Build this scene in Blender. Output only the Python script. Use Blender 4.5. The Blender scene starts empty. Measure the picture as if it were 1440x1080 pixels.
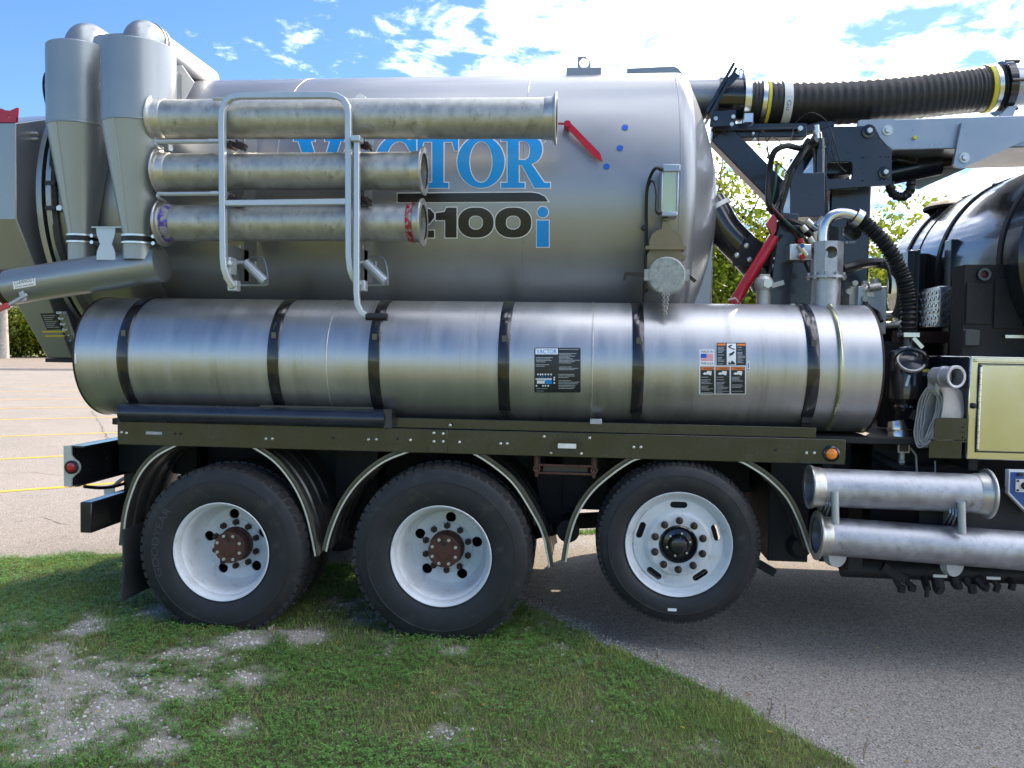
import bpy, bmesh, math, random
import numpy as np
from mathutils import Vector, Matrix
from mathutils.geometry import delaunay_2d_cdt
random.seed(7); RNG = np.random.default_rng(7)
rad = math.radians
scn = bpy.context.scene
COL = scn.collection

# ------------------------------------------------------------------ camera
CAM = Vector((0.8446, -4.6467, 1.7637)); YAW, PITCH, ROLL, FPX = 0.0930, 0.0438, 0.0156, 1118.26
_f = Vector((-math.sin(YAW)*math.cos(PITCH), math.cos(YAW)*math.cos(PITCH), -math.sin(PITCH)))
_r = Vector((math.cos(YAW), math.sin(YAW), 0)); _u = _r.cross(_f)
_R = math.cos(ROLL)*_r + math.sin(ROLL)*_u; _U = -math.sin(ROLL)*_r + math.cos(ROLL)*_u
cd = bpy.data.cameras.new('camera'); cam = bpy.data.objects.new('camera', cd); COL.objects.link(cam)
cd.sensor_width = 36; cd.lens = FPX/1440*36; cd.clip_end = 3000; cd.clip_start = 0.05
cam.matrix_world = Matrix(((_R.x, _U.x, -_f.x, CAM.x), (_R.y, _U.y, -_f.y, CAM.y), (_R.z, _U.z, -_f.z, CAM.z), (0, 0, 0, 1)))
scn.camera = cam

# ------------------------------------------------------------------ light, sky, exposure
SUN_EL, SUN_AZ = 40.0, 26.0          # azimuth measured from +Y (behind the truck) towards +X
sdir = Vector((math.sin(rad(SUN_AZ))*math.cos(rad(SUN_EL)), math.cos(rad(SUN_AZ))*math.cos(rad(SUN_EL)), math.sin(rad(SUN_EL))))
sl = bpy.data.lights.new('sun', 'SUN'); sl.energy = 2.0; sl.angle = rad(0.53); sl.color = (1, 0.85, 0.66)
so = bpy.data.objects.new('sun', sl); COL.objects.link(so); so.rotation_euler = sdir.to_track_quat('Z', 'Y').to_euler()
wd = bpy.data.worlds.new('World'); scn.world = wd; wd.use_nodes = True
nt = wd.node_tree; nt.nodes.clear(); N = nt.nodes.new; L = nt.links.new
out = N('ShaderNodeOutputWorld'); bg = N('ShaderNodeBackground'); bg.inputs['Strength'].default_value = 0.14
sky = N('ShaderNodeTexSky'); sky.sky_type = 'NISHITA'; sky.sun_disc = False
sky.sun_elevation = rad(SUN_EL); sky.sun_rotation = rad(SUN_AZ); sky.ozone_density = 5.0; sky.air_density = 1.0; sky.dust_density = 0.15
def wmath(op, a, b=None, c=None):
    n = N('ShaderNodeMath'); n.operation = op
    for i, v in enumerate((a, b, c)):
        if v is None: continue
        if isinstance(v, (int, float)): n.inputs[i].default_value = v
        else: L(v, n.inputs[i])
    return n.outputs[0]
tc = N('ShaderNodeTexCoord'); sx = N('ShaderNodeSeparateXYZ'); L(tc.outputs['Generated'], sx.inputs[0])
zz = wmath('ADD', wmath('MAXIMUM', sx.outputs['Z'], 0.0), 0.16)
cx = N('ShaderNodeCombineXYZ'); L(wmath('DIVIDE', sx.outputs['X'], zz), cx.inputs[0]); L(wmath('DIVIDE', sx.outputs['Y'], zz), cx.inputs[1])
def wnoise(scale, det, rough, off, dist=0.0):
    m = N('ShaderNodeMapping'); m.inputs['Location'].default_value = off; L(cx.outputs[0], m.inputs[0])
    n = N('ShaderNodeTexNoise'); n.inputs['Scale'].default_value = scale; n.inputs['Detail'].default_value = det
    n.inputs['Roughness'].default_value = rough; n.inputs['Distortion'].default_value = dist; L(m.outputs[0], n.inputs[0]); return n.outputs[0]
big = wnoise(1.6, 3, 0.5, (3.1, 1.7, 0)); det_ = wnoise(5.2, 9, 0.62, (0.4, 5.2, 0), 0.3)
# cloud bank lies on the sun's side of the sky, thinning out to the west
bank = wmath('ADD', wmath('MULTIPLY', sx.outputs['X'], 1.0), wmath('ADD', wmath('MULTIPLY', sx.outputs['Y'], 0.44), wmath('MULTIPLY', sx.outputs['Z'], 0.66)))
den = wmath('ADD', wmath('ADD', wmath('MULTIPLY', big, 1.0), wmath('MULTIPLY', det_, 1.90)), wmath('MINIMUM', bank, 0.66))
mr = N('ShaderNodeMapRange'); mr.interpolation_type = 'SMOOTHSTEP'; L(den, mr.inputs[0])
mr.inputs[1].default_value = 1.88; mr.inputs[2].default_value = 2.40; mr.inputs[3].default_value = 0.0; mr.inputs[4].default_value = 0.93
mx = N('ShaderNodeMix'); mx.data_type = 'RGBA'; hs = N('ShaderNodeHueSaturation'); hs.inputs['Saturation'].default_value = 1.12; hs.inputs['Value'].default_value = 0.37; hs.inputs['Hue'].default_value = 0.505; L(sky.outputs[0], hs.inputs['Color']); L(mr.outputs[0], mx.inputs[0]); L(hs.outputs[0], mx.inputs[6])
mx.inputs[7].default_value = (10.6, 10.8, 11.4, 1)
L(mx.outputs[2], bg.inputs['Color']); L(bg.outputs[0], out.inputs[0])
vs = scn.view_settings; vs.view_transform = 'Standard'; vs.look = 'None'; vs.gamma = 1; vs.exposure = 2.0
scn.cycles.max_bounces = 8

# ------------------------------------------------------------------ helpers: pixel of the photograph -> point in the place
def ray(px, py):
    return _f + _R*((px-720)/FPX) + _U*((540-py)/FPX)
def P(px, py, Y):
    d = ray(px, py); return CAM + d*((Y-CAM.y)/d.y)
def G(px, py, z=0.0):
    d = ray(px, py); return CAM + d*((z-CAM.z)/d.z)
def CY(px, py, yc, zc, r):
    d = ray(px, py); o = CAM
    a = d.y**2+d.z**2; b = 2*((o.y-yc)*d.y+(o.z-zc)*d.z); c = (o.y-yc)**2+(o.z-zc)**2-r*r
    k = b*b-4*a*c
    t = (-b-math.sqrt(max(k, 0)))/(2*a); return o+d*t

class MB:
    def __init__(s): s.v = []; s.f = []; s.mi = []; s.m = 0
    def add(s, vs, fs):
        b = len(s.v); s.v += [tuple(v) for v in vs]
        for f in fs: s.f.append(tuple(b+i for i in f)); s.mi.append(s.m)
        return s
    def hexa(s, p):  # 8 corners: 0-3 one side, 4-7 opposite side
        return s.add(p, [(0, 3, 2, 1), (4, 5, 6, 7), (0, 1, 5, 4), (1, 2, 6, 5), (2, 3, 7, 6), (3, 0, 4, 7)])
    def box(s, x0, x1, y0, y1, z0, z1):
        return s.hexa([(x0, y0, z0), (x1, y0, z0), (x1, y1, z0), (x0, y1, z0), (x0, y0, z1), (x1, y0, z1), (x1, y1, z1), (x0, y1, z1)])
    def bar(s, p0, p1, w, h, up=(0, 0, 1)):
        p0, p1 = Vector(p0), Vector(p1); d = (p1-p0).normalized(); u = Vector(up); u = (u-d*u.dot(d))
        if u.length < 1e-4: u = Vector((0, 1, 0)); u = u-d*u.dot(d)
        u.normalize(); q = d.cross(u); c = []
        for p in (p0, p1):
            for a, b in ((-1, -1), (1, -1), (1, 1), (-1, 1)): c.append(p+q*(a*w/2)+u*(b*h/2))
        return s.hexa(c)
    def lathe(s, prof, o, ax, n=32, closed=False, a0=0.0, a1=2*math.pi):
        o, ax = Vector(o), Vector(ax).normalized()
        u = ax.orthogonal().normalized()
        if abs(ax.z) < 0.9: u = Vector((0, 0, 1)); u = (u-ax*u.dot(ax)).normalized()
        w = ax.cross(u); full = abs(a1-a0-2*math.pi) < 1e-6; m = n if full else n+1
        vs = []
        for a, r in prof:
            for i in range(m):
                t = a0+(a1-a0)*i/n; vs.append(o+ax*a+(u*math.cos(t)+w*math.sin(t))*r)
        fs = []; k = len(prof)
        for j in range(k if closed else k-1):
            j2 = (j+1) % k
            for i in range(n):
                i2 = (i+1) % m; fs.append((j*m+i, j*m+i2, j2*m+i2, j2*m+i))
        return s.add(vs, fs)
    def cyl(s, p0, p1, r0, r1=None, n=24, cap=True):
        p0, p1 = Vector(p0), Vector(p1); r1 = r0 if r1 is None else r1; L_ = (p1-p0).length
        pr = [(0, r0), (L_, r1)]
        if cap: pr = [(0, 0.0005)]+pr+[(L_, 0.0005)]
        return s.lathe(pr, p0, p1-p0, n)
    def pipe(s, p0, p1, ro, ri, n=40):
        L_ = (Vector(p1)-Vector(p0)).length
        return s.lathe([(0, ri), (0, ro), (L_, ro), (L_, ri)], p0, Vector(p1)-Vector(p0), n, closed=True)
    def tube(s, pts, r, n=10, cap=True):
        pts = [Vector(p) for p in pts]; k = len(pts); rs = r if isinstance(r, (list, tuple)) else [r]*k
        t = [(pts[min(i+1, k-1)]-pts[max(i-1, 0)]).normalized() for i in range(k)]
        u = t[0].orthogonal().normalized(); vs = []
        for i in range(k):
            u = (u-t[i]*u.dot(t[i])).normalized(); w = t[i].cross(u)
            for j in range(n):
                a = 2*math.pi*j/n; vs.append(pts[i]+(u*math.cos(a)+w*math.sin(a))*rs[i])
        fs = [(i*n+j, i*n+(j+1) % n, (i+1)*n+(j+1) % n, (i+1)*n+j) for i in range(k-1) for j in range(n)]
        if cap: fs += [tuple(range(n-1, -1, -1)), tuple(range((k-1)*n, k*n))]
        return s.add(vs, fs)
    def ball(s, c, r, n=16, sq=(1, 1, 1)):
        c = Vector(c); m = n//2; vs = []; fs = []
        for i in range(m+1):
            t = math.pi*i/m
            for j in range(n):
                a = 2*math.pi*j/n; vs.append(c+Vector((math.sin(t)*math.cos(a)*sq[0], math.sin(t)*math.sin(a)*sq[1], math.cos(t)*sq[2]))*r)
        for i in range(m):
            for j in range(n): fs.append((i*n+j, (i+1)*n+j, (i+1)*n+(j+1) % n, i*n+(j+1) % n))
        return s.add(vs, fs)
    def plate(s, polys, y0, y1, fmap=None):
        """flat plate with holes; polys are (x, z) outlines, first outer; between depths y0 and y1"""
        fmap = fmap or (lambda x, z, y: (x, y, z))
        v, f = tri2d(polys)
        s.add([fmap(a, b, y0) for a, b in v], f); s.add([fmap(a, b, y1) for a, b in v], [tuple(reversed(q)) for q in f])
        for p in polys:
            n = len(p); s.add([fmap(a, b, y0) for a, b in p]+[fmap(a, b, y1) for a, b in p], [(i, (i+1) % n, n+(i+1) % n, n+i) for i in range(n)])
        return s
    def flat(s, polys, fmap, steps=None):
        """thin print on a surface: triangulate in 2D, cut into strips, map"""
        v, f = tri2d(polys)
        if steps:
            bm = bmesh.new(); bv = [bm.verts.new((a, b, 0)) for a, b in v]
            for q in f:
                try: bm.faces.new([bv[i] for i in q])
                except ValueError: pass
            y0 = min(b for a, b in v); y1 = max(b for a, b in v); k = max(1, int((y1-y0)/steps))
            for i in range(1, k):
                bmesh.ops.bisect_plane(bm, geom=bm.verts[:]+bm.edges[:]+bm.faces[:], plane_co=(0, y0+(y1-y0)*i/k, 0), plane_no=(0, 1, 0))
            bm.verts.index_update(); v = [(q.co.x, q.co.y) for q in bm.verts]; f = [[q.index for q in g.verts] for g in bm.faces]; bm.free()
        return s.add([fmap(a, b) for a, b in v], f)

def tri2d(polys):
    vs = []; es = []
    for ip, p in enumerate(polys):
        ar = sum(p[i][0]*p[(i+1) % len(p)][1]-p[(i+1) % len(p)][0]*p[i][1] for i in range(len(p)))
        if (ar > 0) != (ip == 0): p = p[::-1]
        b = len(vs); n = len(p); vs += [Vector((a, c)) for a, c in p]; es += [(b+i, b+(i+1) % n) for i in range(n)]
    r = delaunay_2d_cdt(vs, es, [], 0, 1e-7)
    def inside(p, x, y):
        c = False; n = len(p)
        for i in range(n):
            (x0, y0), (x1, y1) = p[i], p[i-1]
            if (y0 > y) != (y1 > y) and x < (x1-x0)*(y-y0)/(y1-y0)+x0: c = not c
        return c
    V = [(q.x, q.y) for q in r[0]]; F = []
    for f in r[2]:
        x = sum(V[i][0] for i in f)/len(f); y = sum(V[i][1] for i in f)/len(f)
        if inside(polys[0], x, y) and not any(inside(h, x, y) for h in polys[1:]): F.append(tuple(f))
    return V, F
def offs(p, d):
    a = sum(p[i][0]*p[(i+1) % len(p)][1]-p[(i+1) % len(p)][0]*p[i][1] for i in range(len(p)))
    sg = 1 if a > 0 else -1; o = []; n = len(p)
    for i in range(n):
        a, b, c = Vector(p[i-1]), Vector(p[i]), Vector(p[(i+1) % n])
        d1 = (b-a).normalized(); d2 = (c-b).normalized()
        n1 = Vector((d1.y, -d1.x))*sg; n2 = Vector((d2.y, -d2.x))*sg; m = (n1+n2)
        if m.length < 1e-5: m = n1
        m.normalize(); k = d/max(0.45, m.dot(n1)); o.append((b.x+m.x*k, b.y+m.y*k))
    return o
def circ(x, z, r, n=24, rz=None): return [(x+r*math.cos(2*math.pi*i/n), z+(rz or r)*math.sin(2*math.pi*i/n)) for i in range(n)]
def rrect(x0, x1, z0, z1, r, n=5):
    o = []
    for cx_, cz_, a in ((x1-r, z1-r, 0), (x0+r, z1-r, 90), (x0+r, z0+r, 180), (x1-r, z0+r, 270)):
        for i in range(n+1): t = rad(a+90*i/n); o.append((cx_+r*math.cos(t), cz_+r*math.sin(t)))
    return o
def spline(pts, k=8):
    pts = [Vector(p) for p in pts]; o = []
    for i in range(len(pts)-1):
        a = pts[max(i-1, 0)]; b = pts[i]; c = pts[i+1]; d = pts[min(i+2, len(pts)-1)]
        for j in range(k):
            t = j/k; o.append(0.5*((2*b)+(c-a)*t+(2*a-5*b+4*c-d)*t*t+(3*b-a-3*c+d)*t**3))
    return o+[pts[-1]]

WORLD = {}
def pieces(mb):
    """far-apart pieces of a mesh, as lists of faces"""
    n = len(mb.v); par = list(range(n))
    def fd(i):
        while par[i] != i: par[i] = par[par[i]]; i = par[i]
        return i
    for f in mb.f:
        a = fd(f[0])
        for i in f[1:]: par[fd(i)] = a
    root = np.array([fd(f[0]) for f in mb.f]); ids, isl = np.unique(root, return_inverse=True); k = len(ids)
    if k < 2 or k > 400: return None
    V = np.array(mb.v, float); lo = np.full((k, 3), 1e9); hi = -lo
    for f, i in zip(mb.f, isl): p = V[list(f)]; lo[i] = np.minimum(lo[i], p.min(0)); hi[i] = np.maximum(hi[i], p.max(0))
    size = (hi-lo).max(1); gap = np.maximum(0, np.maximum(lo[:, None]-hi[None], lo[None]-hi[:, None])); near_ = np.sqrt((gap**2).sum(2)) <= np.maximum(0.02, 0.45*np.maximum(size[:, None], size[None]))
    cl = np.arange(k)
    while True:
        c2 = np.array([cl[near_[i]].min() for i in range(k)])
        if (c2 == cl).all(): break
        cl = c2
    u = np.unique(cl)
    return None if len(u) < 2 else [[j for j in range(len(mb.f)) if cl[isl[j]] == q] for q in u]
def obj(name, mb, mats, parent=None, loc=None, bevel=0, smooth=32, kind=None, label=None):
    if parent is not None and kind is None and name not in ('wheel', 'water_tank', 'debris_tank', 'tyre') and 'letter' not in name and 'decal' not in name:
        pc = pieces(mb)
        if pc:
            r = None
            for fl in pc:
                s = MB(); mp = {}
                for j in fl:
                    for i in mb.f[j]:
                        if i not in mp: mp[i] = len(s.v); s.v.append(mb.v[i])
                    s.f.append(tuple(mp[i] for i in mb.f[j])); s.mi.append(mb.mi[j])
                o = obj1(name, s, mats, parent, loc, bevel, smooth, kind, label); r = r or o
            return r
    return obj1(name, mb, mats, parent, loc, bevel, smooth, kind, label)
def obj1(name, mb, mats, parent=None, loc=None, bevel=0, smooth=32, kind=None, label=None):
    v = np.array(mb.v, dtype=float)
    if loc is None:
        c = (v.min(0)+v.max(0))/2; v = v-c; loc = Vector(c)
    else: loc = Vector(loc)
    me = bpy.data.meshes.new(name); me.from_pydata(v.tolist(), [], mb.f)
    mats = mats if isinstance(mats, (list, tuple)) else [mats]
    for m in mats: me.materials.append(m)
    if len(mats) > 1: me.polygons.foreach_set('material_index', mb.mi)
    bm = bmesh.new(); bm.from_mesh(me); bmesh.ops.recalc_face_normals(bm, faces=bm.faces[:]); bm.to_mesh(me); bm.free()
    if smooth:
        me.polygons.foreach_set('use_smooth', [True]*len(me.polygons)); me.set_sharp_from_angle(angle=rad(smooth))
    o = bpy.data.objects.new(name, me); COL.objects.link(o)
    if bevel:
        b = o.modifiers.new('bevel', 'BEVEL'); b.width = bevel; b.segments = 2; b.limit_method = 'ANGLE'; b.angle_limit = rad(40)
    link(o, parent, loc)
    if kind: o['kind'] = kind
    if label: o['label'] = label
    return o
def link(o, parent, loc):
    WORLD[o.name] = Vector(loc); o.parent = parent
    o.location = Vector(loc)-(WORLD[parent.name] if parent else Vector((0, 0, 0)))
def dup(o, parent, loc, rot=None):
    c = o.copy(); COL.objects.link(c); link(c, parent, loc)
    if rot: c.rotation_euler = rot
    for ch in o.children:
        d = ch.copy(); COL.objects.link(d); d.parent = c
    return c
def thing(name, loc, label, cat, group=None):
    o = bpy.data.objects.new(name, None); COL.objects.link(o); o.empty_display_size = 0.2; link(o, None, loc)
    return tag(o, label, cat, group)
def tag(o, label, cat, group=None):
    o['label'] = label; o['category'] = cat
    if group: o['group'] = group
    return o

# ------------------------------------------------------------------ materials
def mat(name, col, rough=0.5, metal=0.0, var=0.12, vs=6.0, bump=0.0, bs=60.0, stretch=(1, 1, 1), rvar=0.1, coat=0.0, dirt=None, emis=None, det=5, island=0.0, spec=0.5):
    m = bpy.data.materials.new(name); m.use_nodes = True; t = m.node_tree; b = t.nodes['Principled BSDF']; n_ = t.nodes.new; l = t.links.new
    b.inputs['Metallic'].default_value = metal; b.inputs['Coat Weight'].default_value = coat; b.inputs['Coat Roughness'].default_value = 0.06
    b.inputs['Specular IOR Level'].default_value = spec
    co = n_('ShaderNodeTexCoord'); mp = n_('ShaderNodeMapping'); mp.inputs['Scale'].default_value = stretch; l(co.outputs['Object'], mp.inputs[0])
    nz = n_('ShaderNodeTexNoise'); nz.inputs['Scale'].default_value = vs; nz.inputs['Detail'].default_value = det; nz.inputs['Roughness'].default_value = 0.6; l(mp.outputs[0], nz.inputs[0])
    r = n_('ShaderNodeMapRange'); r.inputs[1].default_value = 0.3; r.inputs[2].default_value = 0.7; r.inputs[3].default_value = 1-var; r.inputs[4].default_value = 1+var; l(nz.outputs[0], r.inputs[0])
    fac = r.outputs[0]
    if island:
        g = n_('ShaderNodeNewGeometry'); r2 = n_('ShaderNodeMapRange'); r2.inputs[3].default_value = 1-island; r2.inputs[4].default_value = 1+island; l(g.outputs['Random Per Island'], r2.inputs[0])
        mm = n_('ShaderNodeMath'); mm.operation = 'MULTIPLY'; l(fac, mm.inputs[0]); l(r2.outputs[0], mm.inputs[1]); fac = mm.outputs[0]
    vm = n_('ShaderNodeVectorMath'); vm.operation = 'SCALE'; vm.inputs[0].default_value = col[:3]; l(fac, vm.inputs['Scale']); cout = vm.outputs[0]
    if dirt:  # (colour, scale, low, high): grime patches with a shape of their own
        d = n_('ShaderNodeTexNoise'); d.inputs['Scale'].default_value = dirt[1]; d.inputs['Detail'].default_value = 7; d.inputs['Roughness'].default_value = 0.7; l(mp.outputs[0], d.inputs[0])
        dr = n_('ShaderNodeMapRange'); dr.interpolation_type = 'SMOOTHSTEP'; dr.inputs[1].default_value = dirt[2]; dr.inputs[2].default_value = dirt[3]; l(d.outputs[0], dr.inputs[0])
        mx_ = n_('ShaderNodeMix'); mx_.data_type = 'RGBA'; l(dr.outputs[0], mx_.inputs[0]); l(cout, mx_.inputs[6]); mx_.inputs[7].default_value = (*dirt[0], 1); cout = mx_.outputs[2]
    l(cout, b.inputs['Base Color'])
    rr = n_('ShaderNodeMapRange'); rr.inputs[1].default_value = 0.25; rr.inputs[2].default_value = 0.75; rr.inputs[3].default_value = max(0.02, rough-rvar); rr.inputs[4].default_value = min(1, rough+rvar); l(nz.outputs[0], rr.inputs[0]); l(rr.outputs[0], b.inputs['Roughness'])
    if bump:
        bn = n_('ShaderNodeTexNoise'); bn.inputs['Scale'].default_value = bs; bn.inputs['Detail'].default_value = 4; l(mp.outputs[0], bn.inputs[0])
        bp = n_('ShaderNodeBump'); bp.inputs['Strength'].default_value = bump; bp.inputs['Distance'].default_value = 0.01; l(bn.outputs[0], bp.inputs['Height']); l(bp.outputs[0], b.inputs['Normal'])
    if emis: b.inputs['Emission Color'].default_value = (*emis[0], 1); b.inputs['Emission Strength'].default_value = emis[1]
    return m
M = {}
M['silver'] = mat('silver_paint', (0.31, 0.32, 0.335), 0.40, 0.66, 0.05, 2.5, 0.015, 4, rvar=0.06, coat=0.12, dirt=((0.33, 0.33, 0.32), 2.5, 0.60, 0.85))
M['silverdk'] = mat('grey_paint', (0.29, 0.31, 0.32), 0.36, 0.6, 0.06, 3, rvar=0.06, coat=0.2)
M['rackpaint'] = mat('rack_paint', (0.46, 0.50, 0.53), 0.35, 0.45, 0.06, 8, coat=0.2, dirt=((0.16, 0.09, 0.05), 9, 0.70, 0.78))
M['alu'] = mat('brushed_aluminium', (0.50, 0.50, 0.505), 0.40, 0.88, 0.07, 1.6, 0.010, 5, stretch=(9, 1.0, 1.0), rvar=0.07, det=7, dirt=((0.36, 0.35, 0.34), 1.3, 0.54, 0.80))
M['alu2'] = mat('bright_aluminium', (0.66, 0.67, 0.66), 0.30, 1.0, 0.1, 9, 0.05, 40)
M['galv'] = mat('galvanised_steel', (0.47, 0.47, 0.44), 0.52, 0.85, 0.20, 14, 0.06, 34, stretch=(1.1, 0.8, 0.8), rvar=0.10, dirt=((0.22, 0.21, 0.185), 15, 0.52, 0.78), det=9)
M['galvlow'] = mat('worn_aluminium_pipe', (0.43, 0.44, 0.47), 0.50, 0.88, 0.24, 12, 0.14, 26, rvar=0.12, dirt=((0.20, 0.20, 0.21), 13, 0.55, 0.76), det=9)
M['flange'] = mat('flange_metal', (0.55, 0.54, 0.50), 0.42, 0.85, 0.15, 14, 0.05, 50)
M['black'] = mat('black_gloss_paint', (0.012, 0.013, 0.016), 0.22, 0.0, 0.3, 8, rvar=0.08, coat=0.5)
M['navy'] = mat('black_satin_paint', (0.017, 0.021, 0.034), 0.30, 0.0, 0.2, 6, rvar=0.08, coat=0.3)
M['matte'] = mat('black_grime', (0.010, 0.010, 0.011), 0.65, 0.0, 0.35, 12, 0.2, 40, dirt=((0.020, 0.018, 0.015), 12, 0.58, 0.78))
M['rail'] = mat('rail_black_paint', (0.020, 0.023, 0.018), 0.24, 0.0, 0.2, 6, 0.02, 10, coat=0.5, rvar=0.08, dirt=((0.05, 0.045, 0.035), 18, 0.66, 0.80))
M['rubber'] = mat('tyre_rubber', (0.017, 0.018, 0.020), 0.58, 0.0, 0.25, 7, 0.12, 120, dirt=((0.060, 0.055, 0.047), 9, 0.52, 0.80), spec=0.45)
M['hose'] = mat('hose_rubber', (0.011, 0.011, 0.012), 0.5, 0.0, 0.2, 20, 0.1, 80)
M['flap'] = mat('mud_flap_rubber', (0.035, 0.037, 0.040), 0.6, 0.0, 0.15, 8, 0.06, 60)
M['rim'] = mat('white_wheel_paint', (0.62, 0.65, 0.67), 0.36, 0.0, 0.07, 6, coat=0.2, dirt=((0.30, 0.25, 0.20), 9, 0.53, 0.84), rvar=0.08)
M['rust'] = mat('rusty_hub', (0.090, 0.034, 0.022), 0.6, 0.1, 0.3, 22, 0.2, 60, dirt=((0.02, 0.014, 0.012), 16, 0.55, 0.66))
M['nut'] = mat('dark_nut', (0.045, 0.030, 0.024), 0.5, 0.5, 0.3, 30)
M['steel'] = mat('zinc_bolt', (0.62, 0.61, 0.57), 0.35, 0.9, 0.1, 20)
M['white'] = mat('white_vinyl', (0.80, 0.81, 0.82), 0.45, 0, 0.02, 6)
M['whitem'] = mat('pale_painted_steel', (0.70, 0.70, 0.68), 0.4, 0.1, 0.06, 9)
M['blue'] = mat('blue_vinyl', (0.004, 0.27, 0.70), 0.4, 0, 0.03, 6)
M['dotblue'] = mat('blue_sticker', (0.006, 0.10, 0.52), 0.45, 0, 0.03, 6)
M['black_vinyl'] = mat('black_vinyl', (0.016, 0.016, 0.017), 0.35, 0, 0.1, 6)
M['decal'] = mat('black_decal', (0.020, 0.023, 0.028), 0.4, 0, 0.1, 20)
M['print'] = mat('grey_print', (0.36, 0.38, 0.40), 0.5, 0, 0.3, 90)
M['orange'] = mat('orange_print', (0.75, 0.20, 0.03), 0.5, 0, 0.05, 9)
M['pink'] = mat('red_print', (0.75, 0.10, 0.16), 0.5, 0, 0.05, 9)
M['red'] = mat('red_paint', (0.42, 0.008, 0.018), 0.32, 0, 0.1, 9, coat=0.3)
M['redlens'] = mat('red_lens', (0.36, 0.006, 0.02), 0.15, 0, 0.05, 30, coat=0.6)
M['amber'] = mat('amber_lens', (0.85, 0.24, 0.006), 0.18, 0, 0.05, 30, coat=0.5)
M['clear'] = mat('clear_lens', (0.75, 0.75, 0.72), 0.15, 0, 0.1, 40, coat=0.6)
M['yellow'] = mat('yellow_print', (0.66, 0.55, 0.04), 0.5, 0, 0.1, 9)
M['bronze'] = mat('cast_bronze_valve', (0.20, 0.165, 0.095), 0.5, 0.35, 0.12, 12, 0.12, 60)
M['hosecloth'] = mat('canvas_hose', (0.40, 0.385, 0.36), 0.8, 0, 0.12, 12, 0.25, 90, dirt=((0.27, 0.25, 0.23), 9, 0.56, 0.72))
M['brown'] = mat('brown_gasket', (0.045, 0.020, 0.014), 0.5, 0, 0.2, 9)
M['panelblue'] = mat('control_panel_blue', (0.02, 0.075, 0.26), 0.4, 0, 0.05, 9)
M['purple'] = mat('purple_paint_smear', (0.11, 0.06, 0.36), 0.5, 0.2, 0.3, 40)
M['redband'] = mat('red_paint_band', (0.36, 0.012, 0.03), 0.45, 0.1, 0.4, 60, dirt=((0.36, 0.34, 0.31), 34, 0.50, 0.58))
M['boom'] = mat('boom_silver_paint', (0.35, 0.39, 0.44), 0.34, 0.5, 0.04, 4, coat=0.3)
M['acrylic'] = mat('sight_cylinder', (0.50, 0.50, 0.33), 0.30, 0.85, 0.03, 5)
M['wire'] = mat('green_hose', (0.01, 0.06, 0.04), 0.5)
M['maroon'] = mat('maroon_hose', (0.10, 0.012, 0.014), 0.5)
# ================================================================== GROUND
def vnoise(x, y, seed=0):
    x = np.asarray(x, float); y = np.asarray(y, float); xi = np.floor(x).astype(int); yi = np.floor(y).astype(int); fx = x-xi; fy = y-yi; fx = fx*fx*(3-2*fx); fy = fy*fy*(3-2*fy)
    def h(a, b_):
        n = (a*374761393+b_*668265263+seed*1442695041) & 0x7fffffff; n = ((n ^ (n >> 13))*1274126177) & 0x7fffffff; return ((n ^ (n >> 16)) & 0xffff)/65535.0
    return (h(xi, yi)*(1-fx)+h(xi+1, yi)*fx)*(1-fy)+(h(xi, yi+1)*(1-fx)+h(xi+1, yi+1)*fx)*fy
def fbm(x, y, seed=0, o=4):
    s = 0; a = 0.5; t = 0
    for i in range(o): s = s+a*vnoise(x, y, seed+i); t += a; a *= 0.5; x = x*2.03+11.7; y = y*2.03+5.3
    return s/t
EDGE = [(-60, 1.5), (-12, 1.45), (-6, 1.30), (-3.87, 1.34), (-3.05, 1.58), (-1.6, 1.75), (-0.4, 1.35), (0.46, 0.80), (0.72, 0.45), (0.99, 0.11), (1.39, -0.41), (1.69, -0.74), (2.01, -1.20), (2.32, -1.75), (2.9, -2.7), (4.2, -4.0), (7, -5.2), (14, -6.2), (60, -7)]
ex = np.array([e[0] for e in EDGE]); ey = np.array([e[1] for e in EDGE])
def edge_y(x): return np.interp(x, ex, ey)+0.14*(vnoise(np.asarray(x)*2.6, 0*np.asarray(x), 5)-0.5)+0.10*(vnoise(np.asarray(x)*8, 0*np.asarray(x)+3, 6)-0.5)+0.04*(vnoise(np.asarray(x)*25, 0*np.asarray(x)+9, 7)-0.5)
BARE = [(G(px, py), r) for px, py, r in ((110, 965, 0.50), (20, 1020, 0.50), (190, 1005, 0.34), (255, 930, 0.26), (70, 985, 0.4), (330, 905, 0.20), (430, 900, 0.16), (60, 930, 0.25), (210, 1060, 0.14), (330, 1030, 0.12), (130, 880, 0.20), (30, 880, 0.25), (230, 870, 0.2), (560, 870, 0.22), (640, 920, 0.10), (350, 960, 0.14), (760, 880, 0.22), (700, 870, 0.16), (480, 850, 0.2))]
def bare(x, y):
    m = np.zeros_like(x)
    for c, r in BARE: m = np.maximum(m, np.exp(-(((x-c.x)**2+(y-c.y)**2)/(r*r))))
    return np.clip((m*0.92+1.5*(fbm(x*3.6, y*3.6, 9)-0.5)+1.25*(fbm(x*15, y*15, 19)-0.5)-0.27)*1.5, 0, 1)
def sheet(name, mb, m, kind='structure'):
    o = obj(name, mb, m, None, (0, 0, 0), smooth=0); o['kind'] = kind; return o

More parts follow.
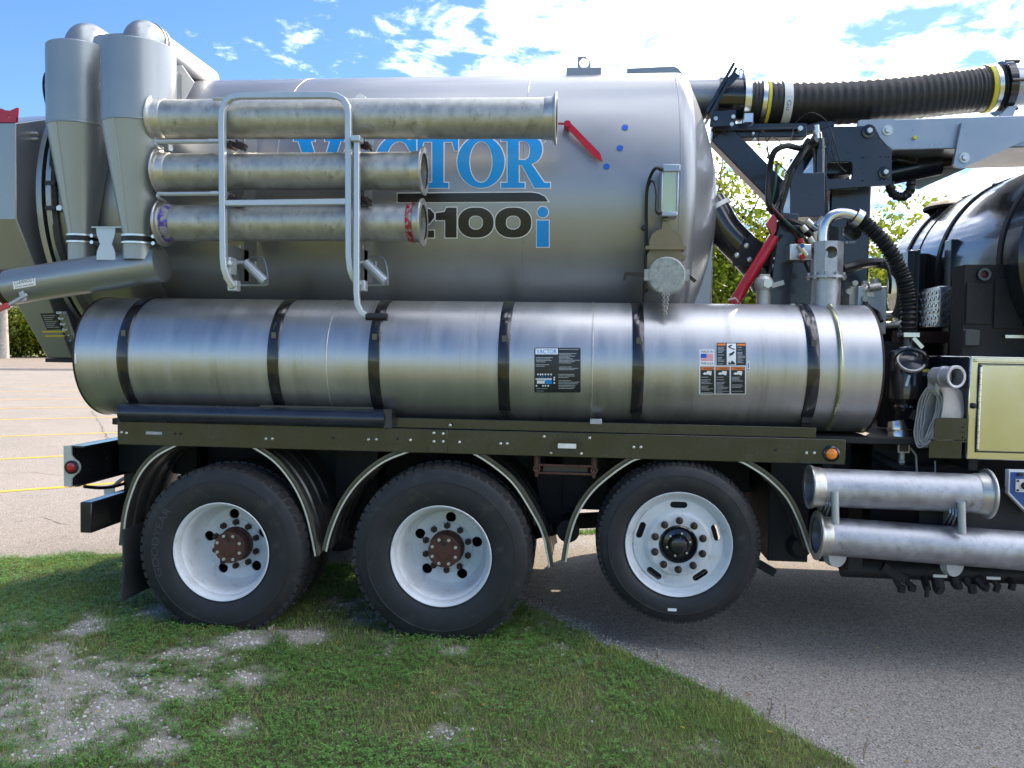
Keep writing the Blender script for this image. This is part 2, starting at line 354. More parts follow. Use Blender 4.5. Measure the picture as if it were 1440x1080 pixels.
def ground_mat(name, c1, c2, c3, sc, speck, bump, rough=0.9, attr=None, cattr=None):
    m = bpy.data.materials.new(name); m.use_nodes = True; t = m.node_tree; b = t.nodes['Principled BSDF']; n_ = t.nodes.new; l = t.links.new
    b.inputs['Roughness'].default_value = rough; b.inputs['Specular IOR Level'].default_value = 0.3
    co = n_('ShaderNodeTexCoord')
    def noise(s, d=6, r=0.62):
        q = n_('ShaderNodeTexNoise'); q.inputs['Scale'].default_value = s; q.inputs['Detail'].default_value = d; q.inputs['Roughness'].default_value = r; l(co.outputs['Object'], q.inputs[0]); return q.outputs[0]
    def rng(v, a, c):
        q = n_('ShaderNodeMapRange'); q.interpolation_type = 'SMOOTHSTEP'; q.inputs[1].default_value = a; q.inputs[2].default_value = c; l(v, q.inputs[0]); return q.outputs[0]
    def mix(f, a, c):
        q = n_('ShaderNodeMix'); q.data_type = 'RGBA'; l(f, q.inputs[0])
        for i, v in ((6, a), (7, c)):
            if isinstance(v, tuple): q.inputs[i].default_value = (*v, 1)
            else: l(v, q.inputs[i])
        return q.outputs[2]
    c = mix(rng(noise(sc), 0.35, 0.66), c1, c2); c = mix(rng(noise(sc*3.1, 8, 0.7), 0.55, 0.80), c, tuple(v*0.72 for v in c1))
    vo = n_('ShaderNodeTexVoronoi'); vo.inputs['Scale'].default_value = speck; l(co.outputs['Object'], vo.inputs[0])
    sp = n_('ShaderNodeSeparateColor'); l(vo.outputs['Color'], sp.inputs[0])
    c = mix(rng(sp.outputs[0], 0.45, 0.98), c, c3)
    dk = tuple(v*0.45 for v in c1); c = mix(rng(sp.outputs[1], 0.72, 0.98), c, dk)
    if attr:
        a = n_('ShaderNodeAttribute'); a.attribute_name = attr; c = mix(a.outputs['Fac'], c, cattr)
    l(c, b.inputs['Base Color'])
    bp = n_('ShaderNodeBump'); bp.inputs['Strength'].default_value = bump; bp.inputs['Distance'].default_value = 0.006; l(vo.outputs['Distance'], bp.inputs['Height']); l(bp.outputs[0], b.inputs['Normal'])
    return m
M['asphalt'] = ground_mat('asphalt', (0.236, 0.211, 0.186), (0.280, 0.248, 0.216), (0.41, 0.37, 0.325), 0.7, 135, 0.5)
M['lawn'] = ground_mat('lawn', (0.12, 0.135, 0.030), (0.19, 0.185, 0.050), (0.26, 0.24, 0.08), 0.5, 14, 0.4)
M['soil'] = ground_mat('verge_soil', (0.075, 0.085, 0.030), (0.12, 0.11, 0.055), (0.17, 0.15, 0.10), 3.0, 120, 0.8, attr='bare', cattr=(0.36, 0.325, 0.275))
M['paint'] = mat('road_paint_yellow', (0.66, 0.38, 0.02), 0.8, 0, 0.15, 3, dirt=((0.30, 0.25, 0.18), 11, 0.56, 0.72))
M['kerb'] = mat('kerb_concrete', (0.40, 0.36, 0.31), 0.9, 0, 0.15, 2, 0.2, 40)
M['road'] = ground_mat('far_road', (0.23, 0.185, 0.15), (0.26, 0.21, 0.17), (0.31, 0.26, 0.21), 0.3, 40, 0.3)

b = MB(); b.add([(-700, -700, -0.07), (700, -700, -0.07), (700, 900, -0.07), (-700, 900, -0.07)], [(0, 1, 2, 3)]); sheet('lawn', b, M['lawn'])
KA, KB = G(-300, 519.5), G(160, 521.5); kd = (KB-KA).normalized(); k0, k1 = KA-kd*60, KB+kd*120
xs = list(np.concatenate([[-60], np.arange(-14, 3.5, 0.06), np.arange(3.5, 60, 2.0), [60]]))
poly = [(x, float(edge_y(x))) for x in xs]+[(110, -7), (k1.x, k1.y), (k0.x, k0.y), (-110, 2)]
b = MB(); v, f = tri2d([poly]); b.add([(x, y, 0.0) for x, y in v], f)
n0 = len(poly)
b.add([(x, y, 0) for x, y in poly[:len(xs)]]+[(x, y-0.01, -0.06) for x, y in poly[:len(xs)]], [(i, i+1, len(xs)+i+1, len(xs)+i) for i in range(len(xs)-1)])
lot = sheet('parking_lot', b, M['asphalt'])
kn = Vector((-kd.y, kd.x, 0))
b = MB(); b.hexa([k0, k1, k1+kn*0.18, k0+kn*0.18]+[p+Vector((0, 0, 0.13)) for p in (k0, k1, k1+kn*0.18, k0+kn*0.18)]); o = obj('kerb', b, M['kerb'], None, (0, 0, 0), smooth=0); o['kind'] = 'structure'
b = MB(); w_ = kn*46; b.hexa([p+Vector((0, 0, z)) for z in (-0.05, 0.10) for p in (k0+kn*0.18, k1+kn*0.18, k1+w_, k0+w_)]); sheet('far_road', b, M['road'])
# faded stall lines, each traced on the lot and run on
for (x0, y0), (x1, y1), L_ in (((0, 691.7), (89.5, 685), 3.2), ((0, 646), (85.6, 641.7), 4.2), ((0, 614), (153, 608.8), 0.3), ((0, 590.6), (140, 587), 0.5), ((0, 574.5), (123, 573), 0.5), ((0, 562.6), (114, 560.5), 1.0), ((0, 551), (100, 549.5), 1.0), ((0, 543), (100, 541.8), 1.0)):
    a, c = G(x0, y0), G(x1, y1); d = (c-a).normalized(); nn = Vector((-d.y, d.x, 0))*0.062; a = a-d*4; c = c+d*L_; b = MB(); k = 24; rr = random.Random(int(y0))
    up = []; dn = []
    for i in range(k+1):
        p = a.lerp(c, i/k); up.append(p+nn*rr.uniform(0.8, 1.1)+Vector((0, 0, 0.004))); dn.append(p-nn*rr.uniform(0.8, 1.1)+Vector((0, 0, 0.004)))
    b.add(up+dn, [(i, i+1, k+2+i, k+1+i) for i in range(k)]); o = obj('stall_line', b, M['paint'], lot, smooth=0)
# cracks in the lot
M['crack'] = mat('crack_filler', (0.055, 0.05, 0.045), 0.95, 0, 0.3, 20)
for pts, wd in (([(128, 578), (138, 592), (146, 606), (152, 622), (158, 640)], 0.03), ([(0, 667), (40, 664), (84, 668), (130, 660), (175, 663)], 0.012), ([(20, 735), (60, 728), (95, 738), (160, 731), (230, 740)], 0.010)):
    q = spline([G(x, y) for x, y in pts], 10); rr = random.Random(int(pts[0][1])); b = MB(); up = []; dn = []
    for i, p in enumerate(q):
        d = (q[min(i+1, len(q)-1)]-q[max(i-1, 0)]).normalized(); nn = Vector((-d.y, d.x, 0)); j = nn*rr.uniform(-1, 1)*wd*1.2; w_ = wd*rr.uniform(0.25, 0.8); up.append(p+j+nn*w_/2+Vector((0, 0, 0.003))); dn.append(p+j-nn*w_/2+Vector((0, 0, 0.003)))
    k = len(q); b.add(up+dn, [(i, i+1, k+i+1, k+i) for i in range(k-1)]); obj1('crack', b, M['crack'], lot, smooth=0)
# verge with its bare patches
gx = np.arange(-6.0, 3.0, 0.03); gy = np.arange(-3.2, 2.0, 0.03); XX, YY = np.meshgrid(gx, gy, indexing='ij'); 
def verge_z(x, y):
    d = edge_y(x)-y; lift = np.clip(d/0.25, -1, 1); return np.where(d > 0, 0.004+0.010*lift, -0.035)+0.022*(fbm(x*2.1, y*2.1, 31)-0.5)*np.clip(d*3, 0, 1)-0.0
ZZ = verge_z(XX, YY); BB = bare(XX, YY); nx, ny = XX.shape
keep = (edge_y(XX)-YY > -0.15)
verts = np.stack([XX, YY, ZZ], -1).reshape(-1, 3); idx = np.arange(nx*ny).reshape(nx, ny)
fq = np.stack([idx[:-1, :-1], idx[1:, :-1], idx[1:, 1:], idx[:-1, 1:]], -1)[(keep[:-1, :-1] & keep[1:, 1:])]
me = bpy.data.meshes.new('grass_verge'); me.from_pydata(verts.tolist(), [], fq.reshape(-1, 4).tolist()); at_ = me.attributes.new('bare', 'FLOAT', 'POINT'); at_.data.foreach_set('value', (BB*1.0).reshape(-1).astype(np.float32)); me.materials.append(M['soil'])
vo_ = bpy.data.objects.new('grass_verge', me); COL.objects.link(vo_); vo_['kind'] = 'structure'; WORLD[vo_.name] = Vector((0, 0, 0))

def np_mesh(name, V, Fq, m, kind='stuff', smooth=False):
    me = bpy.data.meshes.new(name); k = Fq.shape[1]; me.vertices.add(len(V)); me.vertices.foreach_set('co', V.astype(np.float32).reshape(-1)); me.loops.add(Fq.size); me.loops.foreach_set('vertex_index', Fq.astype(np.int32).reshape(-1)); me.polygons.add(len(Fq)); me.polygons.foreach_set('loop_start', np.arange(0, Fq.size, k, dtype=np.int32)); me.materials.append(m); me.update(calc_edges=True)
    if smooth: me.polygons.foreach_set('use_smooth', np.ones(len(Fq), bool))
    o = bpy.data.objects.new(name, me); COL.objects.link(o); WORLD[o.name] = Vector((0, 0, 0))
    if kind: o['kind'] = kind
    return o
def leafmat(name, col, tr, isl, vs=3.0, var=0.25, col2=None):
    m = bpy.data.materials.new(name); m.use_nodes = True; t = m.node_tree; n_ = t.nodes.new; l = t.links.new; b = t.nodes['Principled BSDF']; o = t.nodes['Material Output']; b.inputs['Roughness'].default_value = 0.55; b.inputs['Specular IOR Level'].default_value = 0.3
    g = n_('ShaderNodeNewGeometry'); r = n_('ShaderNodeMapRange'); r.inputs[3].default_value = 1-isl; r.inputs[4].default_value = 1+isl; l(g.outputs['Random Per Island'], r.inputs[0])
    co = n_('ShaderNodeTexCoord'); nz = n_('ShaderNodeTexNoise'); nz.inputs['Scale'].default_value = vs; nz.inputs['Detail'].default_value = 4; l(co.outputs['Object'], nz.inputs[0])
    mr_ = n_('ShaderNodeMapRange'); mr_.inputs[1].default_value = 0.38; mr_.inputs[2].default_value = 0.64; l(nz.outputs[0], mr_.inputs[0])
    mx_ = n_('ShaderNodeMix'); mx_.data_type = 'RGBA'; l(mr_.outputs[0], mx_.inputs[0]); mx_.inputs[6].default_value = (*col, 1); mx_.inputs[7].default_value = (*(col2 or tuple(c*(1+var) for c in col)), 1)
    vm = n_('ShaderNodeVectorMath'); vm.operation = 'SCALE'; l(mx_.outputs[2], vm.inputs[0]); l(r.outputs[0], vm.inputs['Scale']); l(vm.outputs[0], b.inputs['Base Color'])
    tl = n_('ShaderNodeBsdfTranslucent'); l(vm.outputs[0], tl.inputs['Color']); ms = n_('ShaderNodeMixShader'); ms.inputs[0].default_value = tr; l(b.outputs[0], ms.inputs[1]); l(tl.outputs[0], ms.inputs[2]); l(ms.outputs[0], o.inputs[0]); return m
M['grass'] = leafmat('grass_blades', (0.160, 0.300, 0.060), 0.38, 0.5, 1.6, col2=(0.300, 0.370, 0.100))
M['clover'] = leafmat('clover_leaves', (0.115, 0.245, 0.055), 0.3, 0.4, 3.0)
M['drygrass'] = leafmat('dry_grass', (0.32, 0.26, 0.12), 0.25, 0.4, 3.0)
M['gravel'] = mat('gravel_stone', (0.47, 0.45, 0.42), 0.9, 0, 0.15, 40, island=0.40)

def scatter(n, x0, x1, y0, y1, fn):
    x = RNG.uniform(x0, x1, n); y = RNG.uniform(y0, y1, n); k = RNG.uniform(0, 1, n) < fn(x, y); return x[k], y[k]
def blades(name, x, y, h, w, bend, m, gap=0.0):
    n = len(x); z = verge_z(x, y)-0.004; a = RNG.uniform(0, 2*np.pi, n); la = RNG.uniform(0, 2*np.pi, n); c, s = np.cos(a)*w/2, np.sin(a)*w/2; bx, by = np.cos(la)*bend*h, np.sin(la)*bend*h
    V = np.empty((n, 5, 3)); V[:, 0] = np.stack([x-c, y-s, z], 1); V[:, 1] = np.stack([x+c, y+s, z], 1)
    V[:, 2] = np.stack([x+0.75*c+bx*0.35, y+0.75*s+by*0.35, z+h*0.55], 1); V[:, 3] = np.stack([x-0.75*c+bx*0.35, y-0.75*s+by*0.35, z+h*0.55], 1); V[:, 4] = np.stack([x+bx, y+by, z+h*(1-0.35*bend)], 1)
    i = np.arange(n)[:, None]*5; F = np.concatenate([i+[0, 1, 2], i+[0, 2, 3], i+[3, 2, 4]], 0); return np_mesh(name, V.reshape(-1, 3), F, m)
def gmask(x, y):
    d = edge_y(x)-y; k = np.clip(d/0.06+0.5*(vnoise(x*14, y*14, 77)-0.3), 0, 1); return k*(1-0.93*bare(x, y))
def near(x, y): # fewer blades where the camera hardly sees them
    return gmask(x, y)*np.clip(0.50+0.75*(fbm(x*2.4, y*2.4, 41)-0.35)*1.6, 0.22, 1)
x, y = scatter(330000, -4.6, 2.6, -2.0, 1.75, near); n = len(x)
lush = fbm(x*1.5, y*1.5, 55); right = np.clip((x-0.0)/1.5, 0, 1)
h = RNG.uniform(0.016, 0.045, n)*(0.65+0.9*lush)*(1+0.55*right*RNG.uniform(0, 1, n)); o = blades('grass', x, y, h, RNG.uniform(0.0022, 0.0045, n), RNG.uniform(0.2, 1.0, n), M['grass']); o['label'] = 'short green grass of the verge in front of the truck'
x, y = scatter(90000, -3.6, 2.5, -2.0, 1.6, lambda x, y: gmask(x, y)*np.clip((fbm(x*5.5, y*5.5, 83)-0.60)*9, 0, 1)*np.clip(0.25+0.5*x, 0.12, 1)); n = len(x)
o = blades('tall_grass', x, y, RNG.uniform(0.04, 0.10, n), RNG.uniform(0.002, 0.004, n), RNG.uniform(0.3, 1.1, n), M['grass']); o['label'] = 'taller grass tufts standing out of the verge'
x, y = scatter(48000, -4.6, 2.6, -2.0, 1.75, lambda x, y: gmask(x, y)*np.clip((fbm(x*2.2, y*2.2, 63)-0.42)*4, 0.05, 1)); n = len(x)
o = blades('dry_grass', x, y, RNG.uniform(0.02, 0.06, n), RNG.uniform(0.0015, 0.003, n), RNG.uniform(0.4, 1.3, n), M['drygrass']); o['label'] = 'dry straw-coloured blades among the grass'
# clover: three leaflets each
x, y = scatter(60000, -4.2, 2.4, -2.0, 1.6, lambda x, y: gmask(x, y)*np.clip((fbm(x*1.9, y*1.9, 71)-0.40)*5, 0.06, 1)*np.clip(1.2-0.55*np.clip(x, 0, 2), 0.15, 1))
n = len(x); z = verge_z(x, y)+RNG.uniform(0.012, 0.045, n); s = RNG.uniform(0.005, 0.0105, n); a0 = RNG.uniform(0, 6.28, n); V = []; F = []
VV = np.empty((n, 3, 4, 3))
for k in range(3):
    a = a0+k*2.094; dx, dy = np.cos(a), np.sin(a); tl = RNG.uniform(-0.35, 0.45, n)*s
    VV[:, k, 0] = np.stack([x, y, z], 1); VV[:, k, 1] = np.stack([x+dx*s-dy*s*0.62, y+dy*s+dx*s*0.62, z+tl], 1); VV[:, k, 2] = np.stack([x+dx*s*1.75, y+dy*s*1.75, z+tl*1.3], 1); VV[:, k, 3] = np.stack([x+dx*s+dy*s*0.62, y+dy*s-dx*s*0.62, z+tl], 1)
F = (np.arange(n*3)*4)[:, None]+[0, 1, 2, 3]; o = np_mesh('clover', VV.reshape(-1, 3), F, M['clover']); o['label'] = 'low clover growing through the verge grass'
# gravel stones
ico_v = np.array([(0, 0, 1), (0.894, 0, 0.447), (0.276, 0.851, 0.447), (-0.724, 0.526, 0.447), (-0.724, -0.526, 0.447), (0.276, -0.851, 0.447), (0.724, 0.526, -0.447), (-0.276, 0.851, -0.447), (-0.894, 0, -0.447), (-0.276, -0.851, -0.447), (0.724, -0.526, -0.447), (0, 0, -1)])
ico_f = np.array([(0, 1, 2), (0, 2, 3), (0, 3, 4), (0, 4, 5), (0, 5, 1), (1, 6, 2), (2, 7, 3), (3, 8, 4), (4, 9, 5), (5, 10, 1), (6, 7, 2), (7, 8, 3), (8, 9, 4), (9, 10, 5), (10, 6, 1), (11, 7, 6), (11, 8, 7), (11, 9, 8), (11, 10, 9), (11, 6, 10)])
def stones(name, x, y, z, s, m):
    n = len(x); a = RNG.uniform(0, 6.28, n); V = ico_v[None]*RNG.uniform(0.7, 1.25, (n, 12, 1)); V = V*np.stack([s, s*RNG.uniform(0.6, 1, n), s*RNG.uniform(0.4, 0.75, n)], 1)[:, None]
    c, sn = np.cos(a)[:, None], np.sin(a)[:, None]; W_ = np.stack([V[..., 0]*c-V[..., 1]*sn+x[:, None], V[..., 0]*sn+V[..., 1]*c+y[:, None], V[..., 2]+z[:, None]], -1); F = (np.arange(n)*12)[:, None, None]+ico_f[None]; return np_mesh(name, W_.reshape(-1, 3), F.reshape(-1, 3), m)
x, y = scatter(190000, -4.4, 2.0, -2.0, 1.6, lambda x, y: np.clip(bare(x, y)*0.62+0.012, 0, 1)*(edge_y(x)-y > 0)*np.clip(fbm(x*5, y*5, 91)*2.2-0.5, 0.1, 1)); n = len(x)
s = 0.0026+0.0105*RNG.uniform(0, 1, n)**4; o = stones('gravel', x, y, verge_z(x, y)+s*0.2, s, M['gravel']); o['label'] = 'grey crushed gravel lying in the bare patches of the verge'
x = RNG.uniform(0.2, 2.3, 5200); y = edge_y(x)+RNG.normal(0.03, 0.07, len(x))+0.03; s = 0.0025+0.006*RNG.uniform(0, 1, len(x))**2.5; k = np.clip((1.5-x)*1.2, 0.25, 1) > RNG.uniform(0, 1, len(x)); x, y, s = x[k], y[k], s[k]
o = stones('edge_gravel', x, y, np.where(edge_y(x) > y, verge_z(x, y), 0)+s*0.3, s, M['gravel']); o['label'] = 'loose gravel along the broken asphalt edge'
# single weeds with dried heads
M['stalk'] = mat('dry_stalk', (0.30, 0.20, 0.11), 0.9); M['head'] = mat('seed_head', (0.36, 0.31, 0.24), 0.9, 0, 0.3, 60)
def weed(px, py, hgt, n_, lbl, sd):
    g = G(px, py); rr = random.Random(sd); t = thing('weed', (g.x, g.y, 0), lbl, 'weed', 'dried weeds at the asphalt edge'); b = MB(); hd = MB()
    for i in range(n_):
        a = rr.uniform(0, 6.28); k = rr.uniform(0.4, 1.0); tip = Vector((g.x+0.35*hgt*math.cos(a)*rr.uniform(0.2, 1), g.y+0.35*hgt*math.sin(a)*rr.uniform(0.2, 1), hgt*k)); b.tube(spline([(g.x, g.y, -0.01), ((g.x+tip.x)/2+rr.uniform(-.008, .008), (g.y+tip.y)/2, tip.z*0.55), tip], 4), 0.0015, 5); hd.ball(tip, rr.uniform(0.004, 0.008), 8, (1, 1, 1.4))
        if rr.random() < 0.7: b.tube([Vector((g.x, g.y, 0)).lerp(tip, 0.6), Vector((g.x, g.y, 0)).lerp(tip, 0.75)+Vector((rr.uniform(-.02, .02), rr.uniform(-.02, .02), 0.01))], 0.001, 4)
    obj('stem', b, M['stalk'], t); obj('seed_head', hd, M['head'], t)
weed(1214, 1068, 0.10, 2, 'single dry reddish weed stalk at the bottom edge beside the asphalt', 1); weed(1082, 1006, 0.085, 6, 'clump of dried dandelion stems where grass meets asphalt', 2); weed(1105, 1012, 0.06, 2, 'two thin dried stems just right of the dandelion clump', 3); weed(1012, 985, 0.09, 7, 'low brown withered weed on the asphalt edge', 4); weed(385, 900, 0.09, 5, 'pale dead grass tuft in gravel before the rear wheel', 5); weed(925, 925, 0.05, 6, 'tiny brown weed below the slotted wheel', 6)
# fallen leaves and grit
M['fallen'] = leafmat('fallen_leaves', (0.34, 0.20, 0.05), 0.2, 0.5, 2.0, col2=(0.42, 0.33, 0.06))
x, y = scatter(230, -3.4, 3.4, -1.7, 1.2, lambda x, y: 0*x+1.0); n = len(x); z = np.where(edge_y(x) > y, verge_z(x, y)+0.022, 0.004); a = RNG.uniform(0, 6.28, n); s = RNG.uniform(0.007, 0.017, n); V = np.empty((n, 4, 3))
for k, (u, w) in enumerate(((-1, 0), (0, 0.55), (1, 0), (0, -0.55))): V[:, k] = np.stack([x+s*(u*np.cos(a)-w*np.sin(a)), y+s*(u*np.sin(a)+w*np.cos(a)), z+s*RNG.uniform(-0.1, 0.4, n)], 1)
o = np_mesh('fallen_leaves', V.reshape(-1, 3), (np.arange(n)*4)[:, None]+[0, 1, 2, 3], M['fallen']); o['label'] = 'small yellow and brown leaves fallen on verge and asphalt'
x = RNG.uniform(0.6, 4.0, 900); y = RNG.uniform(-2, 1.6, 900); k = y > edge_y(x)+0.02; x, y = x[k], y[k]; s = 0.0015+0.004*RNG.uniform(0, 1, len(x))**3; o = stones('grit', x, y, s*0.3, s, M['gravel']); o['label'] = 'scattered small grit on the asphalt'
# tuft in a crack of the lot
g = G(828, 750); nb = 500; x = g.x+RNG.normal(0, 0.16, nb); y = g.y+0.4*(x-g.x)+RNG.normal(0, 0.03, nb)
def blades0(name, x, y, h, m):
    global verge_z
    k = verge_z; verge_z = lambda x, y: 0*x; o = blades(name, x, y, h, RNG.uniform(0.004, 0.008, len(x)), RNG.uniform(0.2, 0.9, len(x)), m); verge_z = k; return o
o = blades0('crack_grass', x, y, RNG.uniform(0.02, 0.07, nb), M['grass']); o['label'] = 'bright grass tuft growing in a crack of the lot'

# ================================================================== TREES
M['bark'] = mat('bark', (0.10, 0.085, 0.07), 0.9, 0, 0.3, 8, 0.6, 30); M['palebark'] = mat('pale_bark', (0.45, 0.40, 0.34), 0.9, 0, 0.25, 4, 0.4, 20)
M['leaf'] = leafmat('yellow_green_leaves', (0.15, 0.23, 0.015), 0.5, 0.4, 0.9, col2=(0.28, 0.29, 0.02)); M['leafdk'] = leafmat('dark_leaves', (0.08, 0.13, 0.02), 0.4, 0.45, 0.8, col2=(0.17, 0.19, 0.03))
def tree(name, base, hgt, crown_r, crown_lo, lf, n_leaf, ls, lbl, cat, sd, bark, trunk_r=0.16, gr=None, open_=0.5):
    rr = random.Random(sd); base = Vector(base); t = thing(name, base, lbl, cat, gr); b = MB(); tips = []
    def limb(p, d, L_, r, lev):
        pts = [p]; q = p.copy(); dd = d.copy()
        for i in range(5): dd = (dd+Vector((rr.uniform(-.22, .22), rr.uniform(-.22, .22), rr.uniform(-.05, .22)))).normalized(); q = q+dd*L_/5; pts.append(q.copy())
        b.tube(pts, [r*(1-0.62*i/5) for i in range(6)], 7 if lev < 2 else 5)
        if lev >= 2: tips.extend(pts[2:])
        if lev < 3:
            for k in range(rr.randint(3, 5)):
                i = rr.randint(2, 5); a = rr.uniform(0, 6.28); side = Vector((math.cos(a), math.sin(a), rr.uniform(-0.1, 0.7))).normalized(); limb(pts[i], (dd*0.5+side).normalized(), L_*rr.uniform(0.5, 0.72), r*0.48, lev+1)
    th = hgt*0.34
    b.tube([base+Vector((0, 0, -0.1)), base+Vector((0.03, 0, th*0.5)), base+Vector((0, 0.03, th))], [trunk_r*1.25, trunk_r, trunk_r*0.85], 12)
    for k in range(6): a = k*1.05+rr.uniform(-.3, .3); limb(base+Vector((0, 0, th*rr.uniform(0.7, 1.0))), Vector((math.cos(a)*0.9, math.sin(a)*0.9, rr.uniform(0.4, 1.2))).normalized(), hgt*rr.uniform(0.26, 0.36), trunk_r*0.5, 1)
    limb(base+Vector((0, 0, th)), Vector((0, 0, 1)), hgt*0.42, trunk_r*0.7, 1)
    obj('trunk', b, bark, t)
    rg = np.random.default_rng(sd); tp = np.array([list(p) for p in tips]); 
    c = np.array([base.x, base.y, base.z+(hgt+crown_lo)/2]); tp = np.concatenate([tp, c+rg.normal(0, 1, (len(tp)//2, 3))*[crown_r*0.5, crown_r*0.5, (hgt-crown_lo)*0.25]])
    k = rg.integers(0, len(tp), n_leaf); pos = tp[k]+rg.normal(0, 1, (n_leaf, 3))*[0.20*crown_r*open_, 0.20*crown_r*open_, 0.16*crown_r*open_]
    pos = pos[(pos[:, 2] > base.z+crown_lo)]; n = len(pos); u = rg.normal(0, 1, (n, 3)); u /= np.linalg.norm(u, axis=1)[:, None]; w = np.cross(u, rg.normal(0, 1, (n, 3))); w /= np.linalg.norm(w, axis=1)[:, None]; s = ls*rg.uniform(0.6, 1.3, (n, 1))
    s = s*np.where(rg.uniform(0, 1, (n, 1)) < 0.3, 1.35, 0.8); V = np.stack([pos-u*s, pos+w*s*0.5, pos+u*s, pos-w*s*0.5], 1).reshape(-1, 3)-np.array(base); o = np_mesh('crown', V, (np.arange(n)*4)[:, None]+[0, 1, 2, 3], lf, None); link(o, t, base)
    return t
def at_dist(px, dist, z=0.0):
    d = ray(px, 495); d = Vector((d.x, d.y, 0)).normalized(); return Vector((CAM.x+d.x*dist, CAM.y+d.y*dist, z))
tree('ash_tree', at_dist(1040, 17), 5.6, 2.3, 1.3, M['leaf'], 17000, 0.062, 'yellow-green leafy tree behind the truck, seen right of the big tank', 'tree', 3, M['bark'], gr='trees behind the truck')
tree('ash_tree', at_dist(1236, 20), 5.2, 2.0, 1.2, M['leaf'], 14000, 0.066, 'yellow-green leafy tree behind the truck, seen between boom post and black silencer', 'tree', 11, M['bark'], gr='trees behind the truck')
tree('birch_tree', at_dist(5, 92), 17, 6.5, 6.5, M['leaf'], 9000, 0.25, 'pale-barked tree at the far left edge beyond the lot', 'tree', 21, M['palebark'], 0.40)
def shrub(base, rx, hgt, lf, n, ls, lbl, sd, gr):
    rg = np.random.default_rng(sd); base = Vector(base); t = thing('hedge_shrub', base, lbl, 'shrub', gr); b = MB(); rr = random.Random(sd)
    for k in range(7): a = rr.uniform(0, 6.28); tip = base+Vector((math.cos(a)*rx*0.6, math.sin(a)*rx*0.6, hgt*rr.uniform(0.6, 0.95))); b.tube([base, base.lerp(tip, 0.5)+Vector((0, 0, 0.3)), tip], [0.09, 0.06, 0.02], 6)
    obj('stem', b, M['bark'], t); c = rg.normal(0, 1, (60, 3)); c /= np.linalg.norm(c, axis=1)[:, None]; c = c*rg.uniform(0.45, 0.95, (60, 1))*[rx, rx, hgt/2]+[0, 0, hgt/2]; k = rg.integers(0, 60, n); pos = c[k]+rg.normal(0, 0.16*rx, (n, 3)); pos = pos[pos[:, 2] > 0.02]; n = len(pos)
    u = rg.normal(0, 1, (n, 3)); u /= np.linalg.norm(u, axis=1)[:, None]; w = np.cross(u, rg.normal(0, 1, (n, 3))); w /= np.linalg.norm(w, axis=1)[:, None]; s = ls*rg.uniform(0.6, 1.3, (n, 1)); V = np.stack([pos-u*s, pos+w*s*0.55, pos+u*s, pos-w*s*0.55], 1).reshape(-1, 3); o = np_mesh('foliage', V, (np.arange(n)*4)[:, None]+[0, 1, 2, 3], lf, None); link(o, t, base)
for i, (px, d, rx, hh, lf, lb) in enumerate(((-40, 100, 5, 6.5, 'leafdk', 'dark green shrub left of the pale trunk at far left'), (28, 104, 4.5, 6.0, 'leafdk', 'dark green shrub right behind the pale trunk at far left'), (75, 100, 4.5, 6.4, 'leaf', 'yellowish shrub between pale trunk and silver tank end'), (130, 106, 5, 6.8, 'leafdk', 'dark green shrub mostly hidden behind the rear of the truck'))):
    shrub(at_dist(px, d), rx, hh, M[lf], 9000, 0.20, lb, 50+i, 'far hedge beyond the lot')
# ================================================================== THE TRUCK
YC = 1.28                                   # centre line of the truck
T = thing('vacuum_truck', (0, YC, 0), 'silver vacuum sewer truck with long aluminium water tank and three visible wheels', 'truck')
TY, TZ, TR = YC, 2.745, 0.98                # debris tank
WY, WZ, WR = 0.36, 1.676, 0.385             # water tank

# ---- wheels
def tyre_profile(R_, fl, w):
    h = R_-fl
    return [(0.018, fl-0.012), (0.004, fl+0.004), (-0.010, fl+0.10*h), (-0.019, fl+0.28*h), (-0.023, fl+0.45*h), (-0.021, fl+0.60*h), (-0.0225, fl+0.61*h), (-0.0215, fl+0.64*h), (-0.016, fl+0.645*h),
            (-0.008, fl+0.80*h), (0.004, fl+0.92*h), (0.016, fl+0.975*h), (0.034, R_), (0.080, R_+0.001), (0.082, R_-0.012), (0.092, R_-0.012), (0.094, R_+0.001), (w/2-0.006, R_+0.002), (w/2-0.004, R_-0.012), (w/2+0.004, R_-0.012), (w/2+0.006, R_+0.002),
            (w-0.094, R_+0.001), (w-0.092, R_-0.012), (w-0.082, R_-0.012), (w-0.080, R_+0.001), (w-0.034, R_), (w-0.016, fl+0.975*h), (w+0.010, fl+0.78*h), (w+0.022, fl+0.45*h), (w+0.006, fl+0.06*h), (w-0.02, fl-0.012)]
YA = Vector((0, 1, 0))
def tyre(R_, fl, w, blocks, y0=0.0):
    b = MB(); b.lathe(tyre_profile(R_, fl, w), (0, y0, 0), YA, 96)
    for i in range(blocks):
        a = 2*math.pi*i/blocks
        for ya, yb, ph in ((0.004, 0.074, 0), (w-0.074, w-0.004, 0.5)):
            t = a+ph*2*math.pi/blocks; c = Vector((math.cos(t), 0, math.sin(t))); q = Vector((-math.sin(t), 0, math.cos(t))); hw = 0.36*2*math.pi*R_/blocks
            pts = []
            for rr in (R_-0.022, R_+0.010):
                for yy, ww in ((ya, -hw), (ya, hw), (yb, hw*0.9), (yb, -hw*0.9)): pts.append(c*(rr-(0.010 if (rr > R_ and (yy in (ya,) and ph == 0)) else 0))+q*ww+YA*(y0+yy))
            b.hexa(pts)
    return b
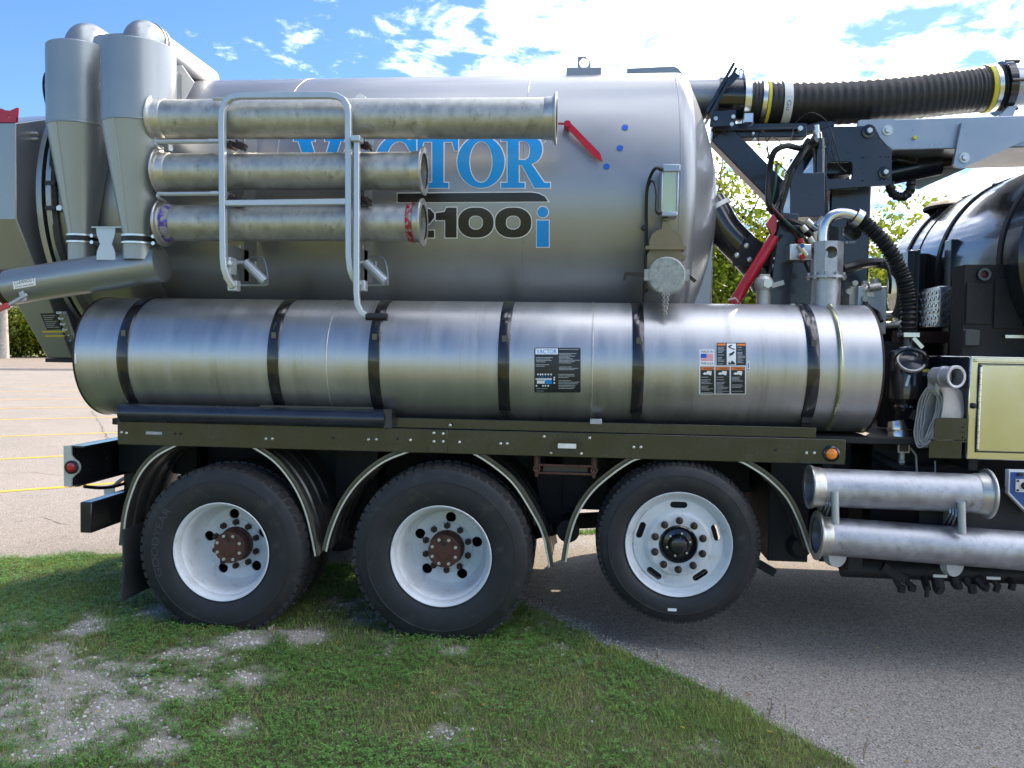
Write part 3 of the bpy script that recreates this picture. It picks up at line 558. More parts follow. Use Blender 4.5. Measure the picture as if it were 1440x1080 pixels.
def text_mesh(body, size=1.0):
    cu = bpy.data.curves.new('t', 'FONT'); cu.body = body; cu.size = size; cu.align_x = 'CENTER'; cu.resolution_u = 3
    o = bpy.data.objects.new('t', cu); COL.objects.link(o)
    dg = bpy.context.evaluated_depsgraph_get(); me = bpy.data.meshes.new_from_object(o.evaluated_get(dg))
    v = [(q.co.x, q.co.y) for q in me.vertices]; f = [tuple(p.vertices) for p in me.polygons]
    bpy.data.objects.remove(o); bpy.data.curves.remove(cu); bpy.data.meshes.remove(me)
    return v, f
TXT = {}
def txt(b, body, fmap):
    if body not in TXT:
        v, f = text_mesh(body); xs = [q[0] for q in v]; ys = [q[1] for q in v]
        x0, x1, y0, y1 = min(xs), max(xs), min(ys), max(ys); TXT[body] = ([((x-x0)/(x1-x0), (y-y0)/(y1-y0)) for x, y in v], f)
    v, f = TXT[body]; b.add([fmap(x, y) for x, y in v], f)
def hexnut(b, c, r, h, out=-1):
    c = Vector(c); b.lathe([(0, 0.0005), (0, r), (h*0.75, r), (h*0.8, r*0.62), (h*1.4, r*0.6), (h*1.4, 0.0005)], c, (0, out, 0), 6)
def drive_wheel(loc, hub_ang, label, RT):
    rim = MB()
    rim.lathe([(0.02, 0.285), (0.006, 0.300), (-0.006, 0.307), (-0.010, 0.303), (-0.006, 0.296), (0.010, 0.287), (0.030, 0.281), (0.050, 0.280), (0.062, 0.268), (0.105, 0.262), (0.160, 0.260), (0.205, 0.250), (0.225, 0.236), (0.232, 0.222)], (0, 0, 0), YA, 72)
    hh = [circ(0.190*math.cos(rad(hub_ang+72*i)), 0.190*math.sin(rad(hub_ang+72*i)), 0.033, 18) for i in range(5)]
    rim.plate([circ(0, 0, 0.226, 64), circ(0, 0, 0.10, 40)]+hh, 0.226, 0.240)
    rim.lathe([(0.228, 0.163), (0.217, 0.158), (0.215, 0.110), (0.228, 0.108)], (0, 0, 0), YA, 56)
    w = obj('wheel', rim, M['rim'], T, loc, smooth=40, label=label)
    obj('tyre', tyre(RT, 0.302, 0.27, 58), M['rubber'], w, loc, smooth=35)
    inner = MB(); inner.lathe(tyre_profile(RT, 0.302, 0.27), (0, 0.325, 0), YA, 72); obj('tyre', inner, M['rubber'], w, loc)
    dr = MB(); dr.lathe([(0.245, 0.226), (0.30, 0.225), (0.52, 0.225), (0.52, 0.05)], (0, 0, 0), YA, 40); obj('brake_drum', dr, M['matte'], w, loc)
    hub = MB(); hub.lathe([(0.23, 0.112), (0.205, 0.110), (0.195, 0.098), (0.135, 0.094), (0.130, 0.100), (0.112, 0.100), (0.106, 0.094), (0.104, 0.050), (0.098, 0.046), (0.094, 0.012), (0.094, 0.0005)], (0, 0, 0), YA, 40)
    h = obj('hub', hub, M['rust'], w, loc, smooth=30)
    bb = MB()
    hexnut(bb, (0, 0, 0), 0.021, 0.026)
    me = None
    for i in range(10):
        a = rad(18+36*i); q = loc+Vector((0.140*math.cos(a), 0.215, 0.140*math.sin(a)))
        if me is None: o = obj('lug_nut', bb, M['nut'], w, q); me = o
        else: o = me.copy(); COL.objects.link(o); link(o, w, q)
        o.location = q-loc
    cb = MB(); hexnut(cb, (0, 0, 0), 0.0105, 0.012); me = None
    for i in range(8):
        a = rad(22.5+45*i); q = loc+Vector((0.078*math.cos(a), 0.104, 0.078*math.sin(a)))
        if me is None: o = obj('hub_bolt', cb, M['steel'], w, q); me = o
        else: o = me.copy(); COL.objects.link(o); link(o, w, q)
        o.location = q-loc
    return w
def tag_wheel(loc):
    rim = MB()
    rim.lathe([(0.03, 0.288), (0.006, 0.302), (-0.006, 0.309), (-0.012, 0.305), (-0.008, 0.297), (0.006, 0.288), (0.022, 0.280), (0.034, 0.268), (0.038, 0.258), (0.034, 0.254)], (0, 0, 0), YA, 72)
    hh = []
    for i in range(5):
        a = rad(90+72*i); c = Vector((0.226*math.cos(a), 0.226*math.sin(a))); t = Vector((-math.sin(a), math.cos(a))); n = Vector((math.cos(a), math.sin(a)))
        o = []
        for sgn in (1, -1):
            for k in range(9):
                th = rad(-90+180*k/8); p = c+t*(sgn*(0.030+0.020*math.cos(th)))+n*(sgn*0.019*math.sin(th)); o.append((p.x, p.y))
        hh.append(o)
    rim.plate([circ(0, 0, 0.258, 72), circ(0, 0, 0.10, 40)]+hh, 0.030, 0.042)
    rim.lathe([(0.032, 0.196), (0.014, 0.182), (0.006, 0.176), (0.004, 0.112), (0.02, 0.106)], (0, 0, 0), YA, 64)
    w = obj('wheel', rim, M['rim'], T, loc, smooth=40, label='raised flat-faced white wheel with slotted rim')
    obj('tyre', tyre(0.468, 0.304, 0.25, 80), M['rubber'], w, loc, smooth=35)
    hb = MB(); hb.lathe([(0.03, 0.112), (0.000, 0.110), (-0.006, 0.104), (0.010, 0.098), (0.020, 0.085), (0.012, 0.060), (-0.010, 0.052), (-0.030, 0.045), (-0.034, 0.036), (-0.034, 0.0005)], (0, 0, 0), YA, 40)
    obj('hub', hb, M['black'], w, loc)
    dr = MB(); dr.lathe([(0.07, 0.05), (0.07, 0.238), (0.25, 0.238), (0.25, 0.05)], (0, 0, 0), YA, 40); obj('brake_drum', dr, M['matte'], w, loc)
    bb = MB(); bb.lathe([(0, 0.022), (0.012, 0.021), (0.030, 0.016), (0.036, 0.010), (0.036, 0.0005)], (0, 0, 0), (0, -1, 0), 12); me = None
    for i in range(10):
        a = rad(18+36*i); q = Vector((0.143*math.cos(a), -0.004-0.01, 0.143*math.sin(a)))
        if me is None: o = obj('lug_nut', bb, M['nut'], w, loc+q); me = o
        else: o = me.copy(); COL.objects.link(o); link(o, w, loc+q)
        o.location = q
    cb = MB(); hexnut(cb, (0, 0, 0), 0.007, 0.008); me = None
    for i in range(6):
        a = rad(15+60*i); q = Vector((0.068*math.cos(a), 0.0, 0.068*math.sin(a)))
        if me is None: o = obj('hub_bolt', cb, M['steel'], w, loc+q); me = o
        else: o = me.copy(); COL.objects.link(o); link(o, w, loc+q)
        o.location = q
    lb = MB(); lb.plate([rrect(-0.055, -0.005, -0.385, -0.369, 0.003)], -0.0275, -0.025); obj('tyre_tag', lb, M['white'], w, loc)
    return w
w1 = drive_wheel(Vector((-1.366, 0, 0.492)), -120, 'deep-dish white wheel at the rear with rusty hub', 0.524)
w2 = drive_wheel(Vector((0, 0, 0.520)), -132, 'deep-dish white wheel in the middle with rusty hub', 0.540)
w3 = tag_wheel(Vector((1.397, 0, 0.645)))
# raised sidewall lettering on the rear tyre
M['sidewall'] = mat('raised_sidewall_rubber', (0.050, 0.053, 0.058), 0.5, 0, 0.2, 20)
def arc_text(body, w, r, h, a_mid, span, y=-0.0245):
    b = MB(); loc = WORLD[w.name]
    def fm(x, y_):
        a = rad(a_mid+span*(0.5-x)); rr = r+h*y_; return (rr*math.cos(a), y+0.0, rr*math.sin(a))
    txt(b, body, fm); o = obj('sidewall_lettering', b, M['sidewall'], w, loc, smooth=0); return o
arc_text('GOODYEAR', w1, 0.392, 0.045, 172, 62)
for w, x, z in ((w1, -1.366, 0.5), (w2, 0.0, 0.51), (w3, 1.397, 0.645)):
    c = w.copy(); COL.objects.link(c); link(c, T, (x, 2*YC, z)); c.rotation_euler = (0, 0, math.pi)
    if 'label' in c.keys(): del c['label']
    for ch in w.children:
        if ch.name.split('.')[0] in ('tyre', 'brake_drum', 'hub'):
            d = ch.copy(); COL.objects.link(d); d.parent = c

# ---- chassis
b = MB()
for y in (0.86, 1.70): b.box(-2.45, 5.6, y-0.04, y+0.04, 0.82, 1.10)
for x in (-2.2, -1.9, -0.7, 0.62, 2.0, 2.9, 3.6): b.box(x-0.05, x+0.05, 0.82, 1.74, 0.86, 1.06)
obj('frame', b, M['matte'], T, bevel=0.006)
b = MB()
for x, z in ((-1.366, 0.5), (0, 0.51), (1.397, 0.645)):
    b = MB(); b.cyl((x, 0.3, z), (x, 2.26, z), 0.085, n=16); b.ball((x, YC, z), 0.24, 16, (1, 0.9, 1)); obj('axle', b, M['matte'], T)
b = MB()
for x in (-1.366, 0, 1.397):
    for y in (0.72, 1.84):
        b.box(x-0.30, x+0.30, y-0.05, y+0.05, 0.62, 0.74); b.cyl((x-0.25, y, 0.7), (x-0.25, y, 0.95), 0.10, n=16)
b.bar((-0.68, 0.70, 0.90), (-0.68, 0.70, 0.45), 0.10, 0.16, (1, 0, 0)); b.bar((0.62, 0.62, 1.0), (0.70, 0.62, 0.55), 0.12, 0.22, (1, 0, 0))
b.bar((0.66, 0.40, 0.62), (0.28, 0.55, 0.50), 0.06, 0.08)
b.bar((0.70, 0.9, 0.56), (1.40, 0.9, 0.62), 0.08, 0.10)
obj('suspension', b, M['matte'], T, bevel=0.01)
b = MB(); c = P(800, 737, 0.45); b.cyl((c.x, 0.30, c.z), (c.x, 0.75, c.z), 0.055, n=20); b.cyl((c.x-0.0, 0.24, c.z), (c.x, 0.30, c.z), 0.07, n=20); obj('shock_bushing', b, M['matte'], T)
b = MB(); b.box(-2.15, 2.95, 0.13, 2.43, 1.245, 1.285); b.box(0.70, 1.0, 0.55, 2.2, 0.72, 1.2); b.box(2.02, 2.55, 0.62, 2.3, 0.50, 1.2); b.box(-0.85, -0.55, 0.62, 2.2, 0.72, 1.2)  # plate under the tanks added to block light
b.box(2.0, 6.3, 1.95, 2.45, 0.42, 1.24); b.box(2.62, 4.6, 0.45, 0.60, 0.55, 1.25)  # first box is unseen on the far side, added to shape the shadow
obj('light_block_deck', b, M['matte'], T, bevel=0.006)
# air reservoir behind the tag wheel and lower cross frame
b = MB(); c = P(1117, 762, 0.45); b.lathe([(-0.16, 0.001), (-0.15, 0.05), (-0.11, 0.078), (0.5, 0.078), (0.54, 0.05), (0.55, 0.001)], c, (0, 1, 0), 20); obj('air_tank', b, M['matte'], T)
b = MB(); a = P(1088, 660, 0.35); c = P(1078, 800, 0.35); b.box(a.x-0.02, a.x+0.22, 0.35, 0.9, c.z+0.05, 1.2); b.bar(P(1062, 790, 0.32), P(1090, 806, 0.30), 0.03, 0.05); obj('axle_lift_bracket', b, M['matte'], T, bevel=0.006)

# ---- side rail
zt, zb = 1.2764, 1.1308; xl = P(165, 605, 0.05).x; xr = P(1189, 637, 0.05).x
b = MB(); b.box(xl, xr, 0.05, 0.058, zb, zt); b.box(xl, xr, 0.058, 0.13, zt-0.010, zt-0.002); b.box(xl, xr, 0.058, 0.12, zb+0.002, zb+0.010)
rail = obj('side_rail', b, M['rail'], T, bevel=0.003)
b = MB(); x0 = P(553, 590, 0.075).x; x1 = P(1148, 604, 0.075).x; b.box(x0, x1, 0.075, 0.083, zt+0.001, zt+0.062); b.box(x0, x1, 0.083, 0.14, zt+0.054, zt+0.060); obj('upper_angle', b, M['rail'], T, bevel=0.003)
b = MB(); b.box(xl, xr, 2.50, 2.51, zb-0.35, zt); obj('far_rail_shadow_skirt', b, M['rail'], T)  # far rail carried lower as an added skirt, to set the shadow edge
b = MB(); x0 = P(602, 620, 0.045).x; x1 = P(629, 620, 0.045).x; b.box(x0, x1, 0.044, 0.0495, zb+0.004, zt-0.004); obj('splice_plate', b, M['rail'], rail, bevel=0.002)
bolt = MB(); bolt.lathe([(0, 0.0095), (0.003, 0.009), (0.006, 0.006), (0.007, 0.0005)], (0, 0, 0), (0, -1, 0), 12); bm0 = None
for px, py in ((178, 609), (171, 608), (374, 617), (383, 617), (518, 618), (529, 618), (577, 619), (610, 609), (610, 621), (623, 610), (623, 621), (646, 622), (704, 624), (713, 624), (765, 614), (829, 616), (775, 637), (817, 638), (891, 629), (901, 629), (1134, 637), (1145, 637), (633, 598)):
    q = P(px, py, 0.049 if not 600 < px < 630 else 0.043)
    if bm0 is None: bm0 = obj('rail_bolt', bolt, M['steel'], rail, q)
    else: o = bm0.copy(); COL.objects.link(o); link(o, rail, q)
b = MB()
for px, py in ((246, 610), (254, 610), (469, 616), (559, 617), (1091, 633)):
    q = P(px, py, 0.0485); b.box(q.x-0.007, q.x+0.007, 0.0475, 0.0495, q.z-0.007, q.z+0.007)
obj('rail_hole', b, M['matte'], rail)
b = MB(); q = P(217, 609, 0.047); b.plate([rrect(q.x-0.055, q.x+0.05, q.z-0.009, q.z+0.009, 0.003)], 0.046, 0.0485); obj('rail_tag', b, M['print'], rail)
# oval white marker lamp
q = P(797, 627, 0.04); b = MB(); b.m = 0; b.plate([rrect(q.x-0.092, q.x+0.092, q.z-0.044, q.z+0.044, 0.043, 8), rrect(q.x-0.074, q.x+0.074, q.z-0.030, q.z+0.030, 0.029, 8)], 0.030, 0.0495)
b.plate([rrect(q.x-0.076, q.x+0.076, q.z-0.032, q.z+0.032, 0.030, 8)], 0.040, 0.0497); b.m = 1; b.plate([rrect(q.x-0.052, q.x+0.056, q.z-0.014, q.z+0.014, 0.004, 3)], 0.033, 0.0395); obj('oval_marker_lamp', b, [M['black'], M['clear']], rail)
# amber round marker
q = P(1169, 638, 0.045); b = MB(); b.lathe([(0.006, 0.048), (-0.010, 0.046), (-0.016, 0.036), (-0.006, 0.033)], q, YA, 32); b.m = 1; b.lathe([(-0.006, 0.034), (-0.014, 0.030), (-0.019, 0.020), (-0.021, 0.0005)], q, YA, 32); obj('amber_marker_lamp', b, [M['black'], M['amber']], rail)
# rusty step below the rail
b = MB(); a = P(752, 652, 0.09); c = P(838, 668, 0.09)
b.box(a.x, c.x, 0.08, 0.10, c.z+0.045, c.z+0.058); b.box(a.x, c.x, 0.08, 0.10, c.z-0.002, c.z+0.010)
for x in (a.x+0.012, c.x-0.012):
    b.pipe((x, 0.075, c.z+0.028), (x, 0.14, c.z+0.028), 0.022, 0.012, 16); b.box(x-0.018, x+0.018, 0.10, 0.16, c.z+0.03, 1.145); b.bar((x, 0.09, c.z-0.02), (x, 0.09, zb), 0.018, 0.018)
obj('tow_step', b, M['rust'], T, bevel=0.002)
b = MB(); b.box(a.x+0.05, c.x-0.05, 0.11, 0.118, c.z-0.005, c.z+0.055); obj('step_plate', b, M['navy'], T)
# long black roller tube on the rail
b = MB(); p0, p1 = P(172, 583, 0.04), P(543, 586, 0.04); p1.z = p0.z = (p0.z+p1.z)/2
b.pipe(p0, p1, 0.058, 0.048, 36); b.box(p1.x-0.005, p1.x+0.045, 0.0, 0.10, p0.z-0.05, p0.z+0.06); b.box(p0.x-0.02, p0.x+0.01, 0.02, 0.12, p0.z-0.06, p0.z+0.02); obj('roller_tube', b, M['navy'], T)
b = MB(); a = P(366, 571, -0.005); c = P(337, 571, -0.005); b.bar(a, P(525, 574, -0.005), 0.01, 0.012); obj('roller_flap', b, M['navy'], T)

# ---- fenders
def fender(pxs, name_lbl, flip):
    ctr = [P(x, y, 0.066) for x, y in pxs]; pts = spline(ctr, 5); b = MB(); rows = []
    ys = [0.0, 0.004, 0.012, 0.10, 0.11, 0.13, 0.14, 0.24, 0.25, 0.27, 0.28, 0.38, 0.39, 0.41, 0.42, 0.56, 0.60]
    hs = [-0.018, -0.004, 0, 0, 0.010, 0.010, 0, 0, 0.010, 0.010, 0, 0, 0.010, 0.010, 0, 0, -0.016]
    n = len(pts); vs = []
    for lay in (0, 0.005):
        for i, p in enumerate(pts):
            t = (pts[min(i+1, n-1)]-pts[max(i-1, 0)]).normalized(); nn = Vector((t.z, 0, -t.x))*flip
            for y, h in zip(ys, hs): vs.append(p+nn*(h-lay)+YA*y)
    m = len(ys); fs = []
    for l_ in (0, 1):
        o_ = l_*n*m
        fs += [(o_+i*m+j, o_+i*m+j+1, o_+(i+1)*m+j+1, o_+(i+1)*m+j) for i in range(n-1) for j in range(m-1)]
    o2 = n*m
    fs += [(i*m, (i+1)*m, o2+(i+1)*m, o2+i*m) for i in range(n-1)]+[(i*m+m-1, o2+i*m+m-1, o2+(i+1)*m+m-1, (i+1)*m+m-1) for i in range(n-1)]
    fs += [(j, o2+j, o2+j+1, j+1) for j in range(m-1)]+[((n-1)*m+j, (n-1)*m+j+1, o2+(n-1)*m+j+1, o2+(n-1)*m+j) for j in range(m-1)]
    b.add(vs, fs); fo = obj('fender', b, M['fender'], T, smooth=40)
    e = MB(); prev = None; cs = []
    for i, p in enumerate(pts):
        t = (pts[min(i+1, n-1)]-pts[max(i-1, 0)]).normalized(); nn = Vector((t.z, 0, -t.x))*flip; cs.append((p+nn*0.006-YA*0.004, nn))
    vs = []
    for p, nn in cs: vs += [p+nn*0.005, p-nn*0.006, p-nn*0.006+YA*0.004, p+nn*0.005+YA*0.004]
    e.add(vs, [(4*i+j, 4*i+(j+1) % 4, 4*i+4+(j+1) % 4, 4*i+4+j) for i in range(n-1) for j in range(4)]+[(0, 1, 2, 3), (4*n-4, 4*n-3, 4*n-2, 4*n-1)])
    obj('edge_trim', e, M['trim'], fo, smooth=30)
M['fender'] = mat('fender_stainless', (0.16, 0.16, 0.145), 0.34, 0.75, 0.15, 8, 0.03, 20, dirt=((0.10, 0.09, 0.07), 8, 0.55, 0.75))
M['trim'] = mat('fender_edge', (0.62, 0.61, 0.55), 0.4, 0.5, 0.08, 20)
fender([(256, 622), (243.7, 627), (217.5, 642), (197, 665), (184, 694.6), (175.8, 726.7), (171.7, 767.5)], '', -1)
fender([(345, 624), (360, 630), (389.6, 651), (416, 686), (433, 726.7), (445, 782)], '', 1)
fender([(585, 631), (567, 636.4), (536, 650), (504, 676.7), (481, 708.8), (464.8, 746.7), (457.5, 775)], '', -1)
fender([(655, 633), (670.4, 638.8), (696.7, 656), (723, 679.6), (746, 714.6), (763.8, 749.6), (774, 797.7)], '', 1)
fender([(905, 642), (888.5, 647), (861, 665), (831.7, 691), (811, 723), (799.6, 758), (794, 790)], '', -1)
fender([(1036, 646), (1050.6, 652), (1081, 672), (1107.5, 700), (1125, 735), (1139.6, 777)], '', 1)
b = MB(); a = P(171, 745, 0.03); c = P(167, 846, 0.03); x0 = a.x
vs = []
for z, s in ((a.z, 0), (a.z*0.55+c.z*0.45, 0.006), (c.z, -0.012)): vs += [(x0+s, 0.03, z), (x0+s+0.02, 0.64, z), (x0+s+0.032, 0.64, z), (x0+s+0.012, 0.03, z)]
b.add(vs, [(4*i+j, 4*i+(j+1) % 4, 4*i+4+(j+1) % 4, 4*i+4+j) for i in range(2) for j in range(4)]+[(0, 1, 2, 3), (8, 9, 10, 11)]); obj('mud_flap', b, M['flap'], T, smooth=0)

# ---- rear bumper and underrun bar
b = MB(); a = P(90, 627, 0.06); c = P(113, 685, 0.06); bx0, bx1 = a.x, c.x
b.m = 0; b.box(bx0+0.02, bx0+0.035, 0.07, 2.5, c.z, a.z); b.box(bx0+0.035, bx1+0.02, 0.07, 2.5, a.z-0.012, a.z); b.box(bx0+0.035, bx1-0.02, 0.07, 2.5, c.z, c.z+0.012)
bumper = obj('rear_bumper', b, M['black'], T, bevel=0.003)
q = P(101, 657, 0.05)
b = MB(); e = 0.05
prof = [(bx0, c.z), (bx0+0.05, c.z), (bx0+0.052, q.z-0.075)]+[(q.x+0.052*math.cos(rad(t)), q.z+0.052*math.sin(rad(t))) for t in (-70, -45, -20, 0, 20, 45, 70)]+[(bx0+0.052, q.z+0.075), (bx0+0.05, a.z), (bx0, a.z)]
b.plate([prof], 0.055, 0.066); obj('bumper_end_plate', b, M['rackpaint'], bumper)
b = MB(); b.lathe([(0.004, 0.043), (-0.012, 0.042), (-0.016, 0.034), (-0.008, 0.030)], q, YA, 32); b.m = 1; b.lathe([(-0.006, 0.032), (-0.012, 0.029), (-0.014, 0.018), (-0.020, 0.017), (-0.021, 0.0005)], q, YA, 32); obj('tail_lamp', b, [M['hose'], M['redlens']], bumper)
b = MB()
for px, py, yy in ((144, 643, 0.75), (165, 638, 1.15)):
    q = P(px, py, yy); b.lathe([(0, 0.075), (0.012, 0.07), (0.016, 0.02), (0.05, 0.018), (0.05, 0.0005)], (bx0+0.036, yy, q.z), (1, 0, 0), 24)
obj('bumper_socket', b, M['rackpaint'], bumper)
b = MB(); b.box(bx0+0.06, bx0+0.62, 0.55, 0.62, c.z+0.02, a.z-0.03); b.box(bx0+0.06, bx0+0.62, 1.9, 1.97, c.z+0.02, a.z-0.03); obj('bumper_bracket', b, M['matte'], T, bevel=0.004)
b = MB(); b.tube(spline([P(118, 684, 0.4), P(140, 686, 0.5), P(160, 684, 0.6), P(178, 679, 0.7)], 5), 0.012, 8); b.tube(spline([P(160, 684, 0.6), P(172, 674, 0.8), P(184, 670, 1.0)], 5), 0.014, 8); obj('brake_hose', b, M['hose'], T)
b = MB(); a = P(146, 684, 0.6); c = P(161, 696, 0.6); b.plate([rrect(a.x, c.x, c.z, a.z, 0.008)], 0.6, 0.607); obj('hanging_tag', b, M['whitem'], T)
b = MB(); a = P(112, 706, 0.12); c = P(129, 750, 0.12); b.box(a.x, c.x+0.0, 0.12, 2.4, c.z, a.z); b.cyl((a.x-0.0, 0.4, (a.z+c.z)/2), (a.x-0.03, 0.4, (a.z+c.z)/2), 0.06, n=16); ub = obj('underrun_bar', b, M['black'], T, bevel=0.008)
b = MB(); a = P(180, 690, 0.7); b.box(a.x-0.02, a.x+0.06, 0.68, 0.76, 0.6, 1.1); b.box(a.x-0.02, a.x+0.06, 1.78, 1.86, 0.6, 1.1); b.box(ub.location.x, a.x, 0.69, 0.75, 0.62, 0.70); obj('underrun_bracket', b, M['matte'], T, bevel=0.004)

# ---- water tank
wx0, wx1 = P(102, 505, WY-WR).x, P(1244, 520, WY-WR).x
def wt(y, nm):
    b = MB(); b.lathe([(-0.012, 0.001), (-0.012, 0.20), (-0.004, 0.35), (0.0, WR-0.008), (0.004, WR), (wx1-wx0-0.004, WR), (wx1-wx0, WR-0.008), (wx1-wx0+0.01, 0.2), (wx1-wx0+0.01, 0.001)], (wx0, y, WZ), (1, 0, 0), 128)
    return obj(nm, b, M['alu'], T, smooth=25)
wtank = wt(WY, 'water_tank'); wt(2*YC-WY, 'water_tank')
for X in (wx0+0.004, wx1-0.004):
    b = MB(); b.lathe([(-0.006, WR-0.002), (-0.005, WR+0.003), (0.005, WR+0.003), (0.006, WR-0.002)], (X, WY, WZ), (1, 0, 0), 96); obj('end_seam', b, M['nut'], wtank)
for px in (458, 833):
    X = P(px, 500, WY-WR).x; b = MB(); b.lathe([(-0.006, WR-0.001), (-0.003, WR+0.0035), (0.003, WR+0.0035), (0.006, WR-0.001)], (X, WY, WZ), (1, 0, 0), 96); obj('weld_seam', b, M['flange'], wtank)
b = MB(); X = P(1183, 510, WY-WR).x; pts = [Vector((X, WY-(WR+0.008)*math.cos(rad(t)), WZ+(WR+0.008)*math.sin(rad(t)))) for t in range(-62, 76, 6)]; b.tube(pts, 0.013, 10); b.ball(pts[0], 0.016, 8); b.ball(pts[-1], 0.018, 8); obj('sight_tube', b, M['acrylic'], wtank)
SX = [-1.984, -1.032, -0.4123, 0.3623, 1.1412, 2.1205]
b = MB(); hw = 0.034; R1 = WR+0.006; k = []
for t in range(-46, 151, 4): k.append((math.cos(rad(t)), math.sin(rad(t))))
vs = []
for c_, s_ in k:
    for x, r_ in ((-hw, R1-0.005), (-hw, R1), (-hw+0.006, R1+0.004), (hw-0.006, R1+0.004), (hw, R1), (hw, R1-0.005)): vs.append((x, -r_*c_, r_*s_))
b.add(vs, [(6*i+j, 6*i+(j+1) % 6, 6*i+6+(j+1) % 6, 6*i+6+j) for i in range(len(k)-1) for j in range(6)]+[(0, 1, 2, 3, 4, 5), tuple(range(6*len(k)-6, 6*len(k)))])
c_, s_ = k[0]; pa = Vector((0, -(R1+0.002)*c_, (R1+0.002)*s_)); b.bar(pa+Vector((0, -0.006, 0.03)), pa+Vector((0, 0.03, -0.05)), 0.052, 0.022, (0, -1, -1)); b.bar(pa+Vector((0, 0.02, -0.04)), pa+Vector((0, 0.055, -0.09)), 0.012, 0.012); b.box(-0.045, 0.045, pa.y+0.03, pa.y+0.16, pa.z-0.105, pa.z-0.07)
c_, s_ = math.cos(rad(22)), math.sin(rad(22)); b.box(-0.014, 0.014, -R1*c_-0.010, -R1*c_, R1*s_-0.02, R1*s_+0.02)
s0 = None
for X in SX:
    if s0 is None: s0 = obj('tank_strap', b, M['black'], wtank, (X, WY, WZ), smooth=40)
    else: o = s0.copy(); COL.objects.link(o); link(o, wtank, (X, WY, WZ))
# tank saddle drain plate
b = MB(); q = P(838, 592, 0.06); b.box(q.x-0.035, q.x+0.035, 0.055, 0.10, q.z-0.02, q.z+0.012); obj('saddle_clip', b, M['galvlow'], wtank, bevel=0.003)

# decals on the water tank: traced in picture coordinates onto the cylinder
def wmap(d): return lambda x, y: CY(x, y, WY, WZ, WR+d)
def rc(x0, x1, y0, y1): return [(x0, y0), (x1, y0), (x1, y1), (x0, y1)]
def lines(b, x0, x1, y0, y1, step, fm, seed, th=0.9, mi=1):
    rr = random.Random(seed); b.m = mi; y = y0
    while y < y1:
        if rr.random() > 0.14: b.flat([rc(x0, x0+(x1-x0)*rr.uniform(0.45, 1.0), y, y+th)], fm)
        y += step
b = MB(); b.flat([rrect(751.5, 816.5, 489, 552, 2)], wmap(0.002), 5)
b.m = 1; b.flat([rc(753, 784.5, 490, 498.3)], wmap(0.003), 5)
lines(b, 753.5, 781, 500.5, 516, 2.0, wmap(0.0035), 1, 0.8, 2); lines(b, 786, 815, 491, 521, 1.9, wmap(0.0035), 2, 0.8, 2); lines(b, 785, 815, 526, 546, 2.2, wmap(0.0035), 3, 0.9, 2); lines(b, 754, 778, 546, 551, 1.7, wmap(0.0035), 9, 0.7, 2)
b.m = 3; b.flat([rc(767, 776, 534, 540)], wmap(0.0035)); b.m = 1; b.flat([rc(753, 776, 532, 534)], wmap(0.003)); b.flat([rc(755, 766, 535, 539.5)], wmap(0.003)); b.flat([rc(766, 776, 532, 536)], wmap(0.003))
for x, y in ((756.5, 526.5), (760, 526.5), (763, 526.5), (767, 526.5), (771, 526.5), (775, 526.5), (779.5, 531), (779.5, 534), (779.5, 538.5), (754.5, 542.5), (763.5, 542.5), (767, 542.5), (771, 542.5)): b.flat([circ(x, y, 1.25, 10)], wmap(0.0035))
b.m = 3
for x, x2 in ((757, 760), (760, 763), (763, 765), (767, 767.5), (771, 770), (775, 773)): b.flat([[(x-0.3, 528), (x+0.3, 528), (x2+0.3, 532.5), (x2-0.3, 532.5)]], wmap(0.0032))
txt(b, 'VACTOR', lambda x, y: CY(754.5+28.5*x, 497.3-6.2*y, WY, WZ, WR+0.0042))
obj('operating_decal', b, [M['decal'], M['white'], M['print'], M['blue']], wtank, smooth=0)
b = MB(); b.m = 1; b.flat([rc(983.5, 1004.5, 491.5, 515)], wmap(0.002), 5); b.flat([rrect(983, 1049, 514, 554.5, 1.5)], wmap(0.002), 5)
b.m = 0; b.flat([rc(1008, 1049, 482, 514)], wmap(0.002), 5); b.m = 1; b.flat([rc(1022, 1035, 483, 513.3)], wmap(0.003), 5)
for x0, x1 in ((985, 1004.5), (1006.3, 1026), (1028, 1047.7)):
    b.m = 0; b.flat([rc(x0, x1, 515.5, 553.5)], wmap(0.003), 5); b.m = 3; b.flat([rc(x0+0.8, x1-0.8, 516.2, 520.3)], wmap(0.004)); b.m = 1; b.flat([[(x0+3, 526), (x0+6, 523.5), (x0+9, 524), (x0+9, 521.5), (x0+16, 522), (x0+15, 528), (x0+10, 526.5), (x0+6, 527)]], wmap(0.004))
    lines(b, x0+1.2, x1-1.2, 530, 552, 1.8, wmap(0.004), int(x0), 0.8, 2); b.m = 0; txt(b, 'WARNING', lambda x, y, x0=x0: CY(x0+5+12.5*x, 519.6-2.4*y, WY, WZ, WR+0.0048))
b.m = 3; b.flat([rc(1009, 1020.5, 483, 486)], wmap(0.003)); b.flat([rc(1036.5, 1048.3, 483.3, 486.2)], wmap(0.003))
lines(b, 1009.3, 1020.5, 488, 512, 1.8, wmap(0.003), 21, 0.8, 2); lines(b, 1037, 1048.3, 488, 510, 1.8, wmap(0.003), 22, 0.8, 2)
b.m = 0
for pg in ([(1023.5, 487), (1028, 484.5), (1030, 486), (1026, 488), (1034, 491), (1033, 492), (1025, 489)], [(1024, 498), (1029, 496), (1032, 493.5), (1033, 496), (1030, 499), (1024, 502), (1027, 499)], [(1025, 508), (1027, 511), (1029, 507), (1031, 508), (1034, 511), (1034, 512.5), (1024, 512.5)]): b.flat([pg], wmap(0.004))
b.m = 4
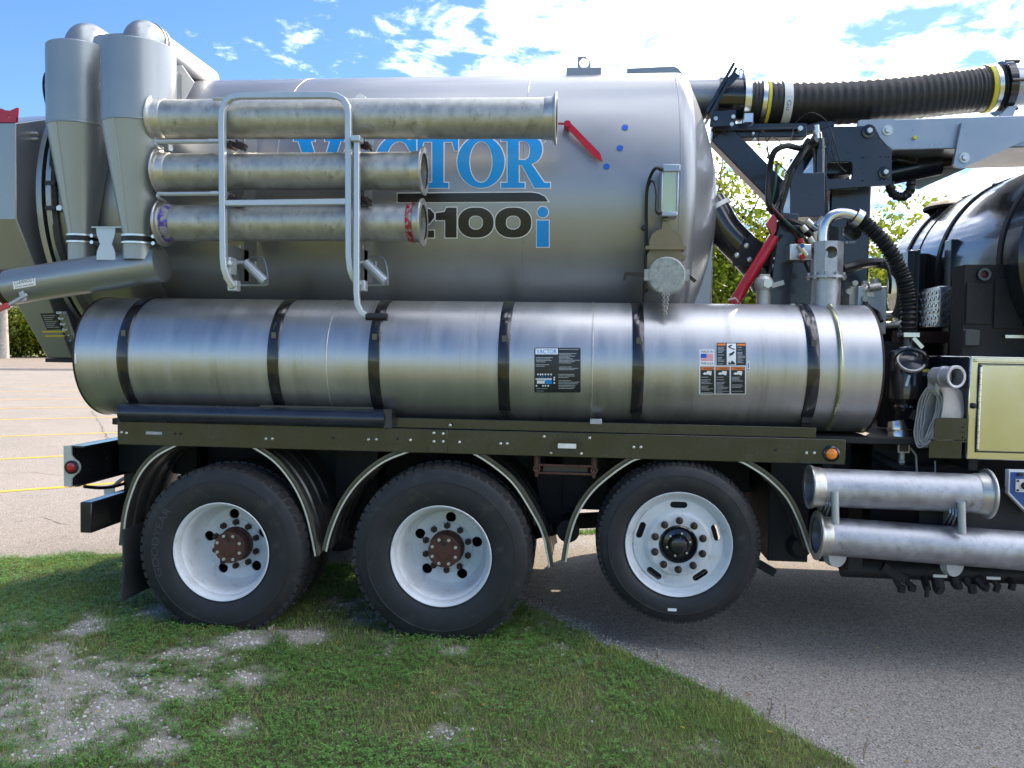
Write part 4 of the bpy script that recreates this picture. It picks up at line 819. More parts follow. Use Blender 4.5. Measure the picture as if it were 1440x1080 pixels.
for i in range(6): b.flat([rc(985.5, 1003, 497.5+1.75*i, 498.4+1.75*i)], wmap(0.003))
b.m = 5; b.flat([rc(985.5, 993.5, 497.3, 503)], wmap(0.004)); b.m = 0
txt(b, 'MADE IN', lambda x, y: CY(985.8+17.2*x, 496.0-3.2*y, WY, WZ, WR+0.004)); txt(b, 'THE U.S.A', lambda x, y: CY(985.8+17.2*x, 512.6-3.2*y, WY, WZ, WR+0.004))
b.m = 1; b.flat([rc(1051, 1054, 508, 523)], wmap(0.002), 5); b.m = 5; b.flat([rc(1052, 1053.2, 510, 518)], wmap(0.003)); b.m = 0; b.flat([rc(1051.7, 1053.4, 519.5, 521.5)], wmap(0.003))
obj('warning_decal', b, [M['decal'], M['white'], M['print'], M['orange'], M['pink'], M['dotblue']], wtank, smooth=0)
b = MB(); b.flat([rc(105, 107.5, 497, 511)], wmap(0.002), 5); obj('small_tag', b, M['white'], wtank, smooth=0)

# ---- debris tank
tx0, tx1 = -2.62, 1.405
b = MB(); prof = [(tx0, TR-0.02), (tx0, TR), (tx1, TR)]
for i in range(1, 7): t = rad(15*i*0.8); prof.append((tx1+0.10*math.sin(t), TR-0.10*(1-math.cos(t))))
xk, rk = prof[-1]
for i in range(1, 13): q = i/12; prof.append((xk+0.245*(1-(1-q)**2), max(rk*(1-q), 0.001)))
b.lathe([(a-tx0, r) for a, r in prof], (tx0, TY, TZ), (1, 0, 0), 160)
tank = obj('debris_tank', b, M['silver'], T, smooth=30)
for px, py in ((391, 339), (735, 300), (957, 250)):
    X = CY(px, py, TY, TZ, TR).x; b = MB(); b.lathe([(-0.004, TR-0.001), (-0.002, TR+0.0016), (0.002, TR+0.0016), (0.004, TR-0.001)], (X, TY, TZ), (1, 0, 0), 128); obj('weld_seam', b, M['silver'], tank)
b = MB(); X = -2.02; b.lathe([(-0.02, TR-0.001), (-0.02, TR+0.02), (0.02, TR+0.02), (0.02, TR-0.001)], (X, TY, TZ), (1, 0, 0), 128); obj('stiffener_ring', b, M['silver'], tank)
b = MB(); b.lathe([(0, TR-0.02), (0, TR+0.075), (0.035, TR+0.075), (0.05, TR+0.02), (0.09, TR)], (tx0-0.03, TY, TZ), (1, 0, 0), 128); b.lathe([(-0.10, 0.001), (-0.10, TR+0.03), (-0.04, TR+0.06)], (tx0-0.03, TY, TZ), (1, 0, 0), 96); obj('rear_flange', b, M['silverdk'], tank)
# lettering
def tmap(d): return lambda x, y: CY(x, y, TY, TZ, TR+d)
def Zx(zx): return 400+zx*0.29167
def Zy(zy): return 60+zy*0.29167
def ell(cx_, cy_, rx, ry, a0, a1, n=20): return [(cx_+rx*math.cos(rad(a0+(a1-a0)*i/n)), cy_+ry*math.sin(rad(a0+(a1-a0)*i/n))) for i in range(n+1)]
LET = {
 'V': [[(0, 1), (.42, 1), (.42, .9), (.34, .9), (.53, .3), (.72, .9), (.62, .9), (.62, 1), (1, 1), (1, .9), (.93, .9), (.62, 0), (.40, 0), (.09, .9), (0, .9)]],
 'A': [[(0, 0), (0, .1), (.07, .1), (.40, 1), (.60, 1), (.93, .1), (1, .1), (1, 0), (.58, 0), (.58, .1), (.66, .1), (.61, .25), (.32, .25), (.27, .1), (.36, .1), (.36, 0)], [(.35, .36), (.58, .36), (.47, .72)]],
 'C': [[(.95, .64), (.95, .98), (.88, .98), (.84, .93)]+ell(.5, .5, .5, .5, 58, 325, 26)+ell(.56, .5, .30, .40, 318, 62, 20)[::1]+[(.86, .64)]],
 'T': [[(0, 1), (1, 1), (1, .72), (.91, .72), (.85, .89), (.64, .89), (.64, .1), (.76, .1), (.76, 0), (.24, 0), (.24, .1), (.36, .1), (.36, .89), (.15, .89), (.09, .72), (0, .72)]],
 'O': [ell(.5, .5, .5, .5, 0, 360, 36)[:-1], ell(.5, .5, .245, .40, 0, 360, 30)[:-1]],
 'R': [[(0, 0), (0, .1), (.13, .1), (.13, .9), (0, .9), (0, 1), (.55, 1), (.70, .97), (.80, .90), (.84, .80), (.84, .70), (.80, .58), (.72, .50), (.62, .46), (.88, .1), (1, .1), (1, 0), (.68, 0), (.42, .44), (.36, .44), (.36, .1), (.48, .1), (.48, 0)], [(.36, .54), (.36, .9), (.48, .9), (.55, .86), (.59, .79), (.59, .68), (.56, .59), (.49, .54)]],
 '1': [[(.45, 0), (1, 0), (1, 1), (.52, 1), (.42, .86), (0, .82), (0, .58), (.45, .58)]],
 '0': [rrect(0, 1, 0, 1, .44, 8), rrect(.30, .70, .27, .73, .19, 8)],
 '2': [[(0, 0), (1, 0), (1, .24), (.52, .24), (.86, .46), (1, .66), (1, .80), (.88, .95), (.65, 1), (.35, 1), (.12, .95), (0, .80), (0, .66), (.30, .66), (.40, .76), (.60, .76), (.68, .68), (.60, .58), (0, .22)]],
}
def letter(ch, zx0, zx1, zy0, zy1, m, name='letter'):
    pl = [[(Zx(zx0+(zx1-zx0)*u), Zy(zy1+(zy0-zy1)*w_)) for u, w_ in p] for p in LET[ch]]
    b = MB(); b.flat(pl, tmap(0.0045), 6); b.m = 1
    ol = [offs(pl[0], 1.3)]+[offs(h, -1.1) for h in pl[1:]]
    ol = [p for p in ol]; b.flat(ol, tmap(0.0025), 6); obj(name, b, [m, M['white']], tank, smooth=0)
for ch, x0, x1 in (('V', 45, 288), ('A', 225, 450), ('C', 437, 646), ('T', 642, 838), ('O', 833, 1062), ('R', 1045, 1281)): letter(ch, x0, x1, 450, 700, M['blue'])
for ch, x0, x1 in (('2', 552, 722), ('1', 730, 830), ('0', 838, 1008), ('0', 1016, 1190)): letter(ch, x0, x1, 795, 940, M['black_vinyl'], 'digit')
def strip(polys, m, name, o=1.2):
    pl = [[(Zx(a), Zy(c)) for a, c in p] for p in polys]; b = MB(); b.flat(pl, tmap(0.0045), 6); b.m = 1; b.flat([offs(pl[0], o)], tmap(0.0025), 6); obj(name, b, [m, M['white']], tank, smooth=0)
strip([circ(1246, 817, 26, 24)], M['blue'], 'letter'); strip([rc(1217, 1275, 857, 985)], M['blue'], 'letter')
strip([[(545, 727), (1190, 722), (1225, 727), (1255, 742), (1272, 766), (545, 770)]], M['black_vinyl'], 'stripe')
b = MB(); b.flat([circ(Zx(1246), Zy(472), 4, 20), circ(Zx(1246), Zy(472), 3.2, 20)], tmap(0.003)); obj('registered_mark', b, M['white'], tank, smooth=0)
for px, py in ((879, 179), (872, 208), (853, 234)):
    b = MB(); b.flat([circ(px, py, 4.6, 20, 4.1)], tmap(0.003)); obj('blue_sticker', b, M['dotblue'], tank, smooth=0)
# red level pointer
def onT(px, py, d=0.0): return CY(px, py, TY, TZ, TR+d)
b = MB(); a, c = onT(798, 175, 0.045), onT(848, 227, 0.03); d_ = (c-a).normalized(); n_ = Vector((0, -1, 0.25)).normalized(); s_ = d_.cross(n_)
b.hexa([a-s_*0.019, c-d_*0.05-s_*0.021, c-d_*0.05+s_*0.021, a+s_*0.019, a-s_*0.019+n_*0.006, c-d_*0.05-s_*0.021+n_*0.006, c-d_*0.05+s_*0.021+n_*0.006, a+s_*0.019+n_*0.006]); b.add([c-d_*0.05-s_*0.021, c+s_*0.004, c-d_*0.05+s_*0.021, c-d_*0.05-s_*0.021+n_*0.006, c+n_*0.006+s_*0.004, c-d_*0.05+s_*0.021+n_*0.006], [(0, 1, 2), (5, 4, 3), (0, 1, 4, 3), (1, 2, 5, 4)])
b.cyl(a-n_*0.045, a+n_*0.012, 0.022, n=16); b.bar(a+Vector((0, -0.01, 0.0)), onT(785, 174, 0.045), 0.008, 0.012); obj('level_pointer', b, M['red'], tank)
# lifting lug and overflow plate on the crown
def lug(px, py0, py1, w, y):
    a, c = P(px-w, py1, y), P(px+w, py0, y); z0, z1 = a.z, c.z; b = MB(); mid = (a.x+c.x)/2
    b.plate([[(a.x, z0), (c.x, z0), (c.x, z1-0.04), (c.x-0.04, z1), (a.x, z1)], circ(mid, z0+(z1-z0)*0.62, 0.035, 20)], y-0.012, y+0.012); b.box(mid-0.12, mid+0.12, y-0.12, y+0.10, z0-0.075, z0+0.004); return b
obj('lifting_lug', lug(821.5, 80, 104, 9.5, 1.02), M['silver'], tank, bevel=0.004)
b = MB(); zt_ = P(900, 96, 1.18).z; a = P(882, 96, 1.18).x; c = P(948, 96, 1.18).x; d = P(967, 126, 1.18)
b.plate([[(a, zt_-0.03), (a, zt_), (c, zt_+0.01), (c+0.03, zt_-0.005), (d.x+0.06, d.z), (d.x+0.03, d.z), (c, zt_-0.035)]], 1.18, 1.45); obj('crown_plate', b, M['silverdk'], tank, bevel=0.004)
# tank legs / saddle
b = MB(); 
for x in (-2.2, -0.9, 0.4, 1.2): b.box(x-0.05, x+0.05, 0.75, 1.8, 1.28, 1.95)
obj('tank_saddle', b, M['matte'], T)
b = MB(); a = P(960, 424, 0.85); c = P(1001, 424, 0.85); b.box(a.x, c.x, 0.85, 1.7, 1.3, P(1001, 235, 0.85).z); obj('front_bulkhead', b, M['silver'], T, bevel=0.01)

# ---- drain valve with sight cylinder on the tank side
def V7(zx, zy, Y): return P(870+zx*0.2131, 210+zy*0.2131, Y)
Yv = 0.17
b = MB(); a, c = V7(288, 120, Yv), V7(392, 428, Yv); b.box(a.x, c.x, Yv, Yv+0.10, c.z, a.z); vs_ = obj('sight_box', b, M['acrylic'], T, bevel=0.008)
b = MB(); a, c = V7(284, 100, Yv), V7(406, 150, Yv); b.box(a.x, c.x, Yv-0.012, Yv+0.11, c.z, a.z); a, c = V7(282, 412, Yv), V7(388, 444, Yv); b.box(a.x, c.x, Yv-0.012, Yv+0.11, c.z, a.z); b.box(V7(284, 0, Yv).x, V7(298, 0, Yv).x, Yv-0.006, Yv+0.1, V7(0, 415, Yv).z, V7(0, 148, Yv).z); b.box(V7(386, 0, Yv).x, V7(402, 0, Yv).x, Yv-0.006, Yv+0.1, V7(0, 415, Yv).z, V7(0, 148, Yv).z); obj('sight_frame', b, M['boom'], vs_, bevel=0.006)
b = MB(); q = V7(325, 0, Yv).x
def zz_(zy): return V7(325, zy, Yv).z
b.cyl((q, Yv+0.05, zz_(500)), (q, Yv+0.05, zz_(445)), 0.022, n=16); b.cyl((q, Yv+0.05, zz_(462)), (q, Yv+0.05, zz_(480)), 0.030, n=16)
ww = V7(418, 600, Yv).x-q; zA = zz_(640)
prof = [(q-ww, zz_(655)), (q-ww, zz_(600)), (q-ww*0.85, zz_(560)), (q-ww*0.5, zz_(533)), (q-ww*0.28, zz_(527)), (q-ww*0.22, zz_(480)), (q+ww*0.22, zz_(480)), (q+ww*0.28, zz_(527)), (q+ww*0.5, zz_(533)), (q+ww*0.85, zz_(560)), (q+ww, zz_(600)), (q+ww, zz_(655))]
b.plate([prof], Yv-0.005, Yv+0.11); b.plate([rrect(q-ww*1.25, q+ww*1.25, zz_(664), zz_(640), 0.008)], Yv-0.025, Yv+0.13)
b.plate([[(q-ww*1.1, zz_(840)), (q-ww*1.1, zz_(690)), (q-ww*0.95, zz_(664)), (q+ww*0.95, zz_(664)), (q+ww*1.0, zz_(690)), (q+ww*1.3, zz_(700)), (q+ww*1.3, zz_(720)), (q+ww*1.0, zz_(730)), (q+ww*1.0, zz_(840))]], Yv, Yv+0.10); b.cyl((q, Yv+0.1, zz_(830)), (q, Yv+0.45, zz_(830)), 0.09, n=24)
vv = obj('drain_valve', b, M['bronze'], T, bevel=0.006)
b = MB(); q2 = V7(318, 832, 0.06); b.lathe([(0.12, 0.110), (0.03, 0.112), (0.0, 0.108), (-0.004, 0.100), (-0.004, 0.0005)], (q2.x, 0.06, q2.z), YA, 40)
for s in (-1, 1): b.box(q2.x+s*0.108-0.022, q2.x+s*0.108+0.022, 0.06, 0.11, q2.z-0.03, q2.z+0.035)
M['capgrey'] = mat('valve_cap_grey', (0.34, 0.36, 0.34), 0.55, 0.5, 0.2, 25, 0.1, 60, dirt=((0.2, 0.21, 0.2), 30, 0.5, 0.7)); cap = obj('valve_cap', b, M['capgrey'], vv, smooth=12)
b = MB(); b.bar((q2.x-0.10, 0.075, q2.z+0.005), (q2.x-0.24, 0.07, q2.z+0.008), 0.012, 0.022); b.bar((q2.x-0.24, 0.07, q2.z+0.01), (q2.x-0.245, 0.07, q2.z-0.03), 0.012, 0.014); b.bar((q2.x+0.10, 0.075, q2.z+0.02), (q2.x+0.165, 0.06, q2.z-0.035), 0.012, 0.02); obj('cam_lever', b, M['nut'], vv)
b = MB()
for i in range(9):
    for dx in (-0.012, 0.012): b.lathe([(-0.003, 0.0085), (0.0, 0.0115), (0.003, 0.0085), (0, 0.006)], (q2.x-0.005+dx*(1-i/10), 0.055, q2.z-0.115-0.0135*i), (1, 0, 0) if i % 2 else (0, 1, 0), 10, closed=True)
obj('cap_chain', b, M['galv'], vv)
b = MB(); b.tube(spline([V7(285, 128, 0.15), V7(240, 128, 0.14), V7(205, 190, 0.19), V7(186, 280, 0.22), V7(182, 420, 0.25), V7(182, 520, 0.26), V7(178, 700, 0.27), V7(172, 850, 0.27), V7(165, 1010, 0.30)], 6), 0.010, 8); b.tube(spline([V7(268, 414, 0.15), V7(246, 405, 0.15), V7(248, 300, 0.15), V7(235, 225, 0.16), V7(214, 210, 0.18), V7(200, 240, 0.20)], 6), 0.006, 8)
for p in (V7(166, 514, 0.24), V7(178, 930, 0.26)): b.cyl(p, p+Vector((0, 0.05, 0)), 0.014, n=12)
b.cyl(V7(270, 130, 0.15), V7(290, 132, 0.16), 0.012, n=10); b.cyl(V7(250, 416, 0.15), V7(275, 416, 0.16), 0.012, n=10); obj('sensor_cable', b, M['hose'], T)
# ---- rear door housing at the far left
def solidYZ(b, poly, x0, x1):
    n = len(poly); b.add([(x0, y, z) for y, z in poly]+[(x1, y, z) for y, z in poly], [tuple(range(n)), tuple(range(2*n-1, n-1, -1))]+[(i, (i+1) % n, n+(i+1) % n, n+i) for i in range(n)])
a = P(22, 173, 0.28); m_ = P(22.5, 308, 0.28); XD = a.x
def zat(py, px, Y): return P(px, py, Y).z
lowY = 0.72
b = MB(); lo = P(102, 504, lowY)
ztop, zmid, zlo = a.z, m_.z, lo.z
xr0, xr1 = a.x, lo.x
pl = [(0.28, ztop, xr0), (0.28, zmid, m_.x), (lowY, zlo, xr1), (2*YC-lowY, zlo, xr1), (2*YC-0.28, zmid, m_.x), (2*YC-0.28, ztop, xr0), (YC+0.4, ztop+0.22, xr0), (YC-0.4, ztop+0.22, xr0)]
n = len(pl); b.add([(x-(0.34 if z > zlo+0.1 else 0.19), y, z) for y, z, x in pl]+[(x, y, z) for y, z, x in pl], [tuple(range(n)), tuple(range(2*n-1, n-1, -1))]+[(i, (i+1) % n, n+(i+1) % n, n+i) for i in range(n)])
door = obj('rear_door', b, M['silverdk'], T, smooth=20, bevel=0.006)
b = MB(); b.box(xr1-0.2, xr1+0.0, lowY-0.01, 1.2, zlo-0.03, zlo-0.002); obj('door_lip', b, M['matte'], door)
b = MB()
for px, py, yy in ((33, 188, 0.42), (33, 196, 0.42), (46, 205, 0.6), (42, 270, 0.5), (51, 338, 0.6)):
    q = P(px, py, yy); b.cyl((XD, yy, q.z), (XD+0.06, yy, q.z), 0.012, n=10)
obj('door_pin', b, M['steel'], door)
b = MB(); q = P(42, 297, 0.55); b.bar((XD, 0.55, q.z), (XD+0.14, 0.6, q.z-0.01), 0.03, 0.02); obj('door_stop', b, M['silverdk'], door)
def onfacet(px, py):   # point on the sloping lower facet
    A = Vector((xr0, 0.28, zmid)); n_ = Vector((0, zlo-zmid, -(lowY-0.28))).normalized(); d = ray(px, py); t = (A-CAM).dot(n_)/d.dot(n_); return CAM+d*t-d*0.0016*1.0
b = MB(); b.flat([[(56.5, 441), (77, 440), (86, 463), (66, 464)]], onfacet); b.m = 1
for i in range(7): b.flat([[(59.5+1.0*i, 443.5+2.7*i), (77.5+1.0*i-(i % 3)*3, 443.2+2.7*i), (77.9+1.0*i-(i % 3)*3, 444.2+2.7*i), (59.9+1.0*i, 444.5+2.7*i)]], lambda x, y: onfacet(x, y)-ray(x, y)*0.001)
b.m = 2; b.flat([[(58.5, 465.5), (91, 465), (92, 467.2), (60, 467.7)]], onfacet); b.flat([[(63, 471.6), (90.5, 471.3), (91.2, 473.3), (64, 473.6)]], onfacet)
obj('door_decal', b, [M['decal'], M['print'], M['yellow']], door, smooth=0)
b = MB(); b.plate([[(-0.02, 0), (0.10, 0), (0.11, 0.095), (0.085, 0.085), (0.06, 0.075), (0.03, 0.078), (0.0, 0.09), (-0.035, 0.085)], circ(0.05, 0.04, 0.007, 10)], 0.30, 0.32); q = P(2, 172, 0.30); o = obj('door_hook', b, M['red'], T, (q.x, 0, q.z))
b = MB(); q = P(40, 160, 0.7); b.plate([[(q.x, ztop-0.02), (q.x+0.22, ztop-0.02), (q.x+0.22, ztop+0.2), (q.x+0.06, ztop+0.05)]], 0.75, 0.8); obj('hinge_plate', b, M['silverdk'], door)
b = MB(); a = P(86, 436, 0.62); c = P(103, 485, 0.62)
b.bar(P(88, 440, 0.55), P(104, 486, 0.75), 0.045, 0.03); 
for i in range(7): t = i/6; q = P(88, 440, 0.55).lerp(P(104, 486, 0.75), t); b.box(q.x-0.03, q.x+0.01, q.y-0.025, q.y-0.012, q.z-0.008, q.z+0.008)
obj('hinge_strip', b, M['galvlow'], door)
# cables along the flange
b = MB()
for k in range(6):
    o = 0.016*k; b.tube(spline([P(74-o*20, 92+k, 0.30+o), P(63+k*1.2, 106+k*2, 0.24+o), P(62+k*1.5, 130, 0.22+o), P(70+k*0.8, 165, 0.24+o)], 6), 0.008, 6)
for k in range(4): b.tube(spline([P(70+k*2, 160, 0.25), P(72+k*1.8, 210, 0.25), P(71+k*2, 250, 0.24), P(74+k*2, 300, 0.25), P(79+k*2, 340, 0.27), P(90+k*2, 372, 0.3)], 6), 0.009, 6)
for py in (258, 293): b.box(P(66, py, 0.24).x, P(80, py, 0.24).x, 0.22, 0.29, P(70, py+3, 0.24).z, P(70, py-3, 0.24).z)
obj('cable_bundle', b, M['hose'], T)
b = MB(); q = P(86, 293, 0.22); b.cyl((q.x, 0.20, q.z), (q.x, 0.28, q.z), 0.018, n=12); b.box(q.x-0.03, q.x+0.02, 0.215, 0.26, q.z-0.012, q.z+0.012); obj('cable_clamp', b, M['steel'], T)

def pxpoly0(pts, Y): return [(P(x, y, Y).x, P(x, y, Y).z) for x, y in pts]
# ---- cyclone separators
def cyclone(cx_, Y, r, ytop, yj, ybot, yneck, rn, cpx_bot):
    t = P(cx_, ytop, Y); j = P(cx_, yj, Y); o_ = P(cpx_bot, ybot, Y); k = P(cpx_bot, yneck, Y); X = j.x
    b = MB(); b.lathe([(0, 0.001), (0, r-0.006), (-0.006, r), (-(t.z-j.z), r), (-(t.z-j.z)-0.003, r+0.003), (-(t.z-j.z)-0.009, r+0.003), (-(t.z-j.z)-0.012, r-0.001), (-(t.z-o_.z), rn), (-(t.z-k.z), rn)], (X, Y, t.z), (0, 0, 1), 56)
    c = obj('cyclone_separator', b, M['silverdk'], T, smooth=25)
    s = MB(); aa = rad(-100); s.tube([Vector((X+(r+0.001)*math.cos(aa), Y+(r+0.001)*math.sin(aa), j.z-0.01)), Vector((X+(rn+0.001)*math.cos(aa), Y+(rn+0.001)*math.sin(aa), o_.z))], 0.0022, 6); obj('cone_weld', s, M['silverdk'], c)
    s = MB(); s.lathe([(0.018, rn+0.001), (0.018, rn+0.007), (-0.036, rn+0.007), (-0.036, rn+0.001)], (X, Y, o_.z-0.02), (0, 0, 1), 40); s.m = 1
    for dz in (0.008, -0.036): s.lathe([(0.014, rn+0.007), (0.013, rn+0.011), (0.001, rn+0.011), (0, rn+0.007)], (X, Y, o_.z-0.02+dz), (0, 0, 1), 40)
    s.cyl((X+rn+0.014, Y-0.05, o_.z-0.008), (X+rn+0.014, Y+0.02, o_.z-0.008), 0.012, n=10); s.cyl((X+rn+0.014, Y-0.05, o_.z-0.05), (X+rn+0.014, Y+0.02, o_.z-0.05), 0.012, n=10)
    obj('clamp_band', s, [M['hose'], M['alu2']], c); return X, t.z
X1, z1 = cyclone(114, 0.26, 0.198, 70, 180, 331, 374, 0.083, 119)
X2, z2 = cyclone(196, 0.06, 0.212, 68, 177, 332, 366, 0.098, 201)
def elbow(X, Y, z, r, d, h, ext):
    d = Vector(d).normalized(); c = Vector((X, Y, z-0.02)); pts = [c, c+Vector((0, 0, h*0.3))]
    for i in range(1, 9): t = rad(90*i/8); pts.append(c+Vector((0, 0, h*0.3+h*math.sin(t)))+d*(h*(1-math.cos(t))))
    pts.append(pts[-1]+d*ext); return pts
b = MB(); b.tube(elbow(X1-0.01, 0.30, z1, 0.11, (0.0, 1, 0), 0.09, 0.10), 0.112, 28)
obj('outlet_elbow', b, M['silverdk'], T)
b = MB(); pe = elbow(X2, 0.06, z2, 0.1, (0.0, 1, 0), 0.09, 0.02); b.tube(pe, 0.098, 28); obj('outlet_elbow', b, M['silverdk'], T)
p0, p1 = pe[-1], P(292, 112, 1.25)
b = MB(); b.cyl(p0, p1, 0.088, n=28, cap=False); d_ = (p1-p0).normalized()
for t in (0.0, 0.06): b.lathe([(0, 0.098), (0, 0.106), (0.022, 0.106), (0.022, 0.098)], p0+d_*t, d_, 28, closed=True)
obj('vacuum_line', b, M['silver'], T)
b = MB(); b.plate([pxpoly0([(132, 52), (140, 48), (180, 46), (184, 66), (128, 70)], 0.20)], 0.20, 0.36); obj('cyclone_bridge', b, M['silver'], T, bevel=0.004)
b = MB(); a, c = P(243, 92, 0.35), P(262, 142, 0.35); b.plate([[(a.x-0.1, c.z), (c.x-0.02, c.z), (c.x+0.05, c.z+0.12), (a.x+0.06, a.z), (a.x-0.1, a.z)]], 0.35, 0.362); obj('cyclone_bracket', b, M['whitem'], T)
b = MB(); a = P(245, 100, 0.28); b.box(a.x-0.0, a.x+0.012, 0.10, 0.36, c.z, a.z); 
for dz in (0.05, 0.12, 0.18): b.cyl((a.x+0.012, 0.2, a.z-dz), (a.x+0.03, 0.2, a.z-dz), 0.012, n=8)
obj('cyclone_strap', b, M['silverdk'], T)
# cleanout pipe
a, c = P(14, 404, 0.10), P(228, 371, 0.10); d_ = (c-a).normalized(); Lc = (c-a).length
b = MB(); b.lathe([(0, 0.10), (0, 0.112), (Lc, 0.112), (Lc+0.002, 0.108), (Lc+0.002, 0.001)], a, d_, 48); co = obj('cleanout_pipe', b, M['silverdk'], T, smooth=30)
b = MB(); b.lathe([(-0.035, 0.001), (-0.035, 0.11), (-0.03, 0.117), (0.004, 0.117), (0.012, 0.113)], a, d_, 40); obj('cleanout_cap', b, M['brown'], co)
def cof(px, py, dd=0.0):
    d = ray(px, py); w_ = CAM-a; d1 = d-d_*d.dot(d_); w1 = w_-d_*w_.dot(d_); A = d1.dot(d1); B = 2*d1.dot(w1); C = w1.dot(w1)-(0.112+dd)**2; k = B*B-4*A*C; return CAM+d*((-B-math.sqrt(max(k, 0)))/(2*A))
b = MB(); b.flat([[(18, 396), (49.5, 390.5), (50.5, 401.5), (19, 407)]], lambda x, y: cof(x, y, 0.0015), 3); b.m = 1
txt(b, 'CLEANOUT', lambda x, y: cof(20+28.5*x, 400.3-5.2*y-5.0*x, 0.0025)); txt(b, 'Drain tank daily', lambda x, y: cof(22+25*x, 405.2-2.6*y-4.4*x, 0.0025)); obj('cleanout_label', b, [M['white'], M['black_vinyl']], co, smooth=0)
b = MB(); b.bar(P(38, 414, -0.03), P(10, 430, -0.04), 0.014, 0.02); b.bar(P(30, 410, -0.02), P(36, 424, -0.02), 0.02, 0.03); b.m = 1; b.bar(P(12, 429, -0.045), P(-4, 436, -0.045), 0.022, 0.034); obj('cap_handle', b, [M['galvlow'], M['red']], co, bevel=0.003)
b = MB(); q0, q1 = P(138, 321, 0.02), P(165, 366, 0.02); xm = (q0.x+q1.x)/2; hw = (q1.x-q0.x)/2; zh = q0.z-q1.z
b.plate([[(xm-hw, q1.z), (xm-hw*0.95, q1.z+zh*0.25), (xm-hw*0.62, q1.z+zh*0.5), (xm-hw*0.95, q1.z+zh*0.8), (xm-hw*1.0, q0.z), (xm+hw*1.0, q0.z), (xm+hw*0.95, q1.z+zh*0.8), (xm+hw*0.62, q1.z+zh*0.5), (xm+hw*0.95, q1.z+zh*0.25), (xm+hw, q1.z)]], 0.0, 0.008); b.box(xm-hw*1.4, xm+hw*1.9, -0.01, 0.2, q0.z-0.001, q0.z+0.006); obj('saddle_bracket', b, M['rackpaint'], co)

# ---- suction pipes (loose, lying in racks)
def spipe(name_lbl, p0, p1, r, fl0, fl1, mt, grp, extra=None):
    p0, p1 = Vector(p0), Vector(p1); d = (p1-p0).normalized(); Lp = (p1-p0).length; ri = r-0.006
    base = (p0+p1)/2-Vector((0, 0, r)); t = thing('suction_pipe', base, name_lbl, 'pipe', grp)
    b = MB(); b.lathe([(0.01, ri), (0.01, r), (Lp-0.01, r), (Lp-0.01, ri)], p0, d, 64, closed=True); body = obj('pipe_body', b, mt, t, smooth=35)
    for p, f, s in ((p0, fl0, 1), (p1, fl1, -1)):
        b = MB(); b.lathe([(0, ri-0.001), (0, f), (0.007, f+0.001), (0.013, f-0.002), (0.018, r+0.012), (0.030, r+0.006), (0.062, r+0.005), (0.070, r+0.0008), (0.072, ri+0.002)], p, d*s, 64); obj('flange', b, M['flange'], t, smooth=28)
    return t, p0, d, Lp
Yp = 0.0
def pp(px, py): return P(px, py, Yp)
r1 = 0.115
A_ = [pp(220, 168), pp(783, 166.5)]; B_ = [pp(226, 242), pp(597, 240.5)]; C_ = [pp(229, 314), pp(596, 313)]
grp = 'galvanised suction pipes on the side rack'
spipe('long galvanised suction pipe, topmost on the side rack and covering the big letters', A_[0], A_[1], r1, 0.146, 0.146, M['galv'], grp)
spipe('shorter galvanised suction pipe, middle one on the side rack', B_[0], B_[1], 0.109, 0.140, 0.140, M['galv'], grp)
t3, q0, d0, L3 = spipe('shorter galvanised suction pipe with red band, lowest on the side rack', C_[0], C_[1], 0.108, 0.140, 0.140, M['galv'], grp)
b = MB(); b.lathe([(L3-0.090, 0.1085), (L3-0.088, 0.1100), (L3-0.068, 0.1150), (L3-0.052, 0.1165)], q0, d0, 64); obj('paint_band', b, M['redband'], t3)
M['purple_s'] = mat('purple_smear', (0.12, 0.07, 0.38), 0.5, 0.3, 0.5, 30, dirt=((0.36, 0.34, 0.33), 22, 0.44, 0.54))
b = MB(); b.lathe([(0.030, 0.1165), (0.055, 0.1150), (0.085, 0.1096)], q0, d0, 64, a0=rad(-10), a1=rad(200)); obj('paint_smear', b, M['purple_s'], t3)

# ---- pipe rack on the tank side
YF = -0.150
def F(px, py, y=YF): return P(px, py, y)
def sq_tube(pts, w):
    b = MB(); pts = [Vector(p) for p in pts]; n = len(pts); vs = []
    for i, p in enumerate(pts):
        t = (pts[min(i+1, n-1)]-pts[max(i-1, 0)]).normalized(); s = t.cross(Vector((0, 1, 0))).normalized()
        for a_, c_ in ((-1, -1), (1, -1), (1, 1), (-1, 1)): vs.append(p+s*(a_*w/2)+YA*(c_*w/2))
    b.add(vs, [(4*i+j, 4*i+(j+1) % 4, 4*i+4+(j+1) % 4, 4*i+4+j) for i in range(n-1) for j in range(4)]+[(0, 1, 2, 3), (4*n-1, 4*n-2, 4*n-3, 4*n-4)]); return b
loop = [F(329, 405, -0.13), F(321, 392, -0.145), F(316, 378), F(314.5, 362), F(313.5, 280), F(312.5, 170), F(313, 157), F(317, 144), F(325, 137.5), F(338, 135), F(400, 134.6), F(462, 134.2), F(474, 135.5), F(483, 140.5), F(488.5, 149), F(490, 160), F(490.5, 260), F(491, 360), F(493, 378), F(497, 390, -0.145), F(505, 402, -0.13)]
rack = obj('pipe_rack', sq_tube(loop, 0.036), M['rackpaint'], T, bevel=0.004)
b = sq_tube([F(317, 286), F(488, 284)], 0.034); obj('rack_crossbar', b, M['rackpaint'], rack, bevel=0.004)
